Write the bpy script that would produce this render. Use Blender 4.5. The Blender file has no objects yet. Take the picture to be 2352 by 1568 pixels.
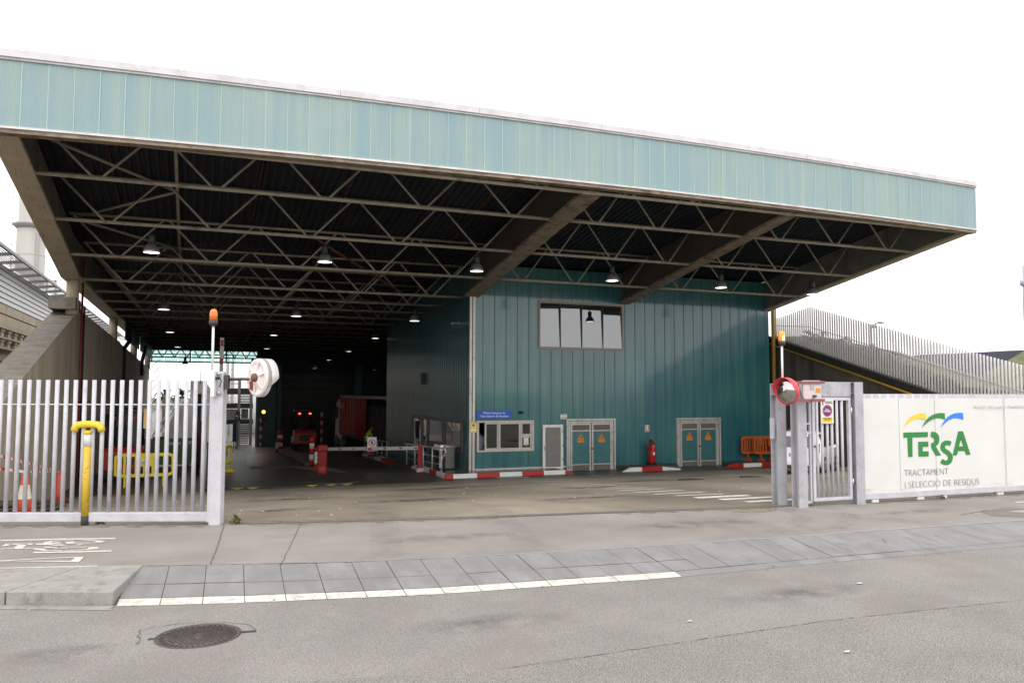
import bpy, bmesh, math, random
from mathutils import Vector, Matrix
random.seed(7)
PI = math.pi
scene = bpy.context.scene
COL = scene.collection

# ------------------------------------------------------------------ camera, sky, sun, exposure
FOC, YAW, PITCH, ROLL, EYE = 1824.85, 0.37837, 0.06281, -0.00269, 2.0      # focal length in pixels of a 2352 wide frame


def cam_dir(r3, d2, u3):
    cr, sr, cp, sp, cy, sy = (math.cos(ROLL), math.sin(ROLL), math.cos(PITCH), math.sin(PITCH), math.cos(YAW), math.sin(YAW))
    r = cr * r3 + sr * u3
    u2 = -sr * r3 + cr * u3
    d = cp * d2 - sp * u2
    uz = sp * d2 + cp * u2
    return Vector((cy * r + sy * d, -sy * r + cy * d, uz))


cam = bpy.data.cameras.new('camera')
cam_ob = bpy.data.objects.new('camera', cam)
COL.objects.link(cam_ob)
cam.sensor_width = 36.0
cam.lens = FOC / 2352 * 36.0
cam.clip_start, cam.clip_end = 0.1, 3000
mr, mu, mb = cam_dir(1, 0, 0), cam_dir(0, 0, 1), -cam_dir(0, 1, 0)
cam_ob.matrix_world = Matrix(((mr.x, mu.x, mb.x, 0), (mr.y, mu.y, mb.y, 0), (mr.z, mu.z, mb.z, EYE), (0, 0, 0, 1)))
scene.camera = cam_ob

SUN_EL, SUN_ROT = math.radians(52), math.radians(200)
world = bpy.data.worlds.new('World')
scene.world = world
world.use_nodes = True
wt = world.node_tree
for n in list(wt.nodes):
    wt.nodes.remove(n)
sky = wt.nodes.new('ShaderNodeTexSky')
sky.sky_type = 'NISHITA'
sky.sun_disc = False
sky.sun_elevation, sky.sun_rotation = SUN_EL, SUN_ROT
sky.air_density, sky.dust_density, sky.ozone_density = 1.0, 1.5, 1.0
hs = wt.nodes.new('ShaderNodeHueSaturation')
hs.inputs['Saturation'].default_value = 0.12          # overcast: grey-white cloud cover
bgn = wt.nodes.new('ShaderNodeBackground')
bgn.inputs['Strength'].default_value = 0.15
wo = wt.nodes.new('ShaderNodeOutputWorld')
wt.links.new(sky.outputs[0], hs.inputs['Color'])
cl = wt.nodes.new('ShaderNodeMix'); cl.data_type = 'RGBA'          # a closed layer of even white cloud over the clear sky
cl.inputs[0].default_value = 0.8
cl.inputs[7].default_value = (6.95, 6.8, 6.6, 1)
wt.links.new(hs.outputs[0], cl.inputs[6])
wt.links.new(cl.outputs[2], bgn.inputs['Color'])
wt.links.new(bgn.outputs[0], wo.inputs['Surface'])

sun = bpy.data.lights.new('sun', 'SUN')
sun.energy, sun.angle, sun.color = 0.5, math.radians(25), (1.0, 0.97, 0.93)
sun_ob = bpy.data.objects.new('sun', sun)
COL.objects.link(sun_ob)
sd = Vector((math.sin(SUN_ROT) * math.cos(SUN_EL), math.cos(SUN_ROT) * math.cos(SUN_EL), math.sin(SUN_EL)))
sun_ob.rotation_euler = sd.to_track_quat('Z', 'Y').to_euler()
sun_ob.location = (0, -20, 40)

scene.view_settings.view_transform = 'Standard'
scene.view_settings.look = 'None'
scene.view_settings.exposure = 1.0
scene.view_settings.gamma = 1
scene.cycles.max_bounces = 6
scene.cycles.diffuse_bounces = 3
scene.cycles.glossy_bounces = 3
scene.cycles.transparent_max_bounces = 12
scene.cycles.sample_clamp_indirect = 4.0

# ------------------------------------------------------------------ survey helpers: measured picture points -> points in the place
CR = {'A1': (0, 1100, 1.42578), 'A2': (700, 1200, 1.96), 'A3': (1500, 1050, 1.742), 'A4': (2300, 1050, 1.7422), 'A5': (3000, 1150, 1.6505),
      'A6': (0, 150, 1.36375), 'A7': (1500, 600, 1.30667), 'A8': (0, 1950, 1.176), 'B1': (0, 700, 1.96), 'B2': (2000, 1950, 1.12214),
      'B3': (3000, 1480, 2.704), 'B4': (550, 1300, 2.6133), 'B5': (3500, 1600, 3.4849), 'B6': (1300, 1550, 3.92), 'B7': (1850, 1620, 5.2267),
      'B8': (400, 1700, 3.824), 'C1': (0, 2130, 4.704), 'C2': (0, 1750, 4.238), 'C3': (880, 1400, 3.7333), 'C4': (1000, 1600, 3.9208),
      'C5': (2800, 1700, 6.2714), 'C6': (3050, 1180, 3.7333), 'C7': (3600, 1200, 3.9194), 'C8': (550, 2480, 4.523), 'E1': (2450, 1650, 5.2267),
      'E2': (2050, 1180, 4.704), 'E3': (1550, 1600, 5.2257), 'E4': (2000, 1880, 2.0452), 'E6': (0, 1280, 3.7333), 'D': (0, 0, 0.57422)}
EYEV = Vector((0, 0, EYE))


def ray(c, x, y):
    ox, oy, s = CR[c]
    k = 2352 / 4096
    return cam_dir(((ox + x / s) * k - 1176) / FOC, 1.0, -((oy + y / s) * k - 784) / FOC)


def AY(c, x, y, Y):
    v = ray(c, x, y); return EYEV + v * (Y / v.y)


def AX(c, x, y, X):
    v = ray(c, x, y); return EYEV + v * (X / v.x)


def AZ(c, x, y, z=0.0):
    v = ray(c, x, y); return EYEV + v * ((z - EYE) / v.z)


def AL(c, x, y, p, q, off=0.0):          # on the vertical plane through ground points p, q (off = metres towards the street)
    n = Vector((-(q[1] - p[1]), q[0] - p[0])).normalized()
    v = ray(c, x, y)
    t = (n.x * p[0] + n.y * p[1] - off) / (n.x * v.x + n.y * v.y)
    return EYEV + v * t


def G(y):                                 # ground profile: level street, yard falling towards the hall
    if y < 13: return 0.0
    if y < 28: return -1.27 * (y - 13) / 15
    if y < 31: return -1.27
    return -1.27 - 0.0335 * (min(y, 75) - 31)


def AG(c, x, y):
    v = ray(c, x, y)
    lo, hi = 0.5, 400.0
    for _ in range(60):
        m = (lo + hi) / 2
        p = EYEV + v * m
        if p.z > G(p.y): lo = m
        else: hi = m
    return EYEV + v * hi


def lerp_pts(pts, x):
    if x <= pts[0][0]: return pts[0][1]
    for (a, b), (c, d) in zip(pts, pts[1:]):
        if x <= c: return b + (d - b) * (x - a) / (c - a)
    return pts[-1][1]


# ------------------------------------------------------------------ materials
MATS = {}


def mat(name, col, rough=0.6, metal=0.0, var=0.12, scale=4.0, stretch=(1, 1, 1), col2=None, amt2=0.45, scale2=1.5, soft2=0.12, stretch2=(1, 1, 1),
        bump=0.0, bscale=60.0, spec=0.5, coat=0.0, fine=0.0, fscale=200.0, emit=None, estr=0.0):
    if name in MATS: return MATS[name]
    m = bpy.data.materials.new(name)
    m.use_nodes = True
    nt = m.node_tree
    b = nt.nodes['Principled BSDF']
    b.inputs['Roughness'].default_value = rough
    b.inputs['Metallic'].default_value = metal
    b.inputs['Specular IOR Level'].default_value = spec
    b.inputs['Coat Weight'].default_value = coat
    if emit:
        b.inputs['Emission Color'].default_value = (*emit, 1)
        b.inputs['Emission Strength'].default_value = estr
    geo = nt.nodes.new('ShaderNodeNewGeometry')

    def noise(sc, st, det=4.0, rgh=0.6):
        mp = nt.nodes.new('ShaderNodeMapping')
        mp.inputs['Scale'].default_value = st
        nt.links.new(geo.outputs['Position'], mp.inputs['Vector'])
        n = nt.nodes.new('ShaderNodeTexNoise')
        n.inputs['Scale'].default_value = sc
        n.inputs['Detail'].default_value = det
        n.inputs['Roughness'].default_value = rgh
        nt.links.new(mp.outputs[0], n.inputs['Vector'])
        return n.outputs['Fac']

    def rng(sock, a, b_, c, d):
        r = nt.nodes.new('ShaderNodeMapRange')
        for i, vv in zip((1, 2, 3, 4), (a, b_, c, d)): r.inputs[i].default_value = vv
        nt.links.new(sock, r.inputs[0])
        return r.outputs[0]

    def mult(csock, fsock):
        mx = nt.nodes.new('ShaderNodeMix'); mx.data_type = 'RGBA'; mx.blend_type = 'MULTIPLY'
        mx.inputs[0].default_value = 1.0
        if isinstance(csock, tuple): mx.inputs[6].default_value = (*csock, 1)
        else: nt.links.new(csock, mx.inputs[6])
        nt.links.new(fsock, mx.inputs[7])
        return mx.outputs[2]
    c = col
    if var > 0: c = mult(c, rng(noise(scale, stretch), 0.3, 0.7, 1 - var, 1 + var))
    if fine > 0: c = mult(c, rng(noise(fscale, (1, 1, 1), 2.0, 0.5), 0.3, 0.7, 1 - fine, 1 + fine))
    if col2:
        f = rng(noise(scale2, stretch2, 6.0, 0.65), 1 - amt2 - soft2, 1 - amt2 + soft2, 0, 1)
        mx = nt.nodes.new('ShaderNodeMix'); mx.data_type = 'RGBA'
        nt.links.new(f, mx.inputs[0])
        if isinstance(c, tuple): mx.inputs[6].default_value = (*c, 1)
        else: nt.links.new(c, mx.inputs[6])
        mx.inputs[7].default_value = (*col2, 1)
        c = mx.outputs[2]
    if isinstance(c, tuple): b.inputs['Base Color'].default_value = (*c, 1)
    else: nt.links.new(c, b.inputs['Base Color'])
    if bump > 0:
        bp = nt.nodes.new('ShaderNodeBump')
        bp.inputs['Strength'].default_value = bump
        bp.inputs['Distance'].default_value = 0.02
        nt.links.new(noise(bscale, (1, 1, 1), 5.0), bp.inputs['Height'])
        nt.links.new(bp.outputs[0], b.inputs['Normal'])
    MATS[name] = m
    return m


def poly_mat(name, col, col2, rough, axis, period, rib, trans=0.0, transl=0.0, spec=0.5, ribstr=0.35, coat=0.0, streak=0.5):
    """ribbed cellular sheet: fine vertical ribs as bump, faint colour streaks, optional see-through share"""
    m = bpy.data.materials.new(name); m.use_nodes = True
    nt = m.node_tree; b = nt.nodes['Principled BSDF']
    b.inputs['Roughness'].default_value = rough
    b.inputs['Specular IOR Level'].default_value = spec
    b.inputs['Coat Weight'].default_value = coat; b.inputs['Coat Roughness'].default_value = 0.1; b.inputs['Coat IOR'].default_value = 1.7
    geo = nt.nodes.new('ShaderNodeNewGeometry')
    mp = nt.nodes.new('ShaderNodeMapping')
    mp.inputs['Scale'].default_value = (1, 1, 0.04)
    nt.links.new(geo.outputs['Position'], mp.inputs['Vector'])
    n = nt.nodes.new('ShaderNodeTexNoise'); n.inputs['Scale'].default_value = 5.0; n.inputs['Detail'].default_value = 5
    nt.links.new(mp.outputs[0], n.inputs['Vector'])
    n2 = nt.nodes.new('ShaderNodeTexNoise'); n2.inputs['Scale'].default_value = 0.45; n2.inputs['Detail'].default_value = 3
    nt.links.new(geo.outputs['Position'], n2.inputs['Vector'])
    ad = nt.nodes.new('ShaderNodeMath'); ad.operation = 'MULTIPLY_ADD'; ad.inputs[1].default_value = 0.6
    nt.links.new(n2.outputs['Fac'], ad.inputs[0]); 
    ml = nt.nodes.new('ShaderNodeMath'); ml.operation = 'MULTIPLY'; ml.inputs[1].default_value = streak
    nt.links.new(n.outputs['Fac'], ml.inputs[0]); nt.links.new(ml.outputs[0], ad.inputs[2])
    r = nt.nodes.new('ShaderNodeMapRange')
    for i, vv in zip((1, 2, 3, 4), (0.24 + 0.36 * streak, 0.42 + 0.6 * streak, 0, 1)): r.inputs[i].default_value = vv
    nt.links.new(ad.outputs[0], r.inputs[0])
    mx = nt.nodes.new('ShaderNodeMix'); mx.data_type = 'RGBA'
    mx.inputs[6].default_value = (*col, 1); mx.inputs[7].default_value = (*col2, 1)
    nt.links.new(r.outputs[0], mx.inputs[0])
    # ribs
    sp = nt.nodes.new('ShaderNodeSeparateXYZ'); nt.links.new(geo.outputs['Position'], sp.inputs[0])
    sc = nt.nodes.new('ShaderNodeMath'); sc.operation = 'MULTIPLY'; sc.inputs[1].default_value = 2 * PI / rib
    nt.links.new(sp.outputs[axis], sc.inputs[0])
    sn = nt.nodes.new('ShaderNodeMath'); sn.operation = 'SINE'; nt.links.new(sc.outputs[0], sn.inputs[0])
    bp = nt.nodes.new('ShaderNodeBump'); bp.inputs['Strength'].default_value = ribstr; bp.inputs['Distance'].default_value = 0.01
    nt.links.new(sn.outputs[0], bp.inputs['Height'])
    nt.links.new(bp.outputs[0], b.inputs['Normal'])
    rr = nt.nodes.new('ShaderNodeMapRange')
    for i, vv in zip((1, 2, 3, 4), (-1, 1, 0.9, 1.08)): rr.inputs[i].default_value = vv
    nt.links.new(sn.outputs[0], rr.inputs[0])
    mm = nt.nodes.new('ShaderNodeMix'); mm.data_type = 'RGBA'; mm.blend_type = 'MULTIPLY'; mm.inputs[0].default_value = 1
    nt.links.new(mx.outputs[2], mm.inputs[6]); nt.links.new(rr.outputs[0], mm.inputs[7])
    nt.links.new(mm.outputs[2], b.inputs['Base Color'])
    out = nt.nodes['Material Output']; last = b.outputs[0]
    if transl > 0:
        tl = nt.nodes.new('ShaderNodeBsdfTranslucent'); nt.links.new(mm.outputs[2], tl.inputs['Color'])
        ms = nt.nodes.new('ShaderNodeMixShader'); ms.inputs[0].default_value = transl
        nt.links.new(last, ms.inputs[1]); nt.links.new(tl.outputs[0], ms.inputs[2]); last = ms.outputs[0]
    if trans > 0:
        tp = nt.nodes.new('ShaderNodeBsdfTransparent'); tp.inputs[0].default_value = (0.75, 0.95, 0.95, 1)
        ms = nt.nodes.new('ShaderNodeMixShader'); ms.inputs[0].default_value = trans
        nt.links.new(last, ms.inputs[1]); nt.links.new(tp.outputs[0], ms.inputs[2]); last = ms.outputs[0]
    nt.links.new(last, out.inputs['Surface'])
    MATS[name] = m
    return m


def glass_mat(name, tint, refl=0.1, clear=0.0, rough=0.02):
    m = bpy.data.materials.new(name); m.use_nodes = True
    nt = m.node_tree; nt.nodes.remove(nt.nodes['Principled BSDF']); out = nt.nodes['Material Output']
    base = nt.nodes.new('ShaderNodeBsdfTransparent' if clear > 0 else 'ShaderNodeBsdfDiffuse')
    base.inputs[0].default_value = (*tint, 1)
    g = nt.nodes.new('ShaderNodeBsdfGlossy'); g.inputs['Roughness'].default_value = rough; g.inputs['Color'].default_value = (0.95, 0.97, 1, 1)
    geo = nt.nodes.new('ShaderNodeNewGeometry')
    nz = nt.nodes.new('ShaderNodeTexNoise'); nz.inputs['Scale'].default_value = 0.9; nz.inputs['Detail'].default_value = 1
    nt.links.new(geo.outputs['Position'], nz.inputs['Vector'])
    bp = nt.nodes.new('ShaderNodeBump'); bp.inputs['Strength'].default_value = 0.04; bp.inputs['Distance'].default_value = 0.05
    nt.links.new(nz.outputs['Fac'], bp.inputs['Height']); nt.links.new(bp.outputs[0], g.inputs['Normal'])
    lw = nt.nodes.new('ShaderNodeFresnel'); lw.inputs['IOR'].default_value = 1.5
    ad = nt.nodes.new('ShaderNodeMath'); ad.operation = 'ADD'; ad.inputs[1].default_value = refl; ad.use_clamp = True
    nt.links.new(lw.outputs[0], ad.inputs[0])
    ms = nt.nodes.new('ShaderNodeMixShader')
    nt.links.new(ad.outputs[0], ms.inputs[0]); nt.links.new(base.outputs[0], ms.inputs[1]); nt.links.new(g.outputs[0], ms.inputs[2])
    nt.links.new(ms.outputs[0], out.inputs['Surface'])
    MATS[name] = m
    return m


# ------------------------------------------------------------------ mesh helpers
def wloc(o):
    v = Vector((0, 0, 0))
    while o is not None:
        v += o.location; o = o.parent
    return v


class MB:
    def __init__(self):
        self.v, self.f, self.m, self.s = [], [], [], []

    def poly(self, pts, m=0, s=False):
        i = len(self.v); self.v += [tuple(p) for p in pts]
        self.f.append(list(range(i, i + len(pts)))); self.m.append(m); self.s.append(s)

    def hexa(self, p, m=0):               # p: 8 corners, bottom ring then top ring
        i = len(self.v); self.v += [tuple(q) for q in p]
        for f in ((3, 2, 1, 0), (4, 5, 6, 7), (0, 1, 5, 4), (1, 2, 6, 5), (2, 3, 7, 6), (3, 0, 4, 7)):
            self.f.append([i + k for k in f]); self.m.append(m); self.s.append(False)
        return self

    def box(self, x0, y0, z0, x1, y1, z1, m=0):
        x0, x1 = min(x0, x1), max(x0, x1); y0, y1 = min(y0, y1), max(y0, y1); z0, z1 = min(z0, z1), max(z0, z1)
        return self.hexa([(x0, y0, z0), (x1, y0, z0), (x1, y1, z0), (x0, y1, z0), (x0, y0, z1), (x1, y0, z1), (x1, y1, z1), (x0, y1, z1)], m)

    def obox(self, c, size, rz=0.0, m=0, mx=None):
        M = mx if mx is not None else Matrix.Rotation(rz, 3, 'Z')
        c = Vector(c); h = [s / 2 for s in size]
        pts = [c + M @ Vector((sx * h[0], sy * h[1], sz * h[2])) for sz in (-1, 1) for sx, sy in ((-1, -1), (1, -1), (1, 1), (-1, 1))]
        return self.hexa(pts, m)

    def bar(self, p0, p1, w, h, m=0, up=(0, 0, 1)):   # rectangular bar from p0 to p1 (w across, h along up)
        p0, p1 = Vector(p0), Vector(p1); d = (p1 - p0).normalized(); u = Vector(up)
        if abs(d.dot(u)) > 0.98: u = Vector((0, 1, 0))
        a = d.cross(u).normalized(); b = a.cross(d).normalized()
        r = lambda p: [p - a * w / 2 - b * h / 2, p + a * w / 2 - b * h / 2, p + a * w / 2 + b * h / 2, p - a * w / 2 + b * h / 2]
        return self.hexa(r(p0) + r(p1), m)

    def tube(self, p0, p1, r, n=10, m=0, r2=None, cap=True):
        return self.path([p0, p1], [r, r if r2 is None else r2], n, m, cap)

    def path(self, pts, r, n=8, m=0, cap=True):
        pts = [Vector(p) for p in pts]
        rs = r if isinstance(r, (list, tuple)) else [r] * len(pts)
        base = len(self.v); prev = None
        for i, p in enumerate(pts):
            a = pts[max(i - 1, 0)]; b = pts[min(i + 1, len(pts) - 1)]
            d = (b - a).normalized()
            if prev is None:
                u = Vector((0, 0, 1)) if abs(d.z) < 0.9 else Vector((1, 0, 0))
                u = (u - d * u.dot(d)).normalized()
            else:
                u = (prev - d * prev.dot(d)).normalized()
            prev = u; w = d.cross(u)
            for k in range(n):
                t = 2 * PI * k / n
                self.v.append(tuple(p + (u * math.cos(t) + w * math.sin(t)) * rs[i]))
        for i in range(len(pts) - 1):
            for k in range(n):
                k2 = (k + 1) % n
                self.f.append([base + i * n + k, base + i * n + k2, base + (i + 1) * n + k2, base + (i + 1) * n + k]); self.m.append(m); self.s.append(True)
        if cap:
            self.f.append([base + k for k in range(n)][::-1]); self.m.append(m); self.s.append(False)
            e = base + (len(pts) - 1) * n
            self.f.append([e + k for k in range(n)]); self.m.append(m); self.s.append(False)
        return self

    def lathe(self, prof, c=(0, 0, 0), n=20, m=0, axis='Z', M=None, ms=None):
        c = Vector(c); base = len(self.v)
        R = M if M is not None else {'Z': Matrix.Identity(3), 'Y': Matrix.Rotation(PI / 2, 3, 'X'), 'X': Matrix.Rotation(PI / 2, 3, 'Y')}[axis]
        for (r, z) in prof:
            for k in range(n):
                t = 2 * PI * k / n
                self.v.append(tuple(c + R @ Vector((r * math.cos(t), r * math.sin(t), z))))
        for i in range(len(prof) - 1):
            for k in range(n):
                k2 = (k + 1) % n
                self.f.append([base + i * n + k, base + i * n + k2, base + (i + 1) * n + k2, base + (i + 1) * n + k])
                self.m.append(ms[i] if ms else m); self.s.append(True)
        for ring, flip in ((0, True), (len(prof) - 1, False)):
            if prof[ring][0] > 1e-4:
                f = [base + ring * n + k for k in range(n)]
                self.f.append(f[::-1] if flip else f); self.m.append(ms[min(ring, len(prof) - 2)] if ms else m); self.s.append(False)
        return self

    def prism(self, pts, vec, m=0, mside=None):        # planar outline pts swept along vec
        pts = [Vector(p) for p in pts]; vec = Vector(vec); n = len(pts); i = len(self.v)
        self.v += [tuple(p) for p in pts] + [tuple(p + vec) for p in pts]
        self.f.append([i + k for k in range(n)]); self.m.append(m); self.s.append(False)
        self.f.append([i + n + k for k in range(n)][::-1]); self.m.append(m if mside is None else mside); self.s.append(False)
        for k in range(n):
            k2 = (k + 1) % n
            self.f.append([i + k2, i + k, i + n + k, i + n + k2]); self.m.append(m if mside is None else mside); self.s.append(False)
        return self

    def ell(self, c, r, nu=14, nv=8, m=0, M=None):
        prof = [(math.sin(PI * i / nv), -math.cos(PI * i / nv)) for i in range(nv + 1)]
        c = Vector(c); base = len(self.v); M = M if M is not None else Matrix.Identity(3)
        for (a, z) in prof:
            for k in range(nu):
                t = 2 * PI * k / nu
                self.v.append(tuple(c + M @ Vector((a * math.cos(t) * r[0], a * math.sin(t) * r[1], z * r[2]))))
        for i in range(nv):
            for k in range(nu):
                k2 = (k + 1) % nu
                self.f.append([base + i * nu + k, base + i * nu + k2, base + (i + 1) * nu + k2, base + (i + 1) * nu + k]); self.m.append(m); self.s.append(True)
        return self

    def build(self, name, mats, parent=None, bevel=0.0, fix=True):
        if not isinstance(mats, (list, tuple)): mats = [mats]
        off = wloc(parent) if parent else Vector((0, 0, 0))
        me = bpy.data.meshes.new(name)
        me.from_pydata([(x - off.x, y - off.y, z - off.z) for x, y, z in self.v], [], self.f)
        for mm in mats: me.materials.append(mm)
        for p, mi, sm in zip(me.polygons, self.m, self.s):
            p.material_index = mi; p.use_smooth = sm
        if fix:
            bm = bmesh.new(); bm.from_mesh(me)
            bmesh.ops.remove_doubles(bm, verts=bm.verts, dist=1e-5)
            bmesh.ops.recalc_face_normals(bm, faces=bm.faces)
            bm.to_mesh(me); bm.free()
        o = bpy.data.objects.new(name, me); COL.objects.link(o)
        if parent: o.parent = parent
        if bevel > 0:
            md = o.modifiers.new('bevel', 'BEVEL'); md.width = bevel; md.segments = 2; md.limit_method = 'ANGLE'; md.angle_limit = 0.7
        return o


def thing(name, label, cat, loc=(0, 0, 0), group=None):
    o = bpy.data.objects.new(name, None); COL.objects.link(o)
    o.location = loc; o.empty_display_size = 0.2
    o['label'] = label; o['category'] = cat
    if group: o['group'] = group
    return o


def tag(o, label=None, cat=None, group=None, kind=None):
    for k, v in (('label', label), ('category', cat), ('group', group), ('kind', kind)):
        if v: o[k] = v
    return o


def struct(o): o['kind'] = 'structure'; return o


def dup(root, loc, rz=None, label=None, group=None):
    def cp(o, par):
        c = o.copy(); COL.objects.link(c)
        if par is not None: c.parent = par
        for ch in list(o.children): cp(ch, c)
        return c
    r = cp(root, None); r.location = loc
    if rz is not None: r.rotation_euler = (0, 0, rz)
    if label: r['label'] = label
    if group: r['group'] = group
    return r


def text(name, s, p0, p1, h, m, parent, nrm=(0, -1, 0), depth=0.004, thin=0.0, up=None, align_h=True):
    """lettering as mesh: baseline from p0 to p1, capital height h, facing nrm"""
    cu = bpy.data.curves.new(name, 'FONT'); cu.body = s; cu.size = 1.0; cu.offset = thin; cu.extrude = 0.0; cu.resolution_u = 3
    t = bpy.data.objects.new(name, cu); COL.objects.link(t)
    dg = bpy.context.evaluated_depsgraph_get()
    me = bpy.data.meshes.new_from_object(t.evaluated_get(dg))
    bpy.data.objects.remove(t)
    xs = [v.co.x for v in me.vertices]; x0, x1 = min(xs), max(xs)
    p0, p1, nrm = Vector(p0), Vector(p1), Vector(nrm).normalized()
    ux = (p1 - p0); L = ux.length; ux.normalize()
    uz = Vector(up) if up is not None else Vector((0, 0, 1))
    off = wloc(parent) if parent else Vector((0, 0, 0))
    for v in me.vertices:
        a = (v.co.x - x0) / max(x1 - x0, 1e-6) * L; b = v.co.y / 0.72 * h
        v.co = p0 + ux * a + uz * b + nrm * depth - off
    me.materials.append(m)
    o = bpy.data.objects.new(name, me); COL.objects.link(o)
    md = o.modifiers.new('thickness', 'SOLIDIFY'); md.thickness = 0.003; md.offset = 0
    if parent: o.parent = parent
    return o


def wall_grid(mb, x0, x1, z0, z1, y0, y1, holes, m=0):      # wall slab in x,z with rectangular holes, thickness y0..y1
    xs = sorted({x0, x1, *[h[0] for h in holes], *[h[1] for h in holes]}); zs = sorted({z0, z1, *[h[2] for h in holes], *[h[3] for h in holes]})
    solid = lambda i, j: 0 <= i < len(xs) - 1 and 0 <= j < len(zs) - 1 and not any(
        h[0] <= (xs[i] + xs[i + 1]) / 2 <= h[1] and h[2] <= (zs[j] + zs[j + 1]) / 2 <= h[3] for h in holes)
    for i in range(len(xs) - 1):
        for j in range(len(zs) - 1):
            if not solid(i, j): continue
            a, b, c, d = xs[i], xs[i + 1], zs[j], zs[j + 1]
            mb.poly([(a, y0, c), (b, y0, c), (b, y0, d), (a, y0, d)], m); mb.poly([(a, y1, c), (a, y1, d), (b, y1, d), (b, y1, c)], m)
            if not solid(i - 1, j): mb.poly([(a, y0, c), (a, y0, d), (a, y1, d), (a, y1, c)], m)
            if not solid(i + 1, j): mb.poly([(b, y0, c), (b, y1, c), (b, y1, d), (b, y0, d)], m)
            if not solid(i, j - 1): mb.poly([(a, y0, c), (a, y1, c), (b, y1, c), (b, y0, c)], m)
            if not solid(i, j + 1): mb.poly([(a, y0, d), (b, y0, d), (b, y1, d), (a, y1, d)], m)


# shared materials
WHITE = mat('white_paint', (0.72, 0.72, 0.7), 0.5, var=0.06, fine=0.04)
GALV = mat('grey_gate_paint', (0.49, 0.49, 0.53), 0.42, metal=0.0, var=0.1, scale=5, col2=(0.3, 0.27, 0.25), amt2=0.29, scale2=7, fine=0.03)
ALU = mat('aluminium', (0.55, 0.53, 0.5), 0.38, metal=0.35, var=0.15, scale=5, stretch=(1, 1, 0.2), col2=(0.2, 0.17, 0.14), amt2=0.33, scale2=4)
STEEL = mat('stainless_steel', (0.55, 0.55, 0.55), 0.25, metal=0.9, var=0.05)
BLACK = mat('black_plastic', (0.015, 0.015, 0.017), 0.5)
DARK = mat('dark_interior', (0.012, 0.013, 0.014), 0.7)
RED = mat('red_paint', (0.42, 0.012, 0.012), 0.45, var=0.12, scale=5)
REDW = mat('worn_red_paint', (0.36, 0.03, 0.03), 0.6, var=0.2, scale=6, col2=(0.2, 0.08, 0.07), amt2=0.35, scale2=8)
WHITEW = mat('worn_white_paint', (0.62, 0.61, 0.6), 0.6, var=0.1, scale=6, col2=(0.36, 0.35, 0.33), amt2=0.33, scale2=9)
YEL = mat('yellow_plastic', (0.85, 0.66, 0.03), 0.45, var=0.08)
CREAM = mat('cream_steel', (0.31, 0.28, 0.215), 0.55, var=0.15, scale=3, col2=(0.1, 0.05, 0.025), amt2=0.34, scale2=3.5)
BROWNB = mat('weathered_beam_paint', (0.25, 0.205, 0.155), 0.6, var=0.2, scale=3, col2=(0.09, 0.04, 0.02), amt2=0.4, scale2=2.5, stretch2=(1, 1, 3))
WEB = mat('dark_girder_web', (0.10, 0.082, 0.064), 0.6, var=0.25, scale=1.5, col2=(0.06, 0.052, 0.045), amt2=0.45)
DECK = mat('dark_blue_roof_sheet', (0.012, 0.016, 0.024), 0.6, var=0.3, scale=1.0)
RUST = mat('red_oxide_rod', (0.1, 0.022, 0.012), 0.6, var=0.2)
CONC = mat('stained_concrete', (0.5, 0.43, 0.33), 0.85, var=0.22, scale=1.6, stretch=(1.3, 1.3, 0.18), col2=(0.31, 0.26, 0.195), amt2=0.42, scale2=1.1, stretch2=(1.5, 1.5, 0.25), bump=0.25, bscale=25, fine=0.08, fscale=90)
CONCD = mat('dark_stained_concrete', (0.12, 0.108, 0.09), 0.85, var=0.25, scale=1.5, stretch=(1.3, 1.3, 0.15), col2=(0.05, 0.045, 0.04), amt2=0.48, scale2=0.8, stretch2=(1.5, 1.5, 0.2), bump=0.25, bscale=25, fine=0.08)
FASCIA = poly_mat('pale_teal_cellular_sheet', (0.30, 0.435, 0.48), (0.38, 0.49, 0.46), 0.32, 0, 0.5, 0.035, streak=1.0, trans=0.10, transl=0.12, spec=0.4)
WALLP = poly_mat('teal_wall_sheet', (0.008, 0.098, 0.14), (0.045, 0.185, 0.168), 0.35, 0, 0.5, 0.03, spec=0.5, ribstr=0.1, coat=0.5, streak=0.8)
SIDEP = poly_mat('teal_side_sheet', (0.03, 0.10, 0.12), (0.05, 0.13, 0.14), 0.35, 1, 0.5, 0.54, spec=0.5, ribstr=0.0, coat=1.0)
JOINT = mat('dark_joint', (0.045, 0.12, 0.115), 0.5)
JOINTL = mat('pale_joint', (0.40, 0.55, 0.52), 0.5, var=0.05)
WINDOW = glass_mat('window_glass', (0.012, 0.014, 0.015), 0.13)
CLEARG = glass_mat('clear_glass', (0.55, 0.62, 0.6), 0.03, clear=1)

# ------------------------------------------------------------------ ground, road, pavement
ASPH = mat('worn_asphalt', (0.206, 0.191, 0.182), 0.85, var=0.10, scale=0.9, col2=(0.165, 0.148, 0.139), amt2=0.38, scale2=0.55, fine=0.6, fscale=110, bump=0.1, bscale=140)
CHIP = mat('coarse_chip_asphalt', (0.195, 0.183, 0.168), 0.9, var=0.08, scale=1.2, fine=0.8, fscale=110, bump=0.12, bscale=90)
PAVE = mat('pavement_asphalt', (0.245, 0.223, 0.208), 0.85, var=0.12, scale=0.7, stretch=(0.5, 1, 1), col2=(0.185, 0.163, 0.15), amt2=0.43, scale2=0.45, fine=0.35, fscale=90, bump=0.2, bscale=150)
YARD = mat('oil_stained_concrete_yard', (0.245, 0.208, 0.165), 0.6, var=0.18, scale=0.5, col2=(0.10, 0.08, 0.062), amt2=0.44, scale2=0.22, soft2=0.16, stretch2=(1, 0.55, 1), fine=0.13, fscale=60, bump=0.1, bscale=30, spec=0.45)
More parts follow.
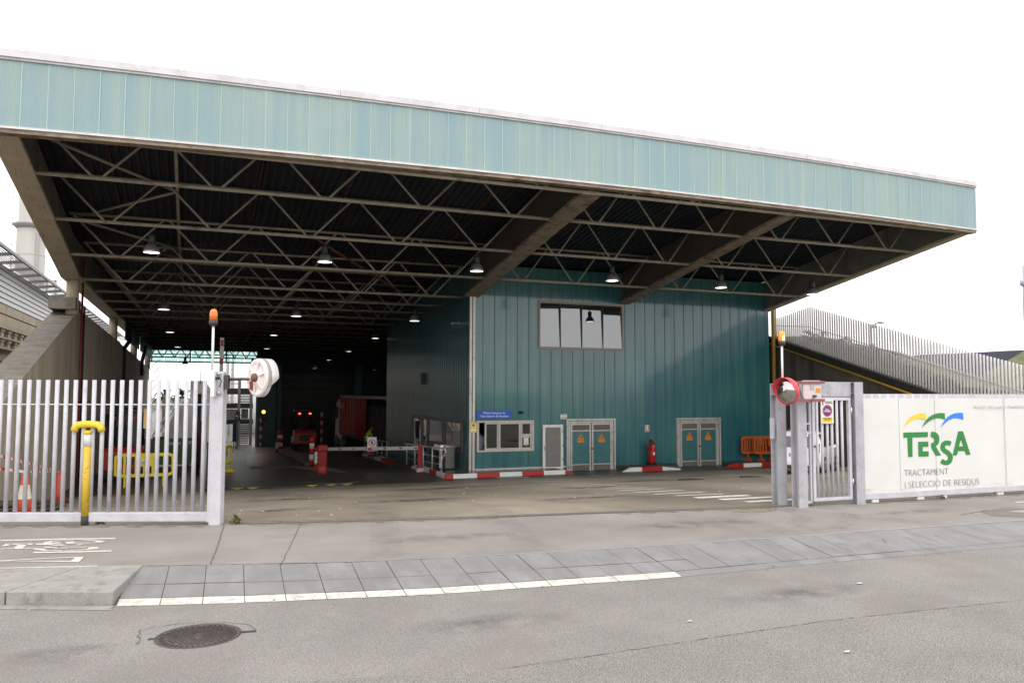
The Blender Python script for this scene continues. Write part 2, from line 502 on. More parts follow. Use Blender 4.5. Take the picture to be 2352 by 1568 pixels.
SLAB = mat('grey_gutter_slab', (0.205, 0.202, 0.204), 0.75, var=0.16, scale=1.5, col2=(0.165, 0.16, 0.157), amt2=0.42, scale2=1.8, stretch2=(2, 0.6, 1), fine=0.12, fscale=140, bump=0.15, bscale=60)
KERB = mat('granite_kerb', (0.27, 0.262, 0.245), 0.8, var=0.12, scale=3, col2=(0.15, 0.135, 0.105), amt2=0.36, scale2=5, fine=0.2, fscale=120, bump=0.3, bscale=60)
RPAINT = mat('road_paint', (0.54, 0.515, 0.475), 0.75, var=0.1, scale=10, col2=(0.3, 0.28, 0.26), amt2=0.38, scale2=14, fine=0.1)
CRACK = mat('dark_crack', (0.085, 0.076, 0.068), 0.95)
SOIL = mat('bare_ground', (0.12, 0.105, 0.085), 0.9, var=0.2, scale=0.5)
DRYD = mat('dry_dirt', (0.2, 0.17, 0.13), 0.95, var=0.3, scale=8)

mb = MB()
ys = [-500, -60, 0, 13, 28, 31, 75, 160, 600]; xs = [-600, -60, -20, 0, 25, 60, 600]
for (a, b) in zip(xs, xs[1:]):
    for (c, d) in zip(ys, ys[1:]):
        mb.poly([(a, c, G(c) - 0.4), (b, c, G(c) - 0.4), (b, d, G(d) - 0.4), (a, d, G(d) - 0.4)])
struct(mb.build('ground', SOIL))

GATE = [(-60, 15.2), (-6, 14.9), (-2.65, 13.93), (0.454, 12.841), (3.891, 12.113), (9.492, 11.378), (10.4, 11.25), (11.238, 11.19), (15.457, 11.131), (60, 11.1)]
SLABU = [(-60, 12.3), (-6, 11.6), (-1.985, 10.533), (-0.612, 10.15), (1.231, 9.591), (2.72, 9.304), (5.56, 9.021), (9.107, 8.876), (12.145, 8.762), (60, 8.7)]
EDGE = [(-60, 10.9), (-6, 10.3), (-1.738, 9.289), (-1.033, 9.121), (-0.678, 8.845), (0.505, 8.527), (2.386, 8.151), (5.213, 7.901), (7.376, 7.894), (10.756, 7.774), (60, 7.6)]
SEAM = [(-60, 6.6), (-2, 6.5), (0.648, 6.137), (2.276, 5.8), (3.868, 5.873), (5.518, 5.922), (7.963, 5.776), (60, 5.5)]


def strip(mb, lo, hi, xs, zlo, zhi, m=0):
    for a, b in zip(xs, xs[1:]):
        mb.poly([(a, lerp_pts(lo, a), zlo), (b, lerp_pts(lo, b), zlo), (b, lerp_pts(hi, b), zhi), (a, lerp_pts(hi, a), zhi)], m)


XS = sorted({-60, -20, -6, 12.145, 15.5, 25, 60, *[i * 0.75 for i in range(-7, 20)]})
mb = MB()
BOT = [(-60, -30), (60, -30)]
strip(mb, BOT, SEAM, XS, -0.12, -0.12, 1); strip(mb, SEAM, EDGE, XS, -0.12, -0.12, 0)
struct(mb.build('road', [ASPH, CHIP]))
mb = MB(); strip(mb, SLABU, GATE, XS, 0, 0)
struct(mb.build('pavement', PAVE))
# yard: from the gate line into the hall
mb = MB()
yrows = [13.0, 28.0, 31.0, 45, 60, 75, 130]
yx = [x for x in XS if -20 <= x <= 25] + [40]
for a, b in zip(yx, yx[1:]):
    for off in (0,):
        ga, gb = lerp_pts(GATE, a), lerp_pts(GATE, b)
        ya, yb = max(13.0, ga + 0.3), max(13.0, gb + 0.3)
        mb.poly([(a, ga, 0), (b, gb, 0), (b, yb, G(yb)), (a, ya, G(ya))])
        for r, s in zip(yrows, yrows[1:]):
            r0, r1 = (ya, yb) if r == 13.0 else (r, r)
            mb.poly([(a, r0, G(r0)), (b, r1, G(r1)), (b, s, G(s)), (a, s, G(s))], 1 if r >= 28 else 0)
HALLF = mat('shade_darkened_hall_floor', (0.06, 0.053, 0.046), 0.42, var=0.25, scale=0.5, col2=(0.03, 0.027, 0.025), amt2=0.5, scale2=0.3, soft2=0.2, fine=0.15, fscale=40)  # interior shade under the roof is put into this floor colour
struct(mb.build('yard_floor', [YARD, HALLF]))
# steel gate rail let into the ground
mb = MB()
rx = [0.6 + i * 0.7 for i in range(14)] + [10.2]
for a, b in zip(rx, rx[1:]):
    p, q = Vector((a, lerp_pts(GATE, a) + 0.02, 0.006)), Vector((b, lerp_pts(GATE, b) + 0.02, 0.006))
    mb.bar(p, q, 0.035, 0.03, 0); mb.bar(p + Vector((0, -0.06, -0.008)), q + Vector((0, -0.06, -0.008)), 0.05, 0.02, 1)
tag(mb.build('gate_rail', [STEEL, CRACK]), 'thin steel sliding gate track set in the ground across the entrance', 'gate rail')
# gutter slabs (sloping apron), with open joints over a dark bed
mb = MB(); strip(mb, EDGE, SLABU, [x for x in XS if x >= -0.75], -0.135, -0.012, 0)
struct(mb.build('gutter_bed', mat('gutter_bed_dirt', (0.12, 0.112, 0.103), 0.9)))
mb = MB(); mw = MB()
x = -0.62; i = 0
ed = lambda x: Vector((x, lerp_pts(EDGE, x), -0.118)); up_ = lambda x: Vector((x, lerp_pts(SLABU, x), 0.003))
shift = lambda x: 0.16 if x < 1 else 0.0
joints = [-0.62]
while joints[-1] < 13.5: joints.append(joints[-1] + (0.395 if joints[-1] < 8 else 0.8))
for a, b in zip(joints, joints[1:]):
    la, lb = a - 0.05, b - 0.05
    for (t0, t1) in ((0.0, 0.5), (0.5, 1.0)) if a < 5.4 else ((0.0, 1.0),):
        t0m = 0.17 if t0 == 0 else t0
        g = 0.0035
        q = [ed(la + g).lerp(up_(a + g), t0m + 0.004), ed(lb - g).lerp(up_(b - g), t0m + 0.004), ed(lb - g).lerp(up_(b - g), t1 - 0.004), ed(la + g).lerp(up_(a + g), t1 - 0.004)]
        dz = random.uniform(-0.002, 0.002)
        mb.poly([v + Vector((0, 0, dz)) for v in q], 0)
    if a < 5.0:
        q = [ed(la + 0.004), ed(lb - 0.004), ed(lb - 0.004).lerp(up_(b), 0.16), ed(la + 0.004).lerp(up_(a), 0.16)]
        mw.poly([v + Vector((0, random.uniform(-0.006, 0.006), 0.002)) for v in q])
    else:
        mb.poly([ed(la), ed(lb), ed(lb).lerp(up_(b), 0.165), ed(la).lerp(up_(a), 0.165)], 0)
struct(mb.build('gutter_slabs', SLAB, fix=False))
struct(mw.build('white_edge_line', RPAINT, fix=False))
# raised granite kerb on the left
mb = MB()
kj = [-7.5, -6.3, -5.1, -3.9, -2.75, -1.7, -0.70]
kcol = []
for a, b in zip(kj, kj[1:]):
    g = 0.008
    fa, fb = Vector((a + g, lerp_pts(EDGE, a + g), 0)), Vector((b - g, lerp_pts(EDGE, b - g) + (0.03 if b > -0.8 else 0), 0))
    sk = 0.0
    ba, bb = Vector((a + g + 0.55, lerp_pts(SLABU, a + 0.5) - 0.01, 0)), Vector((b - g + 0.2 if b > -0.8 else b - g + 0.55, lerp_pts(SLABU, b + (0.1 if b > -0.8 else 0.5)) - 0.01, 0))
    zt = 0.012
    mb.hexa([fa + Vector((0, 0, -0.2)), fb + Vector((0, 0, -0.2)), bb + Vector((0, 0, -0.2)), ba + Vector((0, 0, -0.2)),
             fa + Vector((0, 0.01, zt)), fb + Vector((0, 0.01, zt)), bb + Vector((0, 0, zt)), ba + Vector((0, 0, zt))])
struct(mb.build('granite_kerb', KERB, bevel=0.012))
mb = MB()
for a, b in zip(kj, kj[1:] ):
    mb.poly([(a, lerp_pts(EDGE, a) - 0.16, -0.116), (b, lerp_pts(EDGE, b) - 0.16, -0.116), (b, lerp_pts(EDGE, b), -0.114), (a, lerp_pts(EDGE, a), -0.114)])
struct(mb.build('kerb_channel', KERB, fix=False))
# metal strip along the upper slab edge
mb = MB()
for a, b in zip([1.9 + i * 1.0 for i in range(14)], [2.9 + i * 1.0 for i in range(14)]):
    mb.bar(Vector((a, lerp_pts(SLABU, a) + 0.012, 0.006)), Vector((b, lerp_pts(SLABU, b) + 0.012, 0.006)), 0.025, 0.008)
struct(mb.build('edge_strip', mat('dull_zinc', (0.33, 0.34, 0.37), 0.5, metal=0.3)))


def ground_polys(name, polys, z=0.005, m=RPAINT, c='C1', g=False):
    mb = MB()
    for p in polys:
        pts = [(AG(c, x, y) if g else AZ(c, x, y, 0)) for x, y in p]
        mb.poly([(q.x, q.y, q.z + z) for q in pts])
    return struct(mb.build(name, m, fix=False))


def ribbon(name, pts, w, m, z=0.004, jitter=0.0, wj=0.5):
    mb = MB(); out = []
    for a, b in zip(pts, pts[1:]):
        n = max(2, int((b - a).length / 0.06))
        for i in range(n): out.append(a.lerp(b, i / n))
    out.append(pts[-1])
    out = [p + Vector((random.uniform(-jitter, jitter), random.uniform(-jitter, jitter), z)) for p in out]
    for a, b in zip(out, out[1:]):
        d = (b - a); d.z = 0; d.normalize(); s = Vector((-d.y, d.x, 0)) * w * random.uniform(1 - wj, 1 + wj) / 2
        mb.poly([a - s, b - s, b + s, a + s])
    return struct(mb.build(name, m, fix=False))


ground_polys('cycle_lane_marking', [
    [(-700, 178), (0, 138), (1100, 112), (2180, 98), (2160, 124), (1100, 136), (0, 162), (-700, 205)],
    [(605, 388), (650, 362), (2112, 334), (2085, 362)],
    [(-500, 556), (0, 524), (900, 478), (1595, 448), (1590, 456), (1400, 472), (900, 490), (0, 541), (-500, 572)],
    [(0, 541), (500, 530), (1330, 534), (1410, 470), (1595, 449), (1485, 556), (500, 542), (0, 543)],
    [(-700, 690), (0, 662), (1840, 620), (1815, 645), (0, 692), (-700, 722)],
    # bicycle: bars, frame and the two halves of each wheel
    [(25, 262), (110, 210), (180, 214), (240, 222), (130, 250)], [(110, 210), (640, 205), (600, 228), (220, 226), (130, 214)],
    [(340, 222), (520, 215), (430, 292), (255, 296)], [(-500, 325), (0, 302), (600, 288), (960, 284), (960, 296), (600, 300), (0, 315), (-500, 340)],
    [(640, 230), (700, 205), (1130, 196), (1125, 208), (1000, 222), (960, 232)], [(800, 200), (850, 172), (950, 165), (990, 175), (960, 192), (1150, 180), (1160, 190), (1000, 205)],
    [(880, 170), (960, 155), (1150, 146), (1390, 145), (1380, 155), (1150, 158), (985, 172)], [(1460, 148), (1600, 140), (1800, 143), (1930, 155), (1985, 167), (1900, 185), (1745, 196), (1740, 188), (1815, 176), (1790, 162), (1620, 153)],
    [(1215, 178), (1420, 166), (1370, 212), (1260, 212)], [(1380, 190), (1700, 190), (1690, 202), (1380, 204)], [(1370, 240), (1490, 218), (1720, 208), (1715, 216), (1560, 222), (1500, 240)],
    [(915, 246), (1000, 232), (1175, 215), (1165, 230), (1280, 238), (1150, 246)], [(800, 275), (850, 265), (1080, 272), (1075, 284), (850, 284)],
    [(620, 320), (700, 292), (850, 285), (980, 288), (830, 310), (900, 332), (1175, 330), (1165, 342), (820, 342)], [(980, 290), (1280, 296), (1270, 305), (1000, 302)],
    [(1135, 270), (1635, 264), (1625, 278), (1140, 278)], [(1225, 334), (1400, 326), (1600, 316), (1665, 300), (1650, 285), (1720, 268), (1820, 270), (1870, 293), (1780, 312), (1600, 330), (1400, 336), (1230, 342)]])
ribbon('pavement_crack', [AZ('D', 515, 1205), AZ('D', 503, 1245), AZ('D', 483, 1296)], 0.010, CRACK, jitter=0.012)
ribbon('pavement_joint', [AZ('D', 690, 1203), AZ('D', 668, 1250), AZ('D', 645, 1297)], 0.009, CRACK, jitter=0.01)
ribbon('slab_joint', [AZ('D', 240, 1301), AZ('D', 800, 1291), AZ('D', 1170, 1272)], 0.014, CRACK, jitter=0.004)
ribbon('patch_outline', [AZ('A5', 1390, 1500), AZ('A5', 1560, 1470), AZ('A5', 1809, 1480)], 0.02, CRACK, jitter=0.01)
ground_polys('asphalt_patch', [[(1600, 1505), (1520, 1480), (1700, 1450), (1900, 1465), (1900, 1520)]], z=0.004, m=mat('dark_patch', (0.15, 0.14, 0.132), 0.85, var=0.1, fine=0.2), c='A5')
ground_polys('pale_patch', [[(1690, 1480), (1900, 1460), (1900, 1490)]], z=0.007, m=mat('pale_patch', (0.3, 0.285, 0.27), 0.85, var=0.1, fine=0.15), c='A5')
ground_polys('lane_mark', [[(1745, 1415), (1850, 1408), (1850, 1414), (1760, 1421)]], c='A5')
ground_polys('dirt_patch', [[(1020, 100), (1100, 92), (1250, 90), (1240, 102), (1170, 112), (1060, 110)]], z=0.004, m=DRYD, c='B2')
for k, (pa, pb) in enumerate([((1270, 230), (1395, 268)), ((1180, 240), (1330, 258)), ((1420, 240), (1560, 255)), ((1580, 208), (1700, 240)), ((1560, 268), (1585, 292)), ((1640, 250), (1800, 275)), ((1890, 196), (2010, 230)), ((1700, 215), (1740, 250)), ((1640, 232), (1730, 222)), ((1820, 225), (1980, 268))]):
    zz = -0.05
    ribbon('slab_crack', [AZ('B2', *pa, zz), AZ('B2', (pa[0] + pb[0]) / 2, (pa[1] + pb[1]) / 2 + 4, zz), AZ('B2', *pb, zz)], 0.008, CRACK, z=0.012, jitter=0.02)
r_ = lambda x, y: AZ('C8', x, y, -0.12)
ribbon('road_crack', [r_(30, 250), r_(60, 170), r_(300, 125), r_(650, 75), r_(1000, 48), r_(1600, 42), r_(1980, 70), r_(2080, 110), r_(2140, 160)], 0.006, CRACK, jitter=0.012)
ribbon('road_crack', [r_(-20, 440), r_(20, 330), r_(40, 240)], 0.008, CRACK, jitter=0.02)
sm = [Vector((x, lerp_pts(SEAM, x), -0.12)) for x in (2.2, 3, 3.868, 5.518, 7.963)]
ribbon('road_seam', sm, 0.006, CRACK, jitter=0.008, wj=0.8)
ground_polys('stone_scrap', [[(1730, 460), (1790, 455), (1790, 461), (1735, 465)]], z=-0.0)if False else None
# tyre marks and oil: thin worn films lying on the surfaces
def film(name, col, dens, sc, feather=False):
    m = bpy.data.materials.new(name); m.use_nodes = True; nt = m.node_tree; b = nt.nodes['Principled BSDF']
    b.inputs['Base Color'].default_value = (*col, 1); b.inputs['Roughness'].default_value = 0.7
    g = nt.nodes.new('ShaderNodeNewGeometry'); n = nt.nodes.new('ShaderNodeTexNoise'); n.inputs['Scale'].default_value = sc; n.inputs['Detail'].default_value = 8; n.inputs['Roughness'].default_value = 0.7
    nt.links.new(g.outputs['Position'], n.inputs['Vector'])
    r = nt.nodes.new('ShaderNodeMapRange')
    for i, v in zip((1, 2, 3, 4), (0.38, 0.68, 0, dens)): r.inputs[i].default_value = v
    nt.links.new(n.outputs['Fac'], r.inputs[0])
    fac = r.outputs[0]
    if feather:                                    # fades out towards the rim of the spill
        tc = nt.nodes.new('ShaderNodeTexCoord'); mp = nt.nodes.new('ShaderNodeMapping'); mp.inputs['Location'].default_value = (-1, -1, 0); mp.inputs['Scale'].default_value = (2, 2, 0)
        nt.links.new(tc.outputs['Generated'], mp.inputs['Vector']); ln = nt.nodes.new('ShaderNodeVectorMath'); ln.operation = 'LENGTH'; nt.links.new(mp.outputs[0], ln.inputs[0])
        q = nt.nodes.new('ShaderNodeMapRange')
        for i, v in zip((1, 2, 3, 4), (0.25, 0.95, 1, 0)): q.inputs[i].default_value = v
        nt.links.new(ln.outputs['Value'], q.inputs[0]); mu = nt.nodes.new('ShaderNodeMath'); mu.operation = 'MULTIPLY'; nt.links.new(fac, mu.inputs[0]); nt.links.new(q.outputs[0], mu.inputs[1]); fac = mu.outputs[0]
    t = nt.nodes.new('ShaderNodeBsdfTransparent'); ms = nt.nodes.new('ShaderNodeMixShader')
    nt.links.new(fac, ms.inputs[0]); nt.links.new(t.outputs[0], ms.inputs[1]); nt.links.new(b.outputs[0], ms.inputs[2]); nt.links.new(ms.outputs[0], nt.nodes['Material Output'].inputs['Surface'])
    return m


TYRE = film('tyre_film', (0.07, 0.062, 0.056), 0.13, 2.5); OIL = film('oil_film', (0.035, 0.03, 0.026), 0.75, 3.0, True); SPILL = film('old_spill', (0.07, 0.064, 0.06), 0.4, 3.0, True)


def track(name, pts, w, zoff, m):
    mb = MB(); P = []
    for i in range(len(pts) - 1):
        p0, p1, p2, p3 = [Vector(pts[min(max(i + d, 0), len(pts) - 1)]) for d in (-1, 0, 1, 2)]
        for k in range(8):
            t = k / 8; P.append(0.5 * ((2 * p1) + (p2 - p0) * t + (2 * p0 - 5 * p1 + 4 * p2 - p3) * t * t + (3 * p1 - p0 - 3 * p2 + p3) * t ** 3))
    P.append(Vector(pts[-1]))
    for a, b in zip(P, P[1:]):
        d = (b - a).normalized(); s = Vector((-d.y, d.x)) * w / 2
        z = lambda q: (G(q.y) if q.y > lerp_pts(GATE, q.x) else 0) + zoff
        mb.poly([(a.x - s.x, a.y - s.y, z(a)), (b.x - s.x, b.y - s.y, z(b)), (b.x + s.x, b.y + s.y, z(b)), (a.x + s.x, a.y + s.y, z(a))])
    return struct(mb.build(name, m, fix=False))


for i, (dx) in enumerate((0.0, 1.9)):
    track('tyre_track', [(2.2 + dx, 9.6), (2.6 + dx, 11.5), (3.0 + dx, 14), (2.6 + dx, 20), (2.2 + dx, 30), (2.3 + dx, 45)], 0.42, 0.004 + i * 0.001, TYRE)
    track('tyre_track', [(8.5 + dx, 9.15), (7.2 + dx, 11.6), (6.2 + dx, 15), (5.8 + dx, 22), (6.0 + dx * .7, 34)], 0.38, 0.0115 + i * 0.001, TYRE)
    track('tyre_track', [(7.6 + dx * .6, 9.2), (9.2 + dx * .5, 10.4), (9.6 + dx * .3, 12.6)], 0.3, 0.0140 + i * 0.001, TYRE)
for (cx_, cy_, ra, rb) in ((4.5, 16.5, 1.6, .8), (7.4, 14.3, 1.2, .5), (2.0, 19.5, 1.4, .9), (9.6, 18.5, 1.6, .7), (12.5, 21, 1.7, .8), (6.5, 22, 1.8, 1.1), (1.4, 15.4, .9, .5), (16, 23, 1.3, .6)):
    mb = MB(); mb.poly([(cx_ + ra * math.cos(t * PI / 10) * random.uniform(.8, 1.1), cy_ + rb * math.sin(t * PI / 10), G(cy_ + rb * math.sin(t * PI / 10)) + 0.009) for t in range(20)])
    struct(mb.build('oil_stain', OIL, fix=False))
for (cx_, cy_, ra, rb, z_) in ((3.2, 10.6, 1.3, .35, .0095), (7.0, 10.3, 1.6, .4, .0095), (11.2, 10.0, 1.2, .3, .0095), (2.5, 7.0, .9, .35, -.112), (6.0, 6.8, 1.3, .3, -.112), (-0.9, 7.4, .6, .3, -.112)):
    mb = MB(); mb.poly([(cx_ + ra * math.cos(t * PI / 10) * random.uniform(.8, 1.1), cy_ + rb * math.sin(t * PI / 10), z_) for t in range(20)])
    struct(mb.build('surface_stain', SPILL, fix=False))
mb = MB()
for _ in range(170):
    x, y = random.uniform(-3.2, 12), random.uniform(13.2, 27)
    if y < lerp_pts(GATE, x) + .2: continue
    q = random.uniform(.012, .035); a = random.random() * 3; z = G(y) + .012
    mb.poly([(x - q * math.cos(a), y - q * math.sin(a), z), (x + q * .7 * math.sin(a), y - q * .7 * math.cos(a), z + .004), (x + q * math.cos(a), y + q * math.sin(a), z + .006), (x - q * .6 * math.sin(a), y + q * .6 * math.cos(a), z + .002)], random.choice((0, 0, 1)))
for _ in range(60):
    x = random.uniform(-2.5, 12); y = lerp_pts(EDGE, x) + random.gauss(-.05, .12); q = random.uniform(.008, .02); a = random.random() * 3; z = -.108
    mb.poly([(x - q * math.cos(a), y - q * math.sin(a), z), (x + q * .7 * math.sin(a), y - q * .7 * math.cos(a), z + .004), (x + q * math.cos(a), y + q * math.sin(a), z + .006), (x - q * .6 * math.sin(a), y + q * .6 * math.cos(a), z + .002)], random.choice((1, 2, 2)))
for xx, yy, q in ((4.3, 6.35, .035), (3.3, 10.9, .03), (6.9, 6.9, .05), (5.0, 5.15, .04)):
    mb.poly([(xx - q, yy, .006 - .114 * (yy < 8)), (xx, yy - q * .5, .008 - .114 * (yy < 8)), (xx + q, yy + .01, .008 - .114 * (yy < 8)), (xx, yy + q * .5, .006 - .114 * (yy < 8))], 0)
tag(mb.build('litter', [WHITEW, mat('grey_scrap', (0.3, 0.28, 0.25), 0.8), mat('dead_leaf', (0.14, 0.09, 0.05), 0.8)], fix=False), 'scattered scraps of paper and dead leaves on the yard and in the gutter', 'litter', kind='stuff')
for (x0_, x1_, off, w_) in ((0.8, 4.5, -0.1, .16), (-2.6, 0.2, -0.12, .22), (6.5, 9.3, -.1, .18), (11.4, 15.8, -.1, .16)):
    mb = MB(); n = 24
    for k in range(n):
        a, b = x0_ + (x1_ - x0_) * k / n, x0_ + (x1_ - x0_) * (k + 1) / n
        mb.poly([(a, lerp_pts(GATE, a) + off - w_ * (.5 + .5 * math.sin(k * 1.7)) , .0075), (b, lerp_pts(GATE, b) + off - w_ * (.5 + .5 * math.sin(k * 1.7 + 1.7)), .0075), (b, lerp_pts(GATE, b) + off + .12, .0075), (a, lerp_pts(GATE, a) + off + .12, .0075)])
    struct(mb.build('dirt_film', film('dirt_film', (0.22, 0.18, 0.13), 0.9, 9), fix=False))
# zebra stripes inside the gate
stripes = [((-40, 62), (240, 58)), ((75, 72), (325, 68)), ((150, 82), (420, 76)), ((230, 93), (510, 87)), ((305, 105), (600, 97)), ((400, 116), (700, 107)), ((505, 128), (815, 115)), ((600, 139), (940, 122)),
           ((725, 145), (1060, 130)), ((855, 155), (1195, 142)), ((970, 167), (1335, 152)), ((1100, 183), (1495, 165)), ((1260, 198), (1665, 178)), ((1430, 210), (1840, 194)), ((1600, 227), (2035, 206)),
           ((1800, 241), (2235, 220)), ((2010, 259), (2460, 237))]
polys = []
for i, (p, q) in enumerate(stripes):
    a, b = AG('E4', *p), AG('E4', *q)
    w = Vector((0, 0.20, 0)) if i > 3 else Vector((0, 0.24, 0))
    polys.append([a - w * 0.5, b - w * 0.5, b + w * 0.5, a + w * 0.5])
mb = MB()
for p in polys: mb.poly([(v.x, v.y, G(v.y) + 0.006) for v in p])
struct(mb.build('zebra_crossing', RPAINT, fix=False))

# ------------------------------------------------------------------ industrial hall
XL, XO, XB, XR = -3.87, 10.17, 17.13, 24.9
YF, YW, YE = 19.32, 30.0, 68.0
XLE = -3.36
zb = lambda y: 7.56 - (y - YF) * 0.16667 if y < YW else 5.78 - (y - YW) * 0.0134
xl = lambda y: XL if y < YW else XL + (XLE - XL) * (y - YW) / (YE - YW)
hall = thing('industrial_hall', 'long dark steel-framed vehicle hall with a deep pale teal fascia and sloping canopy', 'industrial hall', (10, 30, -1.27))
# fascia panels (the long edge has a slight camber, shaped to offset lens distortion)
def cam_z(x):
    t = (x - XL) / (XR - XL)
    return -0.09 + 4 * 0.175 * t * (1 - t) + 0.06 * t


def edge_run(name, ya, yb, za, zb_, mt, x0=None, x1=None, st=0.5):
    mb = MB(); n = int((XR - XL + 0.25) / st) + 1; xa = XL - 0.22 if x0 is None else x0; xe = XR + 0.05 if x1 is None else x1
    R = [xa + (xe - xa) * i / n for i in range(n + 1)]
    for a, b in zip(R, R[1:]):
        c, d = cam_z(a), cam_z(b); i0 = len(mb.v)
        mb.poly([(a, ya, za + c), (b, ya, za + d), (b, ya, zb_ + d), (a, ya, zb_ + c)]); mb.poly([(a, yb, za + c), (a, yb, zb_ + c), (b, yb, zb_ + d), (b, yb, za + d)])
        mb.poly([(a, ya, zb_ + c), (b, ya, zb_ + d), (b, yb, zb_ + d), (a, yb, zb_ + c)]); mb.poly([(a, ya, za + c), (a, yb, za + c), (b, yb, za + d), (b, ya, za + d)])
    for x in (xa, xe): c = cam_z(x); mb.poly([(x, ya, za + c), (x, yb, za + c), (x, yb, zb_ + c), (x, ya, zb_ + c)])
    return mb.build(name, mt, hall)


z0, z1 = 7.66, 9.10
mb = MB(); xx = XR - 0.02; n = 0
while xx > XL - 0.2:
    a = max(xx - 0.5, XL - 0.2); c, d = cam_z(a), cam_z(xx); w_ = 0.008; dy = random.uniform(-0.006, 0.006)
    mb.hexa([(a + w_, YF - 0.02 + dy, z0 + c), (xx - w_, YF - 0.02 - dy, z0 + d), (xx - w_, YF + 0.02, z0 + d), (a + w_, YF + 0.02, z0 + c), (a + w_, YF - 0.02 + dy, z1 + c), (xx - w_, YF - 0.02 - dy, z1 + d), (xx - w_, YF + 0.02, z1 + d), (a + w_, YF + 0.02, z1 + c)], 0)
    mb.box(xx - w_, YF - 0.03, z0 + d, xx + w_, YF + 0.03, z1 + d, 1)
    xx -= 0.5
mb.build('fascia', [FASCIA, JOINTL], hall)
COPM = mat('coping_metal', (0.62, 0.6, 0.64), 0.35, var=0.08, scale=1, col2=(0.45, 0.43, 0.43), amt2=0.38, scale2=1.5)
TRIM = mat('trim_aluminium', (0.62, 0.6, 0.6), 0.35, var=0.15, scale=2, col2=(0.38, 0.34, 0.31), amt2=0.36, scale2=2.5)
xs_c = [XL - 0.22]
while xs_c[-1] < XR + 0.06: xs_c.append(min(xs_c[-1] + 3.6, XR + 0.06))
for a, b in zip(xs_c, xs_c[1:]): edge_run('coping', YF - 0.10, YF + 0.5, z1 + 0.05, 9.31 + random.uniform(-.004, .004), COPM, a + 0.004, b - 0.004, 4.0)
edge_run('fascia_trim', YF - 0.06, YF + 0.05, z1, z1 + 0.048, TRIM)
edge_run('fascia_trim', YF - 0.065, YF + 0.05, z0 - 0.05, z0, TRIM)
edge_run('front_beam', YF - 0.03, YF + 0.24, 7.52, z0 - 0.052, BROWNB, XL - 0.2, XR + 0.02)
mb = MB().box(XR + 0.005, YF - 0.03, z0, XR + 0.05, YF + 0.03, z1)
mb.build('corner_post', ALU, hall)
# roof deck, corrugated along the fall of the roof
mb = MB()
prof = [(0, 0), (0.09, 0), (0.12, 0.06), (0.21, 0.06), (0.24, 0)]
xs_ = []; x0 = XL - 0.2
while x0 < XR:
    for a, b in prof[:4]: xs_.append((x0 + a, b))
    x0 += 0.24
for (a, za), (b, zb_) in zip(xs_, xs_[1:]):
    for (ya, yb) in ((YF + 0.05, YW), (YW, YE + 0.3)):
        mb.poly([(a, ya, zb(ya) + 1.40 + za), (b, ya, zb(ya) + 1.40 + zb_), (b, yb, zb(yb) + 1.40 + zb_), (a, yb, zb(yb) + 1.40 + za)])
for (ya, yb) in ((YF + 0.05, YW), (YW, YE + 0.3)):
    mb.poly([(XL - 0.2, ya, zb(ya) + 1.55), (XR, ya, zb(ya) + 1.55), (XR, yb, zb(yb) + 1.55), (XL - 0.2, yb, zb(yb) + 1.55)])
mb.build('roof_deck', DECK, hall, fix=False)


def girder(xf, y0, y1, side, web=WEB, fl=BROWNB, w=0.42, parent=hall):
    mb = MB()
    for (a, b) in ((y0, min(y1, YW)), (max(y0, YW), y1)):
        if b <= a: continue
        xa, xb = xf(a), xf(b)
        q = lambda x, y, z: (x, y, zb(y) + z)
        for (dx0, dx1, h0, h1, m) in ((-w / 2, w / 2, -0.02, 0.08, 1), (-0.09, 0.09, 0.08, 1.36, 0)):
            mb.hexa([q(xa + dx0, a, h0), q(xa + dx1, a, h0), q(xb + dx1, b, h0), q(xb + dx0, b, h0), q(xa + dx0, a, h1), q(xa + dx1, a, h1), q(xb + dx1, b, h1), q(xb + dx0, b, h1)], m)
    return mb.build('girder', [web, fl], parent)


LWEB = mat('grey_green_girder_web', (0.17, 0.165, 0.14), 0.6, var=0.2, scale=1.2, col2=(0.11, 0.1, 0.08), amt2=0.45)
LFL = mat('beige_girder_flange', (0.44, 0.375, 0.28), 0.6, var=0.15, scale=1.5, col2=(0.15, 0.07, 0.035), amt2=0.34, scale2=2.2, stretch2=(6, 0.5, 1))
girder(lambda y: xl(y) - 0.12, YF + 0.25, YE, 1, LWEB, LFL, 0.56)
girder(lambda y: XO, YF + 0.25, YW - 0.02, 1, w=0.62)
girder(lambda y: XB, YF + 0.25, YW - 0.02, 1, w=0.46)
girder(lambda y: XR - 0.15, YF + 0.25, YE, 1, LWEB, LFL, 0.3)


def truss(y, bays, mt=CREAM, r=0.046):
    for (xa, xb) in bays:
        mb = MB(); z = zb(y) + 0.05; zt = z + 1.27
        L = xb - xa
        mb.tube((xa, y, z), (xb, y, z), r * 1.15, 8); mb.tube((xa, y, zt), (xb, y, zt), r, 8)
        n = max(2, round(L / 2.6)); st = L / n
        for i in range(n):
            c = xa + st * (i + 0.5)
            for s in (-1, 1):
                mb.tube((c + s * st / 2 * 0.93, y, zt - 0.02), (c + s * 0.1, y, z + 0.02), r * 0.72, 6, cap=False)
        mb.build('truss', mt, hall)


for y in (19.62, 21.7, 24.7, 27.7): truss(y, [(xl(y) + 0.1, XO - 0.12), (XO + 0.12, XB - 0.12), (XB + 0.12, XR - 0.25)])
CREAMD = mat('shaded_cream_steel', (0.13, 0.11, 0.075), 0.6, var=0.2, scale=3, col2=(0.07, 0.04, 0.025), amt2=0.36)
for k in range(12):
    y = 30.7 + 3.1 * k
    truss(y, [(xl(y) + 0.1, XO - 0.1 if y < 46 else XR - 0.3)], CREAM if k < 5 else CREAMD)
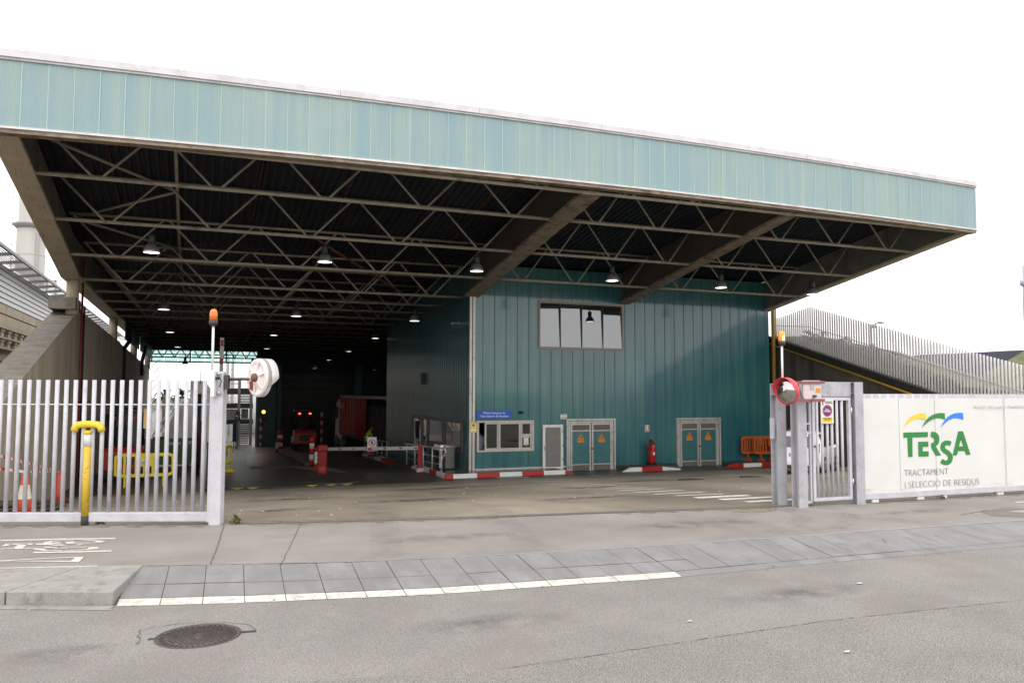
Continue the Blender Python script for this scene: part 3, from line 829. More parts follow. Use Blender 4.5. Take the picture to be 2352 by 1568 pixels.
# longitudinal bar, wind bracing and sag rods
mb = MB()
for xc in (-0.65,):
    mb.path([(xc, YF + 0.3, zb(YF) + 1.3), (xc, YW, zb(YW) + 1.3), (xc, 46, zb(46) + 1.3)], 0.05, 6)
    if xc < 0:
        for (y0, y1, s) in ((19.7, 22.4, 0), (22.4, 25.2, 1), (25.2, 28, 0), (28, 30.7, 1)):
            a, b = (xl(y0) + 0.15, xc) if s else (xc, xl(y0) + 0.15)
            mb.tube((a, y0, zb(y0) + 1.28), (b, y1, zb(y1) + 1.28), 0.045, 6)
mb.build('wind_bracing', CREAM, hall)
mb = MB()
for xc in (-2.3, 1.6, 4.2, 8.6, 12.4, 15.0, 19.6, 22):
    mb.path([(xc, YF + 0.3, zb(YF) + 1.36), (xc, YW - 0.1, zb(YW - 0.1) + 1.36)], 0.018, 5)
mb.build('sag_rod', RUST, hall)
for (xa, ya, xb, yb) in ((3.5, 27.7, 7.5, 30.7), (-1.5, 30.7, -0.6, 27.7)):
  MB().tube((xa, ya, zb(ya) + 1.2), (xb, yb, zb(yb) + 0.1), 0.05, 6).build('rusty_brace', mat('rusty_steel', (0.13, 0.05, 0.03), 0.8, var=0.3), hall)
# columns along the left retaining wall
WTOP = [(13.9, 0.02), (31.5, 4.83), (68, AY('D', 345, 848, 68).z)]
for y in (30.6, 43.6, 55.5, 67.8):
    x = xl(y) + (-0.12 if y < 31 else -0.16)
    MB().lathe([(0.2, lerp_pts(WTOP, y) - 0.02), (0.2, zb(y) - 0.02)], (x, y, 0), 16).build('column', LFL if y < 50 else CREAM, hall)
# side and rear cladding
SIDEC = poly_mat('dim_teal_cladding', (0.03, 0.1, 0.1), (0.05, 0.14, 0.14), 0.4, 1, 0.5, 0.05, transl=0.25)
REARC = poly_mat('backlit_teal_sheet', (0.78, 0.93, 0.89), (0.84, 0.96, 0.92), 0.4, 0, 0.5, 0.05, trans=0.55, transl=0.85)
mb = MB()
for (ya, yb) in ((46, 50.4), (50.5, 54.9), (56, 61), (61.1, 67.5)):
    mb.hexa([(xl(ya) + 0.15, ya, zb(ya) - 0.9), (xl(ya) + 0.2, ya, zb(ya) - 0.9), (xl(yb) + 0.2, yb, zb(yb) - 0.9), (xl(yb) + 0.15, yb, zb(yb) - 0.9),
             (xl(ya) + 0.15, ya, zb(ya) + 0.1), (xl(ya) + 0.2, ya, zb(ya) + 0.1), (xl(yb) + 0.2, yb, zb(yb) + 0.1), (xl(yb) + 0.15, yb, zb(yb) + 0.1)])
mb.build('side_cladding', SIDEC, hall)
XRO = 4.62; zrb = AY('D', 345, 828, YE).z
mb = MB(); x = XLE
while x < XRO:
    mb.box(x + 0.02, YE + 0.2, zrb, min(x + 0.98, XRO), YE + 0.24, zrb + 0.85); x += 1.0
mb.build('rear_fascia', REARC, hall)
mb = MB(); yq_ = YE - 0.5
for h in (zrb + 0.28, zrb + 1.0): mb.bar((XLE, yq_, h), (XRO, yq_, h), 0.1, 0.1)
for k in range(9):
    xa = XLE + (XRO - XLE) * k / 9; xb = XLE + (XRO - XLE) * (k + 1) / 9; mb.bar((xa, yq_, zrb + 0.28), ((xa + xb) / 2, yq_, zrb + 1.0), 0.08, 0.08); mb.bar(((xa + xb) / 2, yq_, zrb + 1.0), (xb, yq_, zrb + 0.28), 0.08, 0.08)
mb.build('lattice_girder', mat('dark_green_steel', (0.02, 0.03, 0.028), 0.6), hall)
mb = MB().box(XLE - 0.2, YE + 0.1, zrb - 0.12, XRO, YE + 0.19, zrb)
mb.box(XLE - 0.2, YE + 0.19, zrb + 0.85, XRO, YE + 0.3, zb(YE) + 1.5)
mb.box(XLE - 0.2, YE + 0.1, zrb + 0.5, XRO, YE + 0.19, zrb + 0.58)
for x in (-3.3, -0.5, 2.2): mb.box(x, YE + 0.1, zrb, x + 0.1, YE + 0.19, zb(YE) + 1.3)
mb.build('rear_beam', mat('dark_green_steel', (0.02, 0.03, 0.028), 0.6), hall)
RW = mat('dark_rear_wall', (0.018, 0.03, 0.032), 0.7, var=0.3, scale=0.8, stretch=(2, 1, 0.1))
mb = MB().box(XRO, YE, -3.0, 26, YE + 0.3, 7.0)
mb.build('rear_wall', RW, hall)
TEALP = mat('teal_pilaster', (0.035, 0.09, 0.095), 0.5, var=0.15, scale=2, stretch=(1, 1, 0.2))
MB().box(XRO + 0.05, YE - 0.5, -3.0, XRO + 1.5, YE - 0.01, 4.2).build('pilaster', TEALP, hall)
MB().box(XRO + 1.62, YE - 0.25, -3.0, XRO + 1.95, YE - 0.01, 4.2).build('pilaster', TEALP, hall)
pa, pb = AY('C3', 725, 520, YE - 0.1), AY('D', 740, 880, YE - 0.1)
mb = MB(); z = -2.55
while z < 3.0:
    mb.box(pa.x, YE - 0.10, z, 12.2, YE - 0.01, z + 0.56); z += 0.6
mb.build('shutter_door', mat('dark_shutter', (0.03, 0.029, 0.027), 0.6, var=0.15, scale=2), hall, bevel=0.02)
MB().box(12.6, YE - 0.2, -3, 13.2, YE - 0.01, 4.2).build('pilaster', TEALP, hall)
mb = MB().box(XR, 31.0, -3, XR + 0.25, YE, 7.1)  # unseen wall, added on the right to block light from the hall
mb.build('side_wall', RW, hall)

# ------------------------------------------------------------------ office block under the canopy
office = thing('office_block', 'teal ribbed two storey office block standing under the canopy', 'office building', (17.5, 30, -1.27))
YP = YW - 0.03          # plane of frames
ax = lambda c, x, y: AY(c, x, y, YW)


def fr(c, xa, ya, xb, yb):           # rectangle on the front wall: x0,x1,z0,z1
    p, q = ax(c, xa, ya), ax(c, xb, yb)
    return min(p.x, q.x), max(p.x, q.x), min(p.z, q.z), max(p.z, q.z)


UW = fr('E2', 482, 100, 2085, 1050); RWN = fr('A3', 708, 1102, 1105, 1309)
D1 = fr('A3', 1330, 1089, 1672, 1456); D2 = fr('A4', 703, 1082, 1012, 1431); WD = fr('A3', 1165, 1129, 1306, 1437)
WB = -1.5
mb = MB()
wall_grid(mb, XO + 0.02, XR - 0.05, WB, 7.1, YW, YW + 0.2, [UW, RWN])
x = XO + 0.5
while x < XR - 0.2:                       # standing joints
    zs = [(-1.15, 7.05)]
    for h in (UW, RWN, D1, D2, WD):
        if h[0] - 0.04 < x < h[1] + 0.04:
            ns = []
            for a, b in zs:
                if h[2] > a: ns.append((a, min(b, h[2] - 0.03)))
                if h[3] < b: ns.append((max(a, h[3] + 0.03), b))
            zs = [(a, b) for a, b in ns if b - a > 0.02]
    for a, b in zs: mb.box(x - 0.012, YW - 0.012, a, x + 0.012, YW + 0.05, b, 1)
    x += 0.5
mb.build('front_wall', [WALLP, JOINT], office, fix=False)
mb = MB()
n_ = 14 * 44; ys_ = [YW + 0.02 + 14.96 * k / n_ for k in range(n_ + 1)]        # rounded corrugation
dx_ = lambda y: 0.017 * (1 - math.cos((y - YW) / 0.34 * 2 * PI))
for a, b in zip(ys_, ys_[1:]): mb.poly([(XO + dx_(a), a, -2.2), (XO + dx_(b), b, -2.2), (XO + dx_(b), b, 7.0), (XO + dx_(a), a, 7.0)], 0, True)
mb.box(XO + 0.05, YW + 0.02, -2.2, XO + 0.15, 45.0, 7.0)
mb.build('side_wall', SIDEP, office)
MB().box(XO + 0.15, 44.8, -2.2, XR, 45.0, 7.0).build('rear_wall', RW, office)
mb = MB()
for dx in (-0.015, 0.12): mb.box(XO + dx - 0.06, YW - 0.06, -1.12, XO + dx + 0.035, YW - 0.002, 6.0, 0)
mb.box(XO + 0.02, YW - 0.04, -1.12, XO + 0.06, YW - 0.002, 6.0, 1)
mb.build('corner_trim', [ALU, BLACK], office)
mb = MB().box(XO + 0.2, YW - 0.025, -1.12, WD[0] + 1.2, YW - 0.002, -1.06)
mb.build('plinth_trim', ALU, office)
# upper window
x0, x1, z0, z1 = UW
win = thing('window', 'x', 'x'); 
for k_ in ('label', 'category'): del win[k_]
win.parent = office
for k, tl in enumerate((0.062, 0.058, 0.06, 0.075)):           # four panes, each set with its own slight tilt
    a, b = x0 + 0.08 + (x1 - x0 - 0.16) * k / 4 + 0.003, x0 + 0.08 + (x1 - x0 - 0.16) * (k + 1) / 4 - 0.003
    MB().hexa([(a, YW + 0.055 - tl * 1.2, z0 + 0.1), (b, YW + 0.055 - tl * 1.2, z0 + 0.1), (b, YW + 0.09, z0 + 0.1), (a, YW + 0.09, z0 + 0.1), (a, YW + 0.055, z1 - 0.1), (b, YW + 0.055, z1 - 0.1), (b, YW + 0.09, z1 - 0.1), (a, YW + 0.09, z1 - 0.1)]).build('pane', WINDOW, win)
mb = MB()
for (a, b, c, d) in ((x0, x1, z1 - 0.1, z1), (x0, x1, z0, z0 + 0.1), (x0, x0 + 0.08, z0 + 0.1, z1 - 0.1), (x1 - 0.08, x1, z0 + 0.1, z1 - 0.1)):
    mb.box(a, YW - 0.05, c, b, YW + 0.1, d)
mb.build('frame', mat('dirty_bronze_frame', (0.3, 0.255, 0.22), 0.5, var=0.15, scale=5, col2=(0.14, 0.1, 0.08), amt2=0.37, scale2=5), win)
for k in (1, 2, 3): MB().box(x0 + (x1 - x0) * k / 4 - 0.015, YW - 0.045, z0 + 0.1, x0 + (x1 - x0) * k / 4 + 0.015, YW + 0.1, z1 - 0.1).build('mullion', BLACK, win)
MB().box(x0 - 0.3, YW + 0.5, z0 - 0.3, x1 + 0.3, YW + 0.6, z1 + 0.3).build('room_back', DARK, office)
# reception window (sliding) with desk room behind
x0, x1, z0, z1 = RWN
px = lambda x, y: ax('B7', x, y)
win = thing('tmp', 'x', 'x'); bpy.data.objects.remove(win)
win = MB()
for (a, b, c, d) in ((x0, x1, z1 - 0.07, z1), (x0, x1, z0, z0 + 0.07), (x0, x0 + 0.09, z0 + 0.07, z1 - 0.07), (x1 - 0.09, x1, z0 + 0.07, z1 - 0.07)):
    win.box(a, YW - 0.05, c, b, YW + 0.1, d)
win = win.build('sliding_window', mat('pale_aluminium', (0.5, 0.47, 0.43), 0.45, metal=0.1, var=0.1, scale=5), office)
PALE = MATS['pale_aluminium']


def sash(xa, xb, za, zb_, y, w, parent, m=PALE, name='sash', g=CLEARG):
    mb = MB()
    for (a, b, c, d) in ((xa, xb, zb_ - w, zb_), (xa, xb, za, za + w), (xa, xa + w, za + w, zb_ - w), (xb - w, xb, za + w, zb_ - w)):
        mb.box(a, y, c, b, y + 0.04, d)
    s = mb.build(name, m, parent)
    MB().box(xa + w, y + 0.015, za + w, xb - w, y + 0.022, zb_ - w).build('pane', g, parent)
    return s


X_ = lambda x: px(x, 600).x
zl, zh = z0 + 0.07, z1 - 0.07
DGL = glass_mat('dim_window_glass', (0.3, 0.36, 0.34), 0.06, clear=1)
sash(X_(465), X_(755), zl, zh, YW + 0.0, 0.07, win, g=DGL); sash(X_(752), X_(1205), zl, zh, YW - 0.042, 0.07, win, g=DGL)
zm = px(1300, 635).z
sash(X_(1212), X_(1440), zm, zh, YW - 0.03, 0.07, win, g=DGL); sash(X_(1212), X_(1440), zl, zm - 0.002, YW - 0.03, 0.07, win, g=DGL)
p, q = px(1275, 678), px(1375, 830)
pap = MB().box(p.x, YW - 0.022, q.z, q.x, YW - 0.018, p.z).build('paper_notice', WHITE); tag(pap, 'printed white notice taped inside the small pane of the reception window', 'notice')
mb = MB()
for k in range(7): mb.box(p.x + 0.05, YW - 0.0235, p.z - 0.2 - k * 0.045, q.x - 0.05, YW - 0.0222, p.z - 0.215 - k * 0.045)
mb.build('print', mat('grey_ink', (0.2, 0.2, 0.2), 0.8), pap)
mb = MB(); a, b = max(x0 - 0.4, XO + 0.3), x1 + 0.5
mb.box(a, YW + 3.0, z0 - 0.4, b, YW + 3.1, z1 + 0.6); mb.box(a, YW + 0.21, z0 - 0.5, b, YW + 3.0, z0 - 0.4); mb.box(a, YW + 0.21, z1 + 0.5, b, YW + 3.0, z1 + 0.6)
mb.box(a - 0.1, YW + 0.21, z0 - 0.5, a, YW + 3.1, z1 + 0.6); mb.box(b, YW + 0.21, z0 - 0.5, b + 0.1, YW + 3.1, z1 + 0.6)
mb.build('reception_room', mat('dim_room', (0.03, 0.03, 0.03), 0.8), office)
MB().box(max(x0 - 0.3, XO + 0.35), YW + 0.25, z0 + 0.02, x1 + 0.3, YW + 0.9, z0 + 0.06).build('desk', mat('dark_desk', (0.05, 0.045, 0.04), 0.5), office)
mb = MB()
for k in range(14): mb.box(X_(790) + k * 0.06, YW + 2.0, z0 + 0.2, X_(790) + k * 0.06 + 0.045, YW + 2.01, z1)
mb.build('blind', mat('grey_green_blind', (0.09, 0.12, 0.11), 0.7), office)
# small white door with frosted panel
x0, x1, z0, z1 = WD
d = MB()
for (a, b, c, e) in ((x0, x1, z1 - 0.11, z1), (x0, x1, z0, z0 + 0.11), (x0, x0 + 0.11, z0 + 0.11, z1 - 0.11), (x1 - 0.11, x1, z0 + 0.11, z1 - 0.11)): d.box(a, YW - 0.08, c, b, YW - 0.002, e)
d = d.build('white_door', WHITE, office, bevel=0.008)
MB().box(x0 + 0.11, YW - 0.05, z0 + 0.11, x1 - 0.11, YW - 0.002, z1 - 0.11).build('frosted_panel', mat('grey_frosted_panel', (0.2, 0.19, 0.18), 0.6, var=0.1, scale=3), d)
hd = MB().box(x0 + 0.04, YW - 0.095, (z0 + z1) / 2 - 0.12, x0 + 0.075, YW - 0.08, (z0 + z1) / 2 + 0.05); hd.tube((x0 + 0.06, YW - 0.12, (z0 + z1) / 2), (x0 + 0.17, YW - 0.12, (z0 + z1) / 2), 0.012)
hd.build('handle', STEEL, d)
for zz in (0.2, 0.5, 0.82): MB().box(x1 - 0.035, YW - 0.1, z0 + (z1 - z0) * zz, x1 - 0.015, YW - 0.08, z0 + (z1 - z0) * zz + 0.1).build('hinge', mat('grey_hinge', (0.25, 0.25, 0.25), 0.5), d)
# double service doors with louvres and hazard plates
ORANGE = mat('hazard_orange', (0.62, 0.22, 0.015), 0.5, var=0.06)
INK = mat('black_ink', (0.01, 0.01, 0.01), 0.6)
LOUV = mat('grey_louvre', (0.17, 0.15, 0.13), 0.5, var=0.1)
TEALD = mat('teal_door_sheet', (0.045, 0.155, 0.165), 0.4, var=0.1, scale=2, spec=0.5)
TEALD2 = mat('darker_teal_door_sheet', (0.04, 0.14, 0.15), 0.4, var=0.1, scale=2, spec=0.5)


def dbl_door(R, lab1, lab2, sheet, gsp):
    x0, x1, z0, z1 = R
    f = MB(); w = 0.075
    for k, (o, y) in enumerate(((0, -0.09), (0.1, -0.06))):
        f.box(x0 + o, YW + y, z1 - o - w, x1 - o, YW - 0.002, z1 - o); f.box(x0 + o, YW + y, z0, x0 + o + w, YW - 0.002, z1 - o - w); f.box(x1 - o - w, YW + y, z0, x1 - o, YW - 0.002, z1 - o - w)
    door = f.build('double_door', ALU, office)
    MB().box(x0 + 0.07, YW - 0.02, z0 + 0.01, x1 - 0.07, YW - 0.001, z1 - 0.07).build('door_backing', BLACK, door)
    xm = (x0 + x1) / 2; za, zbm = z0 + (z1 - z0) * 0.16, z0 + (z1 - z0) * 0.78
    for s in (0, 1):
        a, b = (x0 + 0.19, xm - 0.02) if s == 0 else (xm + 0.02, x1 - 0.19)
        lf = MB(); v = 0.07
        lf.box(a, YW - 0.075, z0 + 0.02, a + v, YW - 0.021, z1 - 0.19); lf.box(b - v, YW - 0.075, z0 + 0.02, b, YW - 0.021, z1 - 0.19)
        lf.box(a + v, YW - 0.075, z1 - 0.25, b - v, YW - 0.021, z1 - 0.19); lf.box(a + v, YW - 0.075, za - 0.02, b - v, YW - 0.021, za + 0.02); lf.box(a + v, YW - 0.075, zbm - 0.025, b - v, YW - 0.021, zbm + 0.025)
        lf.box(a + v, YW - 0.075, z0 + 0.02, b - v, YW - 0.021, z0 + 0.05)
        leaf = lf.build('door_leaf', ALU, door)
        MB().box(a + v, YW - 0.05, za + 0.02, b - v, YW - 0.022, zbm - 0.025).build('panel', sheet, door)
        for (c, e) in ((z0 + 0.06, za - 0.03), (zbm + 0.03, z1 - 0.26)):
            lv = MB(); n = 6
            for i in range(n):
                zz = c + (e - c) * (i + 0.5) / n
                lv.hexa([(a + v, YW - 0.07, zz - 0.025), (b - v, YW - 0.07, zz - 0.025), (b - v, YW - 0.03, zz + 0.02), (a + v, YW - 0.03, zz + 0.02),
                         (a + v, YW - 0.07, zz - 0.015), (b - v, YW - 0.07, zz - 0.015), (b - v, YW - 0.03, zz + 0.03), (a + v, YW - 0.03, zz + 0.03)])
            lv.build('louvre', LOUV, door)
        # hazard plate
        c = (a + b) / 2; zt = zbm - 0.12; hw = 0.16
        pl = MB().prism([(c - hw, YW - 0.052, zt - 0.25), (c + hw, YW - 0.052, zt - 0.25), (c, YW - 0.052, zt)], (0, -0.004, 0))
        pl.box(c - hw, YW - 0.056, zt - 0.37, c + hw, YW - 0.052, zt - 0.262)
        sg = pl.build('hazard_sign', ORANGE); tag(sg, (lab1, lab2)[s], 'warning sign', gsp)
        bt = MB().prism([(c + 0.02, YW - 0.057, zt - 0.05), (c - 0.035, YW - 0.057, zt - 0.15), (c + 0.0, YW - 0.057, zt - 0.15), (c - 0.02, YW - 0.057, zt - 0.22), (c + 0.04, YW - 0.057, zt - 0.13), (c + 0.005, YW - 0.057, zt - 0.13)], (0, -0.002, 0))
        bt.prism([(c - hw, YW - 0.0562, zt - 0.258), (c + hw, YW - 0.0562, zt - 0.258), (c + hw, YW - 0.0562, zt - 0.263), (c - hw, YW - 0.0562, zt - 0.263)], (0, -0.001, 0))
        bt.build('lightning_bolt', INK, sg)
    h = MB().tube((xm + 0.05, YW - 0.12, (z0 + z1) / 2 - 0.12), (xm - 0.06, YW - 0.12, (z0 + z1) / 2 - 0.1), 0.016); h.tube((xm + 0.05, YW - 0.12, (z0 + z1) / 2 - 0.12), (xm + 0.05, YW - 0.06, (z0 + z1) / 2 - 0.12), 0.03)
    h.build('handle', BLACK, door)
    return door


dbl_door(D1, 'orange hazard plate on the left leaf of the double door beside the white door', 'orange hazard plate on the right leaf of the double door beside the white door', TEALD, 'hazard plates on the service doors')
dbl_door(D2, 'orange hazard plate on the left leaf of the double door beside the extinguisher', 'orange hazard plate on the right leaf of the double door nearest the orange barriers', TEALD2, 'hazard plates on the service doors')
# side glazing facing the driveway
sx = lambda x, y: AX('E3', x, y, XO)
ya = sx(520, 440).y; yb = sx(1575, 440).y; zt = sx(1575, 430).z; zsill = sx(1575, 1040).z
gl = MB()
for (c, d, e, f) in ((min(ya, yb) - 0.05, max(ya, yb), zt - 0.12, zt + 0.02), (min(ya, yb) - 0.05, sx(860, 600).y, zsill - 0.12, zsill + 0.1)):
    gl.box(XO - 0.08, c, e, XO - 0.002, d, f)
for xx in (535, 735, 860, 1200, 1570):
    yy = sx(xx, 700).y; lowz = -1.12 if xx in (535, 735, 860) else zsill
    gl.box(XO - 0.08, yy - 0.09, lowz, XO - 0.002, yy + 0.09, zt - 0.12)
glz = gl.build('side_glazing', mat('bronze_frame', (0.11, 0.095, 0.085), 0.5, var=0.1), office)
for (xa, xb) in ((560, 715), (765, 825), (890, 1180), (1225, 1560)):
    y1_, y0_ = sx(xa, 700).y, sx(xb, 700).y
    lowz = -1.0 if xa < 860 else zsill + 0.1
    MB().box(XO - 0.03, min(y0_, y1_), lowz, XO - 0.004, max(y0_, y1_), zt - 0.12).build('pane', WINDOW, glz)
mb = MB().box(XO - 0.12, sx(340, 850).y - 0.12, AX('A3', 340, 850, XO).z, XO - 0.002, sx(340, 850).y + 0.12, AX('A3', 340, 770, XO).z)

# ------------------------------------------------------------------ fixtures on the office wall
YS = YW - 0.014
lt = MB().ell((ax('B7', 1208, 150).x, YW - 0.1, ax('B7', 1208, 150).z), (0.11, 0.09, 0.055)); lt.box(ax('B7', 1208, 150).x - 0.04, YW - 0.05, ax('B7', 1208, 150).z - 0.03, ax('B7', 1208, 150).x + 0.04, YW - 0.001, ax('B7', 1208, 150).z + 0.03)
tag(lt.build('bulkhead_lamp', BLACK), 'small oval dark lamp on the teal wall right of the blue sign', 'wall lamp')
p, q = ax('B7', 290, 113), ax('B7', 1012, 275)
BLUE = mat('sign_blue', (0.012, 0.10, 0.50), 0.4, var=0.03)
WINK = mat('white_lettering', (0.8, 0.8, 0.8), 0.5, var=0)
s = MB().box(p.x, YW - 0.05, q.z, q.x, YW - 0.015, p.z).build('blue_sign', BLUE); tag(s, 'blue plant name sign above the reception window', 'sign')
text('lettering', 'Planta Integral de', ax('B7', 428, 180), ax('B7', 885, 180), 0.088, WINK, s, depth=0.055)
text('lettering', 'Valorització de Residus', ax('B7', 360, 248), ax('B7', 950, 248), 0.088, WINK, s, depth=0.055)
p, q = ax('B7', 142, 348), ax('B7', 286, 568)
s = MB().box(p.x, YW - 0.075, q.z, q.x, YW - 0.062, p.z).build('camera_notice', mat('notice_yellow', (0.72, 0.55, 0.04), 0.5)); tag(s, 'yellow and white video surveillance notice at the office corner', 'notice')
p, q = ax('B7', 165, 395), ax('B7', 266, 462)
m = MB().box(p.x, YW - 0.079, q.z, q.x, YW - 0.0755, p.z); p, q = ax('B7', 152, 495), ax('B7', 275, 535); m.box(p.x, YW - 0.079, q.z, q.x, YW - 0.0755, p.z); m.build('white_field', WHITE, s)
p, q = ax('B7', 185, 415), ax('B7', 240, 445)
m = MB().hexa([(p.x, YW - 0.083, p.z - .03), (q.x, YW - 0.083, q.z), (q.x, YW - 0.08, q.z), (p.x, YW - 0.08, p.z - .03), (p.x, YW - 0.083, p.z), (q.x, YW - 0.083, q.z + .08), (q.x, YW - 0.08, q.z + .08), (p.x, YW - 0.08, p.z)])
m.box((p.x + q.x) / 2 - .01, YW - 0.083, p.z - 0.01, (p.x + q.x) / 2 + .01, YW - 0.08, p.z + 0.06); m.build('camera_pictogram', INK, s)
p, q = ax('B7', 2040, 188), ax('B7', 2175, 290)
s = MB().box(p.x, YW - 0.05, q.z, q.x, YW - 0.014, p.z).build('meter_plate', WHITE, bevel=0.012); tag(s, 'small white number plate at the top left corner of the nearer double door', 'plate')
m = MB()
for k in range(6): m.box(p.x + (q.x - p.x) * (0.12 + k * 0.135), YW - 0.053, q.z + 0.04, p.x + (q.x - p.x) * (0.19 + k * 0.135), YW - 0.0505, q.z + 0.085)
m.box(p.x + 0.05, YW - 0.053, p.z - 0.05, q.x - 0.05, YW - 0.0505, p.z - 0.03); m.build('print', INK, s)
p, q = ax('E1', 668, 255), ax('E1', 760, 400)
s = MB().box(p.x, YW - 0.04, q.z, q.x, YW - 0.014, p.z).build('extinguisher_sign', mat('faded_white_sign', (0.55, 0.45, 0.45), 0.6)); tag(s, 'faded pink and white fire extinguisher sign on the teal wall above the extinguisher', 'sign')
p, q = ax('E1', 680, 265), ax('E1', 748, 345)
m = MB().box(p.x, YW - 0.043, q.z, q.x, YW - 0.0405, p.z); p2, q2 = ax('E1', 680, 372), ax('E1', 748, 390); m.box(p2.x, YW - 0.043, q2.z, q2.x, YW - 0.0405, p2.z); m.build('pink_field', mat('faded_pink', (0.45, 0.16, 0.2), 0.6), s)
m = MB(); c = (p + q) / 2; m.box(c.x - 0.03, YW - 0.047, c.z - 0.1, c.x + 0.03, YW - 0.0435, c.z + 0.05); m.box(c.x - 0.015, YW - 0.047, c.z + 0.051, c.x + 0.05, YW - 0.0435, c.z + 0.09); m.build('pictogram', WHITE, s)
# trolley extinguisher
e0 = AG('E1', 740, 1135); e0 = Vector((ax('E1', 745, 1135).x, YW - 0.32, -1.11))
t = thing('fire_extinguisher', 'large red trolley fire extinguisher standing against the teal wall', 'fire extinguisher', e0)
m = MB().lathe([(0.0, 0.06), (0.13, 0.07), (0.155, 0.11), (0.155, 0.74), (0.13, 0.83), (0.06, 0.88), (0.045, 0.93), (0.0, 0.93)], e0, 20); m.build('cylinder', RED, t)
m = MB().path([e0 + Vector(v) for v in ((0.12, 0.05, 0.4), (0.12, 0.02, 0.95), (0.08, 0, 1.06), (-0.18, 0, 1.05), (-0.24, 0.02, 0.95), (-0.12, 0.05, 0.5))], 0.02, 8); m.build('handle_frame', REDW, t)
m = MB().path([e0 + Vector(v) for v in ((0.0, -0.05, 0.9), (0.02, -0.12, 1.0), (-0.1, -0.1, 1.05), (-0.16, -0.1, 0.9), (-0.1, -0.15, 0.6))], 0.022, 8); m.ell(e0 + Vector((-0.06, 0, 1.03)), (0.1, 0.05, 0.055)); m.build('hose', BLACK, t)
m = MB().box(e0.x - 0.04, e0.y - 0.162, e0.z + 0.42, e0.x + 0.05, e0.y - 0.15, e0.z + 0.54); m.box(e0.x - 0.02, e0.y - 0.162, e0.z + 0.76, e0.x + 0.02, e0.y - 0.14, e0.z + 0.8); m.build('label_sticker', WHITE, t)
for sx_ in (-0.17, 0.17): MB().lathe([(0.0, -0.03), (0.085, -0.03), (0.085, 0.03), (0, 0.03)], e0 + Vector((sx_, 0.08, 0.085)), 14, axis='X').build('wheel', BLACK, t)
# yellow pipe on the office end
m = MB().path([(25.02, YW - 0.1, -1.3), (25.02, YW - 0.1, 5.9)], 0.09, 10)
m.path([(25.22, YW - 0.05, 6.0), (25.22, YW - 0.05, 4.35), (25.24, 29.6, 4.25)], 0.03, 6)
tag(m.build('yellow_gas_pipe', mat('dull_yellow_pipe', (0.25, 0.15, 0.02), 0.5, var=0.15, scale=3, stretch=(1, 1, 0.3))), 'dull yellow gas pipes running up the right hand end of the office', 'pipe')
# kerb islands
def island(name, lab, pts, zt, h, bands, x_of, gsp=None):
    """pts: outline (x, y); front face painted in red and white bands given by x limits"""
    pass


def band_kerb(name, lab, path, zb_, zt, seq, m, grp, ends=None):
    """row of painted kerb stones along path; seq: cumulative metres and colour index"""
    t = thing(name, lab, 'kerb', path[0] + Vector((0, 0, zb_)), grp)
    return t


kerbt = thing('painted_kerb', 'raised grey island with red and white painted kerb round the office corner', 'kerb', (12, 29, -1.27))
kf = [AZ('A3', x, y, -1.27) for x, y in ((465, 1497), (527, 1497), (702, 1494), (870, 1491), (1036, 1487), (1196, 1483), (1355, 1479), (1412, 1476))]
yk = sum(p.y for p in kf) / len(kf); xk = [p.x for p in kf]; ZT = -1.11
for i, (a, b) in enumerate(zip(xk, xk[1:])):
    zr = ZT if i < 6 else -1.27
    MB().hexa([(a, yk, -1.35), (b, yk, -1.35), (b, yk + 0.14, -1.35), (a, yk + 0.14, -1.35), (a, yk + 0.02, ZT), (b, yk + 0.02, zr), (b, yk + 0.14, zr), (a, yk + 0.14, ZT)]).build('kerb_stone', [RED, WHITE][i % 2], kerbt, bevel=0.012)
xi = 8.62                                     # inner side along the driveway
ysd = [yk + 0.02, 30.1, 31.2, 32.2, 33.2, 34.2]
x_at = lambda y: xk[0] + (xi + 0.25 - xk[0]) * (y - yk) / (34.2 - yk)
for i, (a, b) in enumerate(zip(ysd, ysd[1:])):
    xa, xb = x_at(a), x_at(b); zr = ZT if i < 4 else -1.27
    MB().hexa([(xa, a, -1.5), (xa + 0.14, a, -1.5), (xb + 0.14, b, -1.5), (xb, b, -1.5), (xa, a, ZT), (xa + 0.14, a, ZT), (xb + 0.14, b, zr), (xb, b, zr)]).build('kerb_stone', [WHITEW, REDW][i % 2], kerbt, bevel=0.012)
WETF = mat('wet_grey_tiles', (0.06, 0.055, 0.05), 0.22, var=0.2, scale=1.5, spec=0.6)
MB().prism([(xk[0] + 0.14, yk + 0.14, -1.114), (xk[6], yk + 0.14, -1.114), (xk[6], YW - 0.002, -1.114), (XO - 0.002, YW - 0.002, -1.114), (XO - 0.002, 35.5, -1.3), (x_at(34.2) + 0.14, 34.2, -1.3), (x_at(33.2) + 0.14, 33.2, -1.114)], (0, 0, -0.3)).build('island_top', WETF, kerbt)
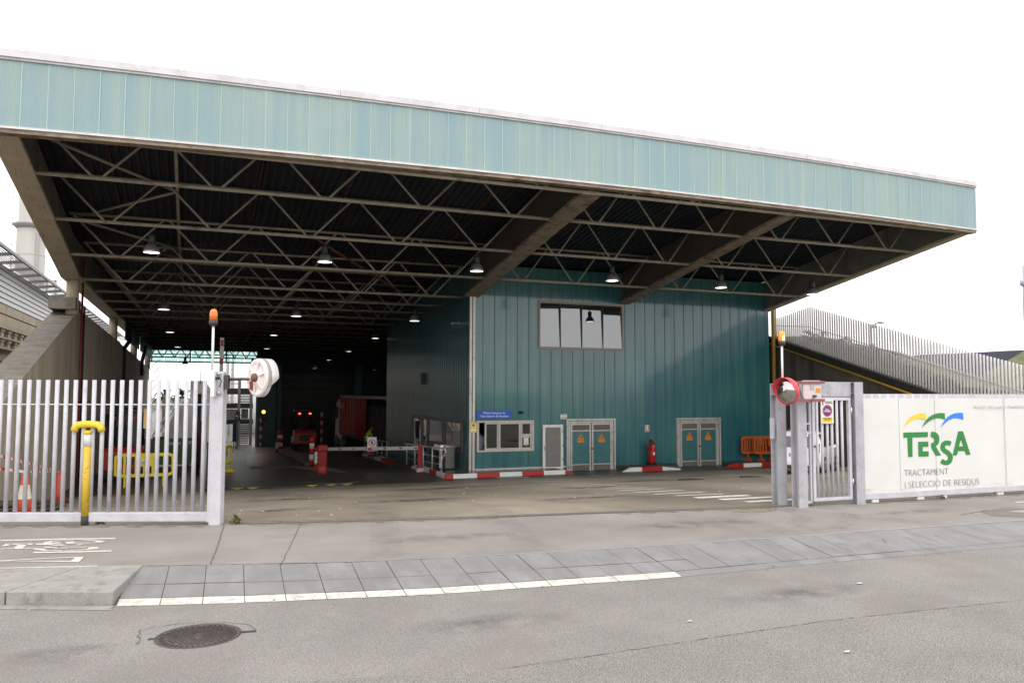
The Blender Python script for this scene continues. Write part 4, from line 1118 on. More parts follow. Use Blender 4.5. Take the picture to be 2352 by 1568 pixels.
def low_island(lab, xs_, cols, xwall0, xwall1, slope):
    t = thing('painted_kerb', lab, 'kerb', (xs_[0], 29, -1.27)); y = yk - 0.05
    for i, (a, b) in enumerate(zip(xs_, xs_[1:])):
        za = ZT if i > 0 else -1.27; zc = ZT if (i < len(xs_) - 2 or not slope) else -1.22
        if i == 0: 
            mid = a + (b - a) * 0.4
            MB().hexa([(a, y, -1.35), (mid, y, -1.35), (mid, y + 0.14, -1.35), (a, y + 0.14, -1.35), (a, y, -1.265), (mid, y, ZT), (mid, y + 0.14, ZT), (a, y + 0.14, -1.265)]).build('kerb_stone', cols[i], t); a = mid; za = ZT
        MB().hexa([(a, y, -1.35), (b, y, -1.35), (b, y + 0.14, -1.35), (a, y + 0.14, -1.35), (a, y, za), (b, y, zc), (b, y + 0.14, zc), (a, y + 0.14, za)]).build('kerb_stone', cols[i], t, bevel=0.01)
    MB().prism([(xs_[0] + 0.55, y + 0.142, ZT - 0.004), (xs_[-1], y + 0.142, ZT - 0.004), (xwall1, YW - 0.003, ZT - 0.004), (xwall0, YW - 0.003, ZT - 0.004)], (0, 0, -0.25)).build('island_top', mat('dark_island_top', (0.06, 0.056, 0.052), 0.7, var=0.2, scale=3), t)


gx = lambda c, x, y: AZ(c, x, y, -1.27).x
low_island('low painted kerb with one red and two white stones below the fire extinguisher', [gx('E1', 335, 1260), gx('E1', 760, 1248), gx('E1', 1190, 1230), gx('E1', 1575, 1215)], [WHITE, RED, WHITE], ax('E1', 60, 1150).x, ax('E1', 1330, 1120).x, True)
low_island('painted kerb with red and white stones under the orange barriers', [gx('C5', 860, 1095), gx('C5', 1295, 1080), gx('C5', 1745, 1060), 25.2], [RED, WHITE, RED], ax('C5', 560, 1000).x, 25.2, False)
# ------------------------------------------------------------------ high-bay lamps
LAMPON = mat('lamp_diffuser', (0.9, 0.9, 0.85), 0.4, var=0, emit=(1, 0.98, 0.92), estr=2.2)
REFL = mat('spun_reflector', (0.30, 0.30, 0.31), 0.35, metal=0.7, var=0.1)
def high_bay():
    t = thing('high_bay_lamp', 'x', 'ceiling lamp', (0, 0, 0))
    m = MB().path([(0, 0, 0), (0.02, 0, -0.04), (0, 0, -0.08), (-0.02, 0, -0.05), (0, 0, -0.1)], 0.008, 5); m.lathe([(0.02, -0.1), (0.085, -0.13), (0.1, -0.16), (0.1, -0.38), (0.085, -0.4)], n=16); m.build('ballast_housing', BLACK, t)
    m = MB(); prof = [(0.1, -0.4), (0.15, -0.44), (0.2, -0.52), (0.225, -0.6), (0.235, -0.655), (0.222, -0.655), (0.21, -0.6), (0.18, -0.5)]
    m.lathe(prof, n=28); m.build('reflector', REFL, t)
    MB().lathe([(0.0, -0.645), (0.215, -0.645), (0.215, -0.635), (0.0, -0.635)], n=24).build('diffuser', LAMPON, t)
    return t
L0 = high_bay(); first = True
rows = [('front row', 24.7, [(348, 580), (746, 602), (1095, 623), (1406, 645), (1656, 661), (1866, 676)], 'under the canopy'),
        ('second row', 33.8, [(376, 711), (680, 726), (952, 737)], 'in the hall'),
        ('third row', 46.2, [(390, 763), (629, 770), (862, 777)], 'in the hall'),
        ('fourth row', 58.6, [(408, 797), (613, 801), (801, 807)], 'deep in the hall'),
        ('last row', 65.4, [(425, 836), (755, 827), (722, 846), (861, 850), (580, 840)], 'at the far end')]
ORD = ['leftmost', 'second from the left', 'third from the left', 'fourth from the left', 'fifth from the left', 'rightmost']
for rn, y, pts, where in rows:
    srt = sorted(pts)
    for (lx, ly) in pts:
        b = AY('D', lx, ly, y)
        k = srt.index((lx, ly)); o = 'rightmost' if k == len(srt) - 1 else ORD[k]
        lab = f'{o} bell shaped lamp in the {rn} {where}'
        top = b.z + 0.65
        loc = Vector((b.x, y, top))
        if first: t = L0; t.location = loc; t['label'] = lab; t['group'] = 'high bay lamps under the roof'; first = False
        else: t = dup(L0, loc, None, lab, 'high bay lamps under the roof')
        ztop = zb(y) - 0.02
        if ztop - top > 0.03:
            c = MB().tube((0, 0, 0), (0, 0, ztop - top), 0.006, 5).build('cord', BLACK); c.parent = t
# ------------------------------------------------------------------ left side: retaining wall, pipes, concrete building, stack
def ramp_wall(name, lab, mt, pts, xin, xout):
    t = MB()
    def xo(y, x): return x + (XLE - XL) * max(0, (y - YW)) / (YE - YW) if x < 0 else x
    inner = [(xo(y, xin), y, z) for y, z in pts]; outer = [(xo(y, xout), y, z) for y, z in pts]
    n = len(pts)
    for ring in (inner, outer):
        for a, b in zip(ring, ring[1:]): t.poly([(a[0], a[1], -4), (b[0], b[1], -4), b, a])
    for i in range(n - 1): t.poly([inner[i], inner[i + 1], outer[i + 1], outer[i]], 1)
    for i in (0, n - 1): t.poly([(inner[i][0], inner[i][1], -4), inner[i], outer[i], (outer[i][0], outer[i][1], -4)])
    return tag(t.build(name, mt), lab, 'wall')
CAPC = mat('rough_concrete_cap', (0.17, 0.155, 0.135), 0.9, var=0.3, scale=3, bump=0.6, bscale=12, fine=0.2, fscale=60)
ramp_wall('retaining_wall', 'stained concrete retaining wall with a sloping top along the left of the entrance', [CONC, CAPC], [(14.3, 0.1), (19.86, 1.68), (31.3, 4.80), (31.5, 4.83), (45, 4.45), (68, WTOP[2][1])], XL, XL - 0.75)
m = MB().box(XL - 0.75, 30.1, 4.72, XL + 0.05, 31.4, 5.12); tag(m.build('concrete_pad', CAPC), 'concrete pad under the first cream column on the retaining wall', 'concrete block')
m = MB()
for yj in (24.5, 33, 40, 50): m.box(XL - 0.02, yj, -2.5, XL + 0.004, yj + 0.02, 1.5 + min(3, (yj - 19) * 0.24))
y0 = 28.6
m = MB().path([(XL + 0.12, 31.2, 6.6), (XL + 0.12, 31.2, -1.5)], 0.04, 8); tag(m.build('red_fire_pipe', mat('fire_pipe_red', (0.2, 0.02, 0.015), 0.5)), 'thin red fire pipe running down the stained retaining wall', 'pipe')
m = MB().path([(XL + 0.1, 32.0, 5.0), (XL + 0.1, 32.1, -1.5)], 0.035, 6); m.tube((XL + 0.05, 30.9, 1.6), (XL + 0.3, 32.4, 1.6), 0.03, 6)
tag(m.build('black_conduit', BLACK), 'black cable conduit fixed to the left retaining wall beside the red pipe', 'conduit')
m = MB().path([(xl(46) + 0.25, 46.5, 5.3), (xl(46) + 0.25, 46.6, 4.9), (xl(46) + 0.3, 46.9, 4.6), (xl(46) + 0.05, 47.0, 4.2), (xl(46) + 0.05, 47.0, -1.7)], 0.12, 8); tag(m.build('black_downpipe', BLACK), 'thick black bent downpipe on the retaining wall below the second column', 'pipe')
m = MB().path([(xl(58) + 0.25, 58.5, 5.0), (xl(58) + 0.25, 58.6, 4.6), (xl(58) + 0.1, 59, 4.0), (xl(58) + 0.1, 59, 3.0)], 0.12, 8); tag(m.build('black_downpipe', BLACK), 'black bent downpipe at the far end of the left retaining wall', 'pipe')
# concrete clad building beyond the wall
BEIGE = mat('beige_precast_concrete', (0.42, 0.36, 0.28), 0.8, var=0.12, scale=1.5, col2=(0.25, 0.19, 0.14), amt2=0.36, scale2=0.7, stretch2=(1, 1, 0.25))
SLOT = mat('dark_slot', (0.05, 0.04, 0.03), 0.9)
CLAD = mat('pale_grey_cladding', (0.5, 0.51, 0.52), 0.5, var=0.06)
b = thing('concrete_building', 'beige concrete industrial building with white cladding and balusters at far left', 'building', (-9, 50, -2))
XB9 = -9.0
m = MB(); lv = [(-3, 0.2), (0.3, 1.0), (1.1, 1.75), (1.85, 2.55), (2.65, 3.35), (3.45, 4.0)]
m.box(XB9 - 3, 25, -3, XB9 - 0.12, 110, 3.98, 1)
for a, c in lv: m.box(XB9 - 0.12, 25, a, XB9, 110, c, 0)
m.box(XB9 - 3, 25, 4.0, XB9 + 0.25, 110, 4.1, 0); m.box(XB9 - 3, 25, 4.52, XB9 + 0.2, 110, 4.6, 0); m.box(XB9 - 3, 25, 5.02, XB9 + 0.2, 110, 5.2, 0)
m.box(XB9 - 3, 25, 4.1, XB9 - 0.45, 110, 5.02, 1)
for a, c in ((5.28, 5.75), (5.82, 6.28)): m.box(XB9 - 0.12, 25, a, XB9, 110, c, 0)
m.box(XB9 - 3, 25, 5.2, XB9 - 0.12, 110, 6.28, 1)
m.build('precast_wall', [BEIGE, SLOT], b)
y = 36
while y < 66:
    for zc in (4.1, 4.6): m = MB().box(XB9 - 0.42, y, zc + 0.002, XB9 + 0.1, y + 0.55, zc + 0.28); m.box(XB9 - 0.42, y - 0.12, zc + 0.281, XB9 + 0.14, y + 0.67, zc + 0.4); m.build('baluster', BEIGE, b)
    y += 1.55
m = MB(); z = 6.3
while z < 7.7:
    m.hexa([(XB9 - 2.5, 25, z), (XB9 + 0.05, 25, z), (XB9 + 0.05, 110, z), (XB9 - 2.5, 110, z), (XB9 - 2.5, 25, z + 0.26), (XB9 - 0.02, 25, z + 0.26), (XB9 - 0.02, 110, z + 0.26), (XB9 - 2.5, 110, z + 0.26)]); z += 0.27
m.build('cladding', CLAD, b)
m = MB(); GR = mat('walkway_steel', (0.16, 0.16, 0.165), 0.5, metal=0.2)
m.bar((XB9 + 0.12, 25, 7.95), (XB9 + 0.12, 110, 7.95), 0.14, 0.2); m.bar((XB9 + 1.2, 25, 8.15), (XB9 + 1.2, 110, 8.15), 0.1, 0.14)
y = 27
while y < 100: m.bar((XB9 + 0.0, y, 8.0), (XB9 + 1.25, y, 8.15), 0.09, 0.14, up=(0, 0, 1)); y += 2.4
for k in range(9): m.bar((XB9 + 0.2 + k * 0.12, 25, 8.17), (XB9 + 0.2 + k * 0.12, 110, 8.19), 0.03, 0.04)
m.build('walkway_canopy', GR, b)
# chimney stack
c = AY('B1', 232, 820, 150.0); px_m = 150 / FOC * 1.12
STK = mat('pale_stack_metal', (0.4, 0.385, 0.36), 0.5, var=0.1, scale=0.3, stretch=(1, 1, 0.2))
s = thing('chimney_stack', 'tall pale cylindrical chimney stack with a ring platform beyond the concrete building', 'chimney', (c.x, 150, -3))
r = (AY('B1', 350, 600, 150).x - AY('B1', 115, 600, 150).x) / 2
zp, zt = AY('B1', 230, 395, 150).z, AY('B1', 230, 85, 150).z
m = MB().lathe([(r, -3), (r, zp), (r * 0.92, zp + 0.05), (r * 0.92, zt)], (c.x, 150, 0), 32)
for k in range(7): m.lathe([(r * 1.004, 2 + k * 4.4), (r * 1.008, 2.05 + k * 4.4), (r * 1.004, 2.1 + k * 4.4)], (c.x, 150, 0), 32)
m.build('shaft', STK, s)
m = MB().lathe([(r * 0.95, zp - 0.8), (r * 1.28, zp - 0.1), (r * 1.28, zp + 0.15), (r * 0.95, zp + 0.15)], (c.x, 150, 0), 32); m.lathe([(r * 0.9, zt - 0.3), (r * 1.06, zt), (r * 1.06, zt + 0.25), (r * 0.9, zt + 0.25)], (c.x, 150, 0), 32); m.build('ring_platform', mat('grey_platform', (0.3, 0.3, 0.31), 0.6), s)
m = MB(); xr_ = c.x - r * 1.05
for k in range(26): m.bar((xr_ - 0.35, 149.0, 8 + k * 1.1), (xr_ + 0.1, 149.0, 8 + k * 1.1), 0.1, 0.08)
m.bar((xr_ - 0.35, 149, 5), (xr_ - 0.35, 149, zt - 2), 0.1, 0.1); m.box(c.x + r * 0.5, 150 - r * 0.95, zp - 10, c.x + r * 0.66, 150 - r * 0.7, zp - 1.5)
m.build('ladder', mat('grey_ladder', (0.35, 0.35, 0.36), 0.6), s)
q0, q1 = AY('B1', 290, 1000, 120), AY('B1', 440, 825, 120)
m = MB()
for xx in (q0.x, (q0.x + q1.x) / 2, q1.x): m.bar((xx, 120, 0), (xx, 120, q1.z), 0.3, 0.3)
for k in range(4): m.bar((q0.x, 120, q1.z - 0.1 - k * 2.6), (q1.x, 120, q1.z - 0.1 - k * 2.6), 0.3, 0.3)
m.bar((q0.x, 120, q1.z), (q1.x, 120, q1.z - 5), 0.2, 0.2); m.bar((q0.x - 14, 120, q1.z + 0.5), (q0.x, 120, q1.z + 0.2), 0.25, 0.25)
tag(m.build('steel_gantry', mat('pale_gantry', (0.5, 0.5, 0.52), 0.6)), 'pale steel gantry frame at the foot of the chimney stack', 'gantry')
# ------------------------------------------------------------------ left sliding gate
GL0, GL1 = (-2.65, 13.93), (0.454, 12.841)
gd = Vector((GL1[0] - GL0[0], GL1[1] - GL0[1], 0)); gd.normalize(); gn = Vector((gd.y, -gd.x, 0))
gp = lambda s, off=0.0, z=0.0: Vector((GL1[0], GL1[1], z)) - gd * s + gn * off
gate = thing('sliding_gate', 'light grey gate of upright round bars closing the left of the entrance', 'gate', (-1.2, 13.4, 0))
zt = AL('A1', 605, 598, GL0, GL1).z
m = MB(); a, c_ = gp(0.2, 0, 0.115), gp(6.6, 0, 0.115); m.bar(a, c_, 0.09, 0.14); m.build('bottom_rail', GALV, gate, bevel=0.012)
m = MB(); zz = AL('A1', 700, 738, GL0, GL1).z; m.tube(gp(0.15, 0, zz), gp(6.6, 0, zz), 0.012, 6); m.build('upper_rail', GALV, gate)
tops = [12, 66, 120, 175, 229, 284, 339, 393, 447, 500, 552, 605, 657, 710, 762, 814, 865, 917, 968, 1019, 1069, 1119, 1168, 1213]
ss = [(Vector((GL1[0], GL1[1], 0)) - Vector((*AL('A1', x, 900, GL0, GL1).xy, 0))).length for x in (66 - 16, 1168 - 6)]
pitch = (ss[0] - ss[1]) / 21
bm0 = MB().lathe([(0.031, 0.184), (0.031, zt), (0.0, zt + 0.001)], (0, 0, 0), 14)
k = 0; s = ss[1] - (pitch if ss[1] - pitch > 0.23 else 0)
while s < 6.4:
    o = MB(); o.v, o.f, o.m, o.s = bm0.v, bm0.f, bm0.m, bm0.s
    if k == 0: bar0 = o.build('bar', GALV); bar0.parent = gate
    if k == 0: q = bar0
    else: q = bar0.copy(); COL.objects.link(q); q.parent = gate
    q.location = gp(s) - gate.location
    k += 1; s += pitch
# gate post, beacon, sensor, mirror
pc = gp(0.105, 0.05); rz = math.atan2(gd.y, gd.x)
hp = AL('A1', 1262, 550, GL0, GL1).z
post = thing('gate_post', 'square light grey steel post at the end of the left gate', 'gate post', (pc.x, pc.y, 0))
m = MB().obox((pc.x, pc.y, hp / 2), (0.17, 0.19, hp), rz); m.build('shaft', GALV, post, bevel=0.01)
m = MB().obox(gp(0.205, 0.10, hp / 2 - 0.15), (0.028, 0.06, hp - 0.4), rz); m.build('guide_channel', GALV, post)
def zpost(c, x, y): return AL(c, x, y, GL0, GL1, 0.16)
q0, q1 = zpost('B4', 820, 475), zpost('B4', 858, 750)
m = MB().hexa([gp(0.17, 0.16, q1.z), gp(0.11, 0.16, q1.z), gp(0.11, 0.28, q1.z), gp(0.17, 0.28, q1.z), gp(0.17, 0.16, q0.z), gp(0.11, 0.16, q0.z), gp(0.11, 0.28, q0.z), gp(0.17, 0.28, q0.z)])
sb = m.build('sensor_box', WHITE, bevel=0.01); tag(sb, 'slim white sensor box seen edge on, fixed to the left gate post', 'sensor')
m = MB().tube(gp(0.108, 0.22, q1.z + 0.28), gp(0.05, 0.24, q1.z + 0.28), 0.022, 8); m.path([gp(0.05, 0.24, q1.z + 0.28), gp(0.02, 0.24, q1.z + 0.24), gp(0.05, 0.22, q1.z + 0.14)], 0.008, 5); m.build('cable', BLACK, sb)
m = MB()
for zz in (q0.z - 0.05, q1.z + 0.06): m.tube(gp(0.11, 0.18, zz), gp(0.05, 0.18, zz), 0.02, 8)
m.build('bracket', STEEL, sb)
AMBER = mat('amber_lens', (0.75, 0.18, 0.02), 0.25, var=0.05, coat=0.5)
def beacon(base, hpole, lab, r=0.055, sc=1.0, lit=False):
    t = thing('warning_beacon', lab, 'warning light', base)
    x, y, z = base
    MB().tube((x, y, z), (x, y, z + hpole), 0.016 * sc, 8).build('pole', WHITE, t)
    h = z + hpole
    MB().lathe([(0.0, h - 0.005), (r * 0.75, h), (r * 1.1, h + 0.03 * sc), (r * 1.1, h + 0.07 * sc), (0, h + 0.07 * sc)], (x, y, 0), 18).build('base', mat('brown_black_plastic', (0.05, 0.03, 0.028), 0.5), t)
    L = MB().lathe([(r, h + 0.07 * sc), (r, h + 0.15 * sc), (r * 0.9, h + 0.19 * sc), (r * 0.6, h + 0.215 * sc), (0.0, h + 0.225 * sc)], (x, y, 0), 18).build('lens', AMBER if not lit else mat('lit_amber_lens', (0.8, 0.25, 0.03), 0.25, var=0, emit=(1.0, 0.35, 0.03), estr=0.25), t)
    if lit: MB().lathe([(0.0, h + 0.09), (r * 0.5, h + 0.09), (r * 0.5, h + 0.16), (0, h + 0.16)], (x - 0.0, y - r * 0.62, 0), 10).build('lamp', mat('glowing_bulb', (1, 0.8, 0.2), 0.3, var=0, emit=(1, 0.75, 0.15), estr=3), t)
bb = gp(0.165, 0.22, q0.z)
zl = AL('A1', 1227, 290, GL0, GL1, 0.22).z
beacon(bb, zl - bb.z, 'orange warning beacon on a tall thin pole above the left gate post', 0.058, 1.15)
# back of the white convex mirror on a bent arm
def mpt(x, y, off=0.25): return AL('C3', x, y, GL0, GL1, off)
mir = thing('traffic_mirror', 'back of a white convex traffic mirror on a bent arm beside the left gate post', 'mirror', mpt(600, 430))
m = MB().path([mpt(110, 440, 0.1), mpt(330, 430, 0.16), mpt(430, 435, 0.2), mpt(475, 480, 0.24), mpt(480, 590, 0.24)], 0.022, 8); m.obox(mpt(105, 480, 0.1), (0.06, 0.1, 0.22), rz); m.build('arm', mat('dark_arm', (0.06, 0.05, 0.045), 0.6, col2=(0.15, 0.06, 0.03), amt2=0.35), mir)
m = MB().obox(mpt(480, 525, 0.25), (0.06, 0.07, 0.13), rz); m.build('clamp', mat('dull_red_clamp', (0.2, 0.03, 0.03), 0.6), mir)
# disc: outline of hood (egg shape) in a plane turned nearly edge on
ctr = mpt(600, 420, 0.27); top_, bot_ = mpt(650, 125, 0.27), mpt(540, 700, 0.27)
Rm = (top_.z - bot_.z) / 2; cz = (top_.z + bot_.z) / 2
yaw_n = math.radians(-32)                  # direction the back faces (towards -x, towards the camera a little)
nb = Vector((-math.cos(yaw_n), math.sin(yaw_n) * 1.0, 0.0)).normalized()
sd_ = Vector((0, 0, 1)).cross(nb).normalized()
cen = Vector((ctr.x, ctr.y, cz))
ring = lambda sc, off: [cen + nb * off + sd_ * (math.cos(t) * Rm * 0.82 * sc) + Vector((0, 0, 1)) * (math.sin(t) * Rm * sc) for t in [2 * PI * k / 36 for k in range(36)]]
m = MB()
rings = [ring(0.02, 0.10), ring(0.35, 0.085), ring(0.5, 0.055), ring(0.75, 0.05), ring(0.82, 0.07), ring(0.97, 0.065), ring(1.0, 0.03), ring(1.0, -0.04)]
for A, B_ in zip(rings, rings[1:]):
    for k in range(36): m.poly([A[k], A[(k + 1) % 36], B_[(k + 1) % 36], B_[k]], 0, True)
m.poly(rings[-1][::-1], 0)
# hood: deep rim over the upper part
hood = []
for k in range(36):
    t = 2 * PI * k / 36; s_ = math.sin(t); d = 0.17 * max(0, min(1, (s_ + 0.55) / 0.5)) + 0.02
    a = rings[-2][k]; hood.append((a, a - nb * d, (a - cen) * 0.97 + cen - nb * d, (a - cen) * 0.97 + cen))
for k in range(36):
    A, B_ = hood[k], hood[(k + 1) % 36]
    for i in range(3): m.poly([A[i], B_[i], B_[i + 1], A[i + 1]], 0, True)
m.build('housing', mat('pinkish_white_plastic', (0.72, 0.66, 0.64), 0.4, var=0.05), mir)
m = MB()
for k in range(6):
    t = 2 * PI * k / 6 + 0.3
    m.bar(cen + nb * 0.085 + (sd_ * math.cos(t) * 0.82 + Vector((0, 0, 1)) * math.sin(t)) * Rm * 0.3, cen + nb * 0.068 + (sd_ * math.cos(t) * 0.82 + Vector((0, 0, 1)) * math.sin(t)) * Rm * 0.82, 0.02, 0.025, up=nb)
m.build('rib', MATS['pinkish_white_plastic'], mir); mir.children[-1]['kind'] = 'stuff'
m = MB().tube(cen + nb * 0.08, mpt(490, 480, 0.25), 0.018, 8); m.lathe([(0.07, -0.02), (0.06, 0.03), (0.02, 0.05)], cen + nb * 0.095, 12, M=nb.to_track_quat('Z', 'Y').to_matrix()); m.build('mount', mat('rusty_mount', (0.16, 0.07, 0.04), 0.7, var=0.3, scale=20), mir)
# yellow vent pipe with T head
v0 = AZ('C2', 1435, 1480, 0); vb = Vector((v0.x, v0.y, 0))
vp = thing('vent_pipe', 'rusty yellow vent pipe with a T shaped head in front of the left gate', 'pipe', vb)
hv = AL('A1', 500, 870, (vb.x - 1, vb.y + 0.35), (vb.x + 1, vb.y - 0.35)).z
YRUST = mat('chipped_yellow_paint', (0.62, 0.40, 0.03), 0.5, var=0.08, col2=(0.16, 0.06, 0.02), amt2=0.37, scale2=18, soft2=0.03)
MB().lathe([(0.055, 0), (0.055, 0.14)], vb, 14).build('foot', mat('dark_bitumen', (0.05, 0.048, 0.045), 0.8), vp)
MB().lathe([(0.052, 0.14), (0.052, hv - 0.28)], vb, 14).build('lower_pipe', YRUST, vp)
MB().lathe([(0.053, hv - 0.28), (0.053, hv - 0.1)], vb, 14).build('white_band', WHITEW, vp)
m = MB().lathe([(0.053, hv - 0.1), (0.064, hv - 0.04)], vb, 14); hx = 0.19
m.path([vb + Vector((-hx, 0.06, hv - 0.05)), vb + Vector((-hx * 0.95, 0.06, hv + 0.0)), vb + Vector((-hx * 0.7, 0.045, hv + 0.045)), vb + Vector((0, 0, hv + 0.055)), vb + Vector((hx * 0.7, -0.045, hv + 0.045)), vb + Vector((hx * 0.95, -0.06, hv)), vb + Vector((hx, -0.06, hv - 0.05))], 0.052, 12)
m.build('vent_head', mat('bright_yellow_pipe', (0.72, 0.5, 0.03), 0.45, var=0.08), vp)

# ------------------------------------------------------------------ right hand gate frame with the pedestrian gate
RGa, RGb = AZ('D', 1838, 1164), AZ('D', 1970, 1156)
RA = AZ('D', 1791, 1158)
rd = Vector((RGb.x - RGa.x, RGb.y - RGa.y, 0)); RL = rd.length; rd.normalize(); rn = Vector((rd.y, -rd.x, 0)); rrz = math.atan2(rd.y, rd.x)
rg = lambda s, off=0.0, z=0.0: Vector((RGa.x, RGa.y, z)) + rd * s + rn * off
RP0, RP1 = (RGa.x, RGa.y), (RGb.x, RGb.y)
def rp(x, y, off=0.0, c='B3'): return AL(c, x, y, RP0, RP1, off)
def rs(x, y, off=0.0): p = rp(x, y, off); return (Vector((p.x - RGa.x, p.y - RGa.y, 0))).dot(rd)
def hbeam(mb, c, h, rz=0.0, w=0.19, t=0.018):
    M = Matrix.Rotation(rz, 3, 'Z')
    o = lambda dx, dy: Vector((c[0], c[1], h / 2)) + M @ Vector((dx, dy, 0))
    mb.obox(o(0, -w / 2 + t / 2), (w, t, h), rz); mb.obox(o(0, w / 2 - t / 2), (w, t, h), rz); mb.obox(o(0, 0), (t, w - 2 * t, h), rz)
    mb.obox(o(0, 0) + Vector((0, 0, h / 2 - 0.2)), (w - 0.002, w - 2 * t, 0.012), rz); mb.obox(o(0, 0) + Vector((0, 0, h / 2 - 0.006)), (w - 0.004, w - 0.004, 0.012), rz)
GPOST = mat('grey_post_paint', (0.40, 0.40, 0.44), 0.42, var=0.1, scale=3, stretch=(1, 1, 0.3), col2=(0.3, 0.29, 0.3), amt2=0.4, scale2=4, fine=0.04)
hA = AL('B3', 260, 145, (RA.x, RA.y), (RA.x + rd.x, RA.y + rd.y)).z
fp = thing('gate_post', 'free standing grey H section gate post with a plate on its left side', 'gate post', (RA.x, RA.y, 0))
m = MB(); hbeam(m, (RA.x, RA.y), hA, rrz, 0.19); m.build('shaft', GPOST, fp)
a, c_ = AL('B3', 207, 515, (RA.x, RA.y), (RA.x + rd.x, RA.y + rd.y)), AL('B3', 242, 740, (RA.x, RA.y), (RA.x + rd.x, RA.y + rd.y))
MB().obox((RA - rd * 0.135).to_tuple()[:2] + ((a.z + c_.z) / 2,), (0.08, 0.03, a.z - c_.z), rrz).build('side_plate', GALV, fp)
hB = rp(1150, 130).z
pg = thing('pedestrian_gate', 'grey steel pedestrian gate of round bars in an H section frame', 'gate', (RGa.x, RGa.y, 0))
for s in (0.0, RL): 
    m = MB(); hbeam(m, rg(s).to_tuple()[:2], hB, rrz); m.build('post', GPOST, pg)
zl = rp(900, 285).z
m = MB().obox(rg(RL / 2, -0.02, (hB + zl) / 2), (RL - 0.2, 0.06, hB - zl), rrz); m.build('lintel', GPOST, pg, bevel=0.006)
sa, sb_ = rs(665, 900), rs(1082, 900); zd0, zd1 = 0.09, zl - 0.015; w = 0.055
m = MB()
for s in (sa + w / 2, sb_ - w / 2): m.obox(rg(s, 0.02, (zd0 + zd1) / 2), (w, 0.05, zd1 - zd0), rrz)
for z in (zd0 + w / 2, zd1 - w / 2): m.obox(rg((sa + sb_) / 2, 0.02, z), (sb_ - sa - 2 * w, 0.05, w), rrz)
fr_ = m.build('leaf_frame', GALV, pg, bevel=0.004)
sx0, sx1 = rs(582, 900), rs(650, 900)
m = MB()
for s in (sx0 + 0.0, sx1): m.obox(rg(s, 0.0, (0.06 + zl) / 2), (0.035, 0.04, zl - 0.07), rrz)
m.obox(rg((sx0 + sx1) / 2, 0.0, 0.08), (sx1 - sx0, 0.04, 0.04), rrz)
zk0, zk1 = rp(600, 680).z, rp(600, 578).z
for z in (zk0, zk1): m.obox(rg((sx0 + sx1) / 2, 0.005, z), (sx1 - sx0 + 0.03, 0.05, 0.03), rrz)
m.build('lock_frame', GALV, pg)
for xb_ in (722, 776, 832, 882, 938, 992):
    s = rs(xb_, 900); MB().tube(rg(s, 0.02, zd0 + w), rg(s, 0.02, zd1 - w), 0.024, 12).build('bar', GALV, pg)
for z in (zd0 + 0.3, zd1 - 0.25): MB().tube(rg(sb_ + 0.01, 0.05, z - 0.07), rg(sb_ + 0.01, 0.05, z + 0.07), 0.014, 8).build('hinge', STEEL, pg)
MB().lathe([(0.0, -0.01), (0.016, -0.01), (0.016, 0.02), (0, 0.02)], rg(sa + w / 2, 0.05, 1.05), 10, axis='Y').build('lock', BLACK, fr_)
# no-parking plate
q0, q1 = rp(770, 320, 0.07), rp(905, 577, 0.07)
o7 = lambda x, y, d=0.0: rp(x, y, 0.072 + d)
gs = thing('no_parking_sign', 'white no parking plate with red and blue disc and yellow strip on the pedestrian gate', 'sign', rg(rs(838, 450), 0.07, q1.z))
m = MB().obox(rg((rs(770, 450, .07) + rs(905, 450, .07)) / 2, 0.06, (q0.z + q1.z) / 2), (rs(905, 450, .07) - rs(770, 450, .07), 0.02, q0.z - q1.z), rrz); m.build('plate', WHITE, gs, bevel=0.008)
cs, czs = rs(836, 438, .07), rp(836, 438, .07).z; Rr = (rp(836, 373, .07).z - rp(836, 503, .07).z) / 2
def disc(mb, r0, r1, off, n=32):
    for k in range(n):
        t, u = 2 * PI * k / n, 2 * PI * (k + 1) / n
        f = lambda r, t: rg(cs + math.cos(t) * r, off, czs + math.sin(t) * r)
        mb.poly([f(r0, t), f(r1, t), f(r1, u), f(r0, u)] if r0 > 0 else [f(0, 0) , f(r1, t), f(r1, u)])
m = MB(); disc(m, Rr * 0.8, Rr, 0.0735); d_ = Vector((1, 0, -1)).normalized()
A_ = lambda t, r: rg(cs + math.cos(t) * r, 0.0755, czs + math.sin(t) * r)
m.poly([A_(PI * 0.70, Rr * .82), A_(PI * 0.80, Rr * .82), A_(-PI * 0.30, Rr * .82), A_(-PI * 0.20, Rr * .82)]); m.build('red_ring', mat('sign_red', (0.6, 0.015, 0.02), 0.4, var=0), gs, fix=False)
m = MB(); disc(m, 0, Rr * 0.81, 0.0728); m.build('blue_disc', mat('sign_deep_blue', (0.02, 0.045, 0.28), 0.4, var=0), gs, fix=False)
text('lettering', 'GUAL', o7(815, 436, .004), o7(858, 436, .004), 0.03, WINK, gs, nrm=rn, depth=0.002); text('lettering', 'PERMANENT', o7(797, 452, .004), o7(876, 452, .004), 0.027, WINK, gs, nrm=rn, depth=0.002)
m = MB(); a, c_ = o7(782, 512), o7(893, 566); m.poly([(a.x, a.y, c_.z), (c_.x, c_.y, c_.z), (c_.x, c_.y, a.z), (a.x, a.y, a.z)]); m.build('yellow_strip', mat('sign_yellow', (0.75, 0.5, 0.02), 0.5, var=0), gs, fix=False)
GINK = mat('dark_grey_ink', (0.06, 0.06, 0.06), 0.6, var=0)
text('lettering', 'LLICÈNCIA MUNICIPAL', o7(792, 527), o7(884, 527), 0.02, GINK, gs, nrm=rn, depth=0.003); text('lettering', 'Núm. 1301', o7(808, 542), o7(865, 542), 0.018, GINK, gs, nrm=rn, depth=0.003)
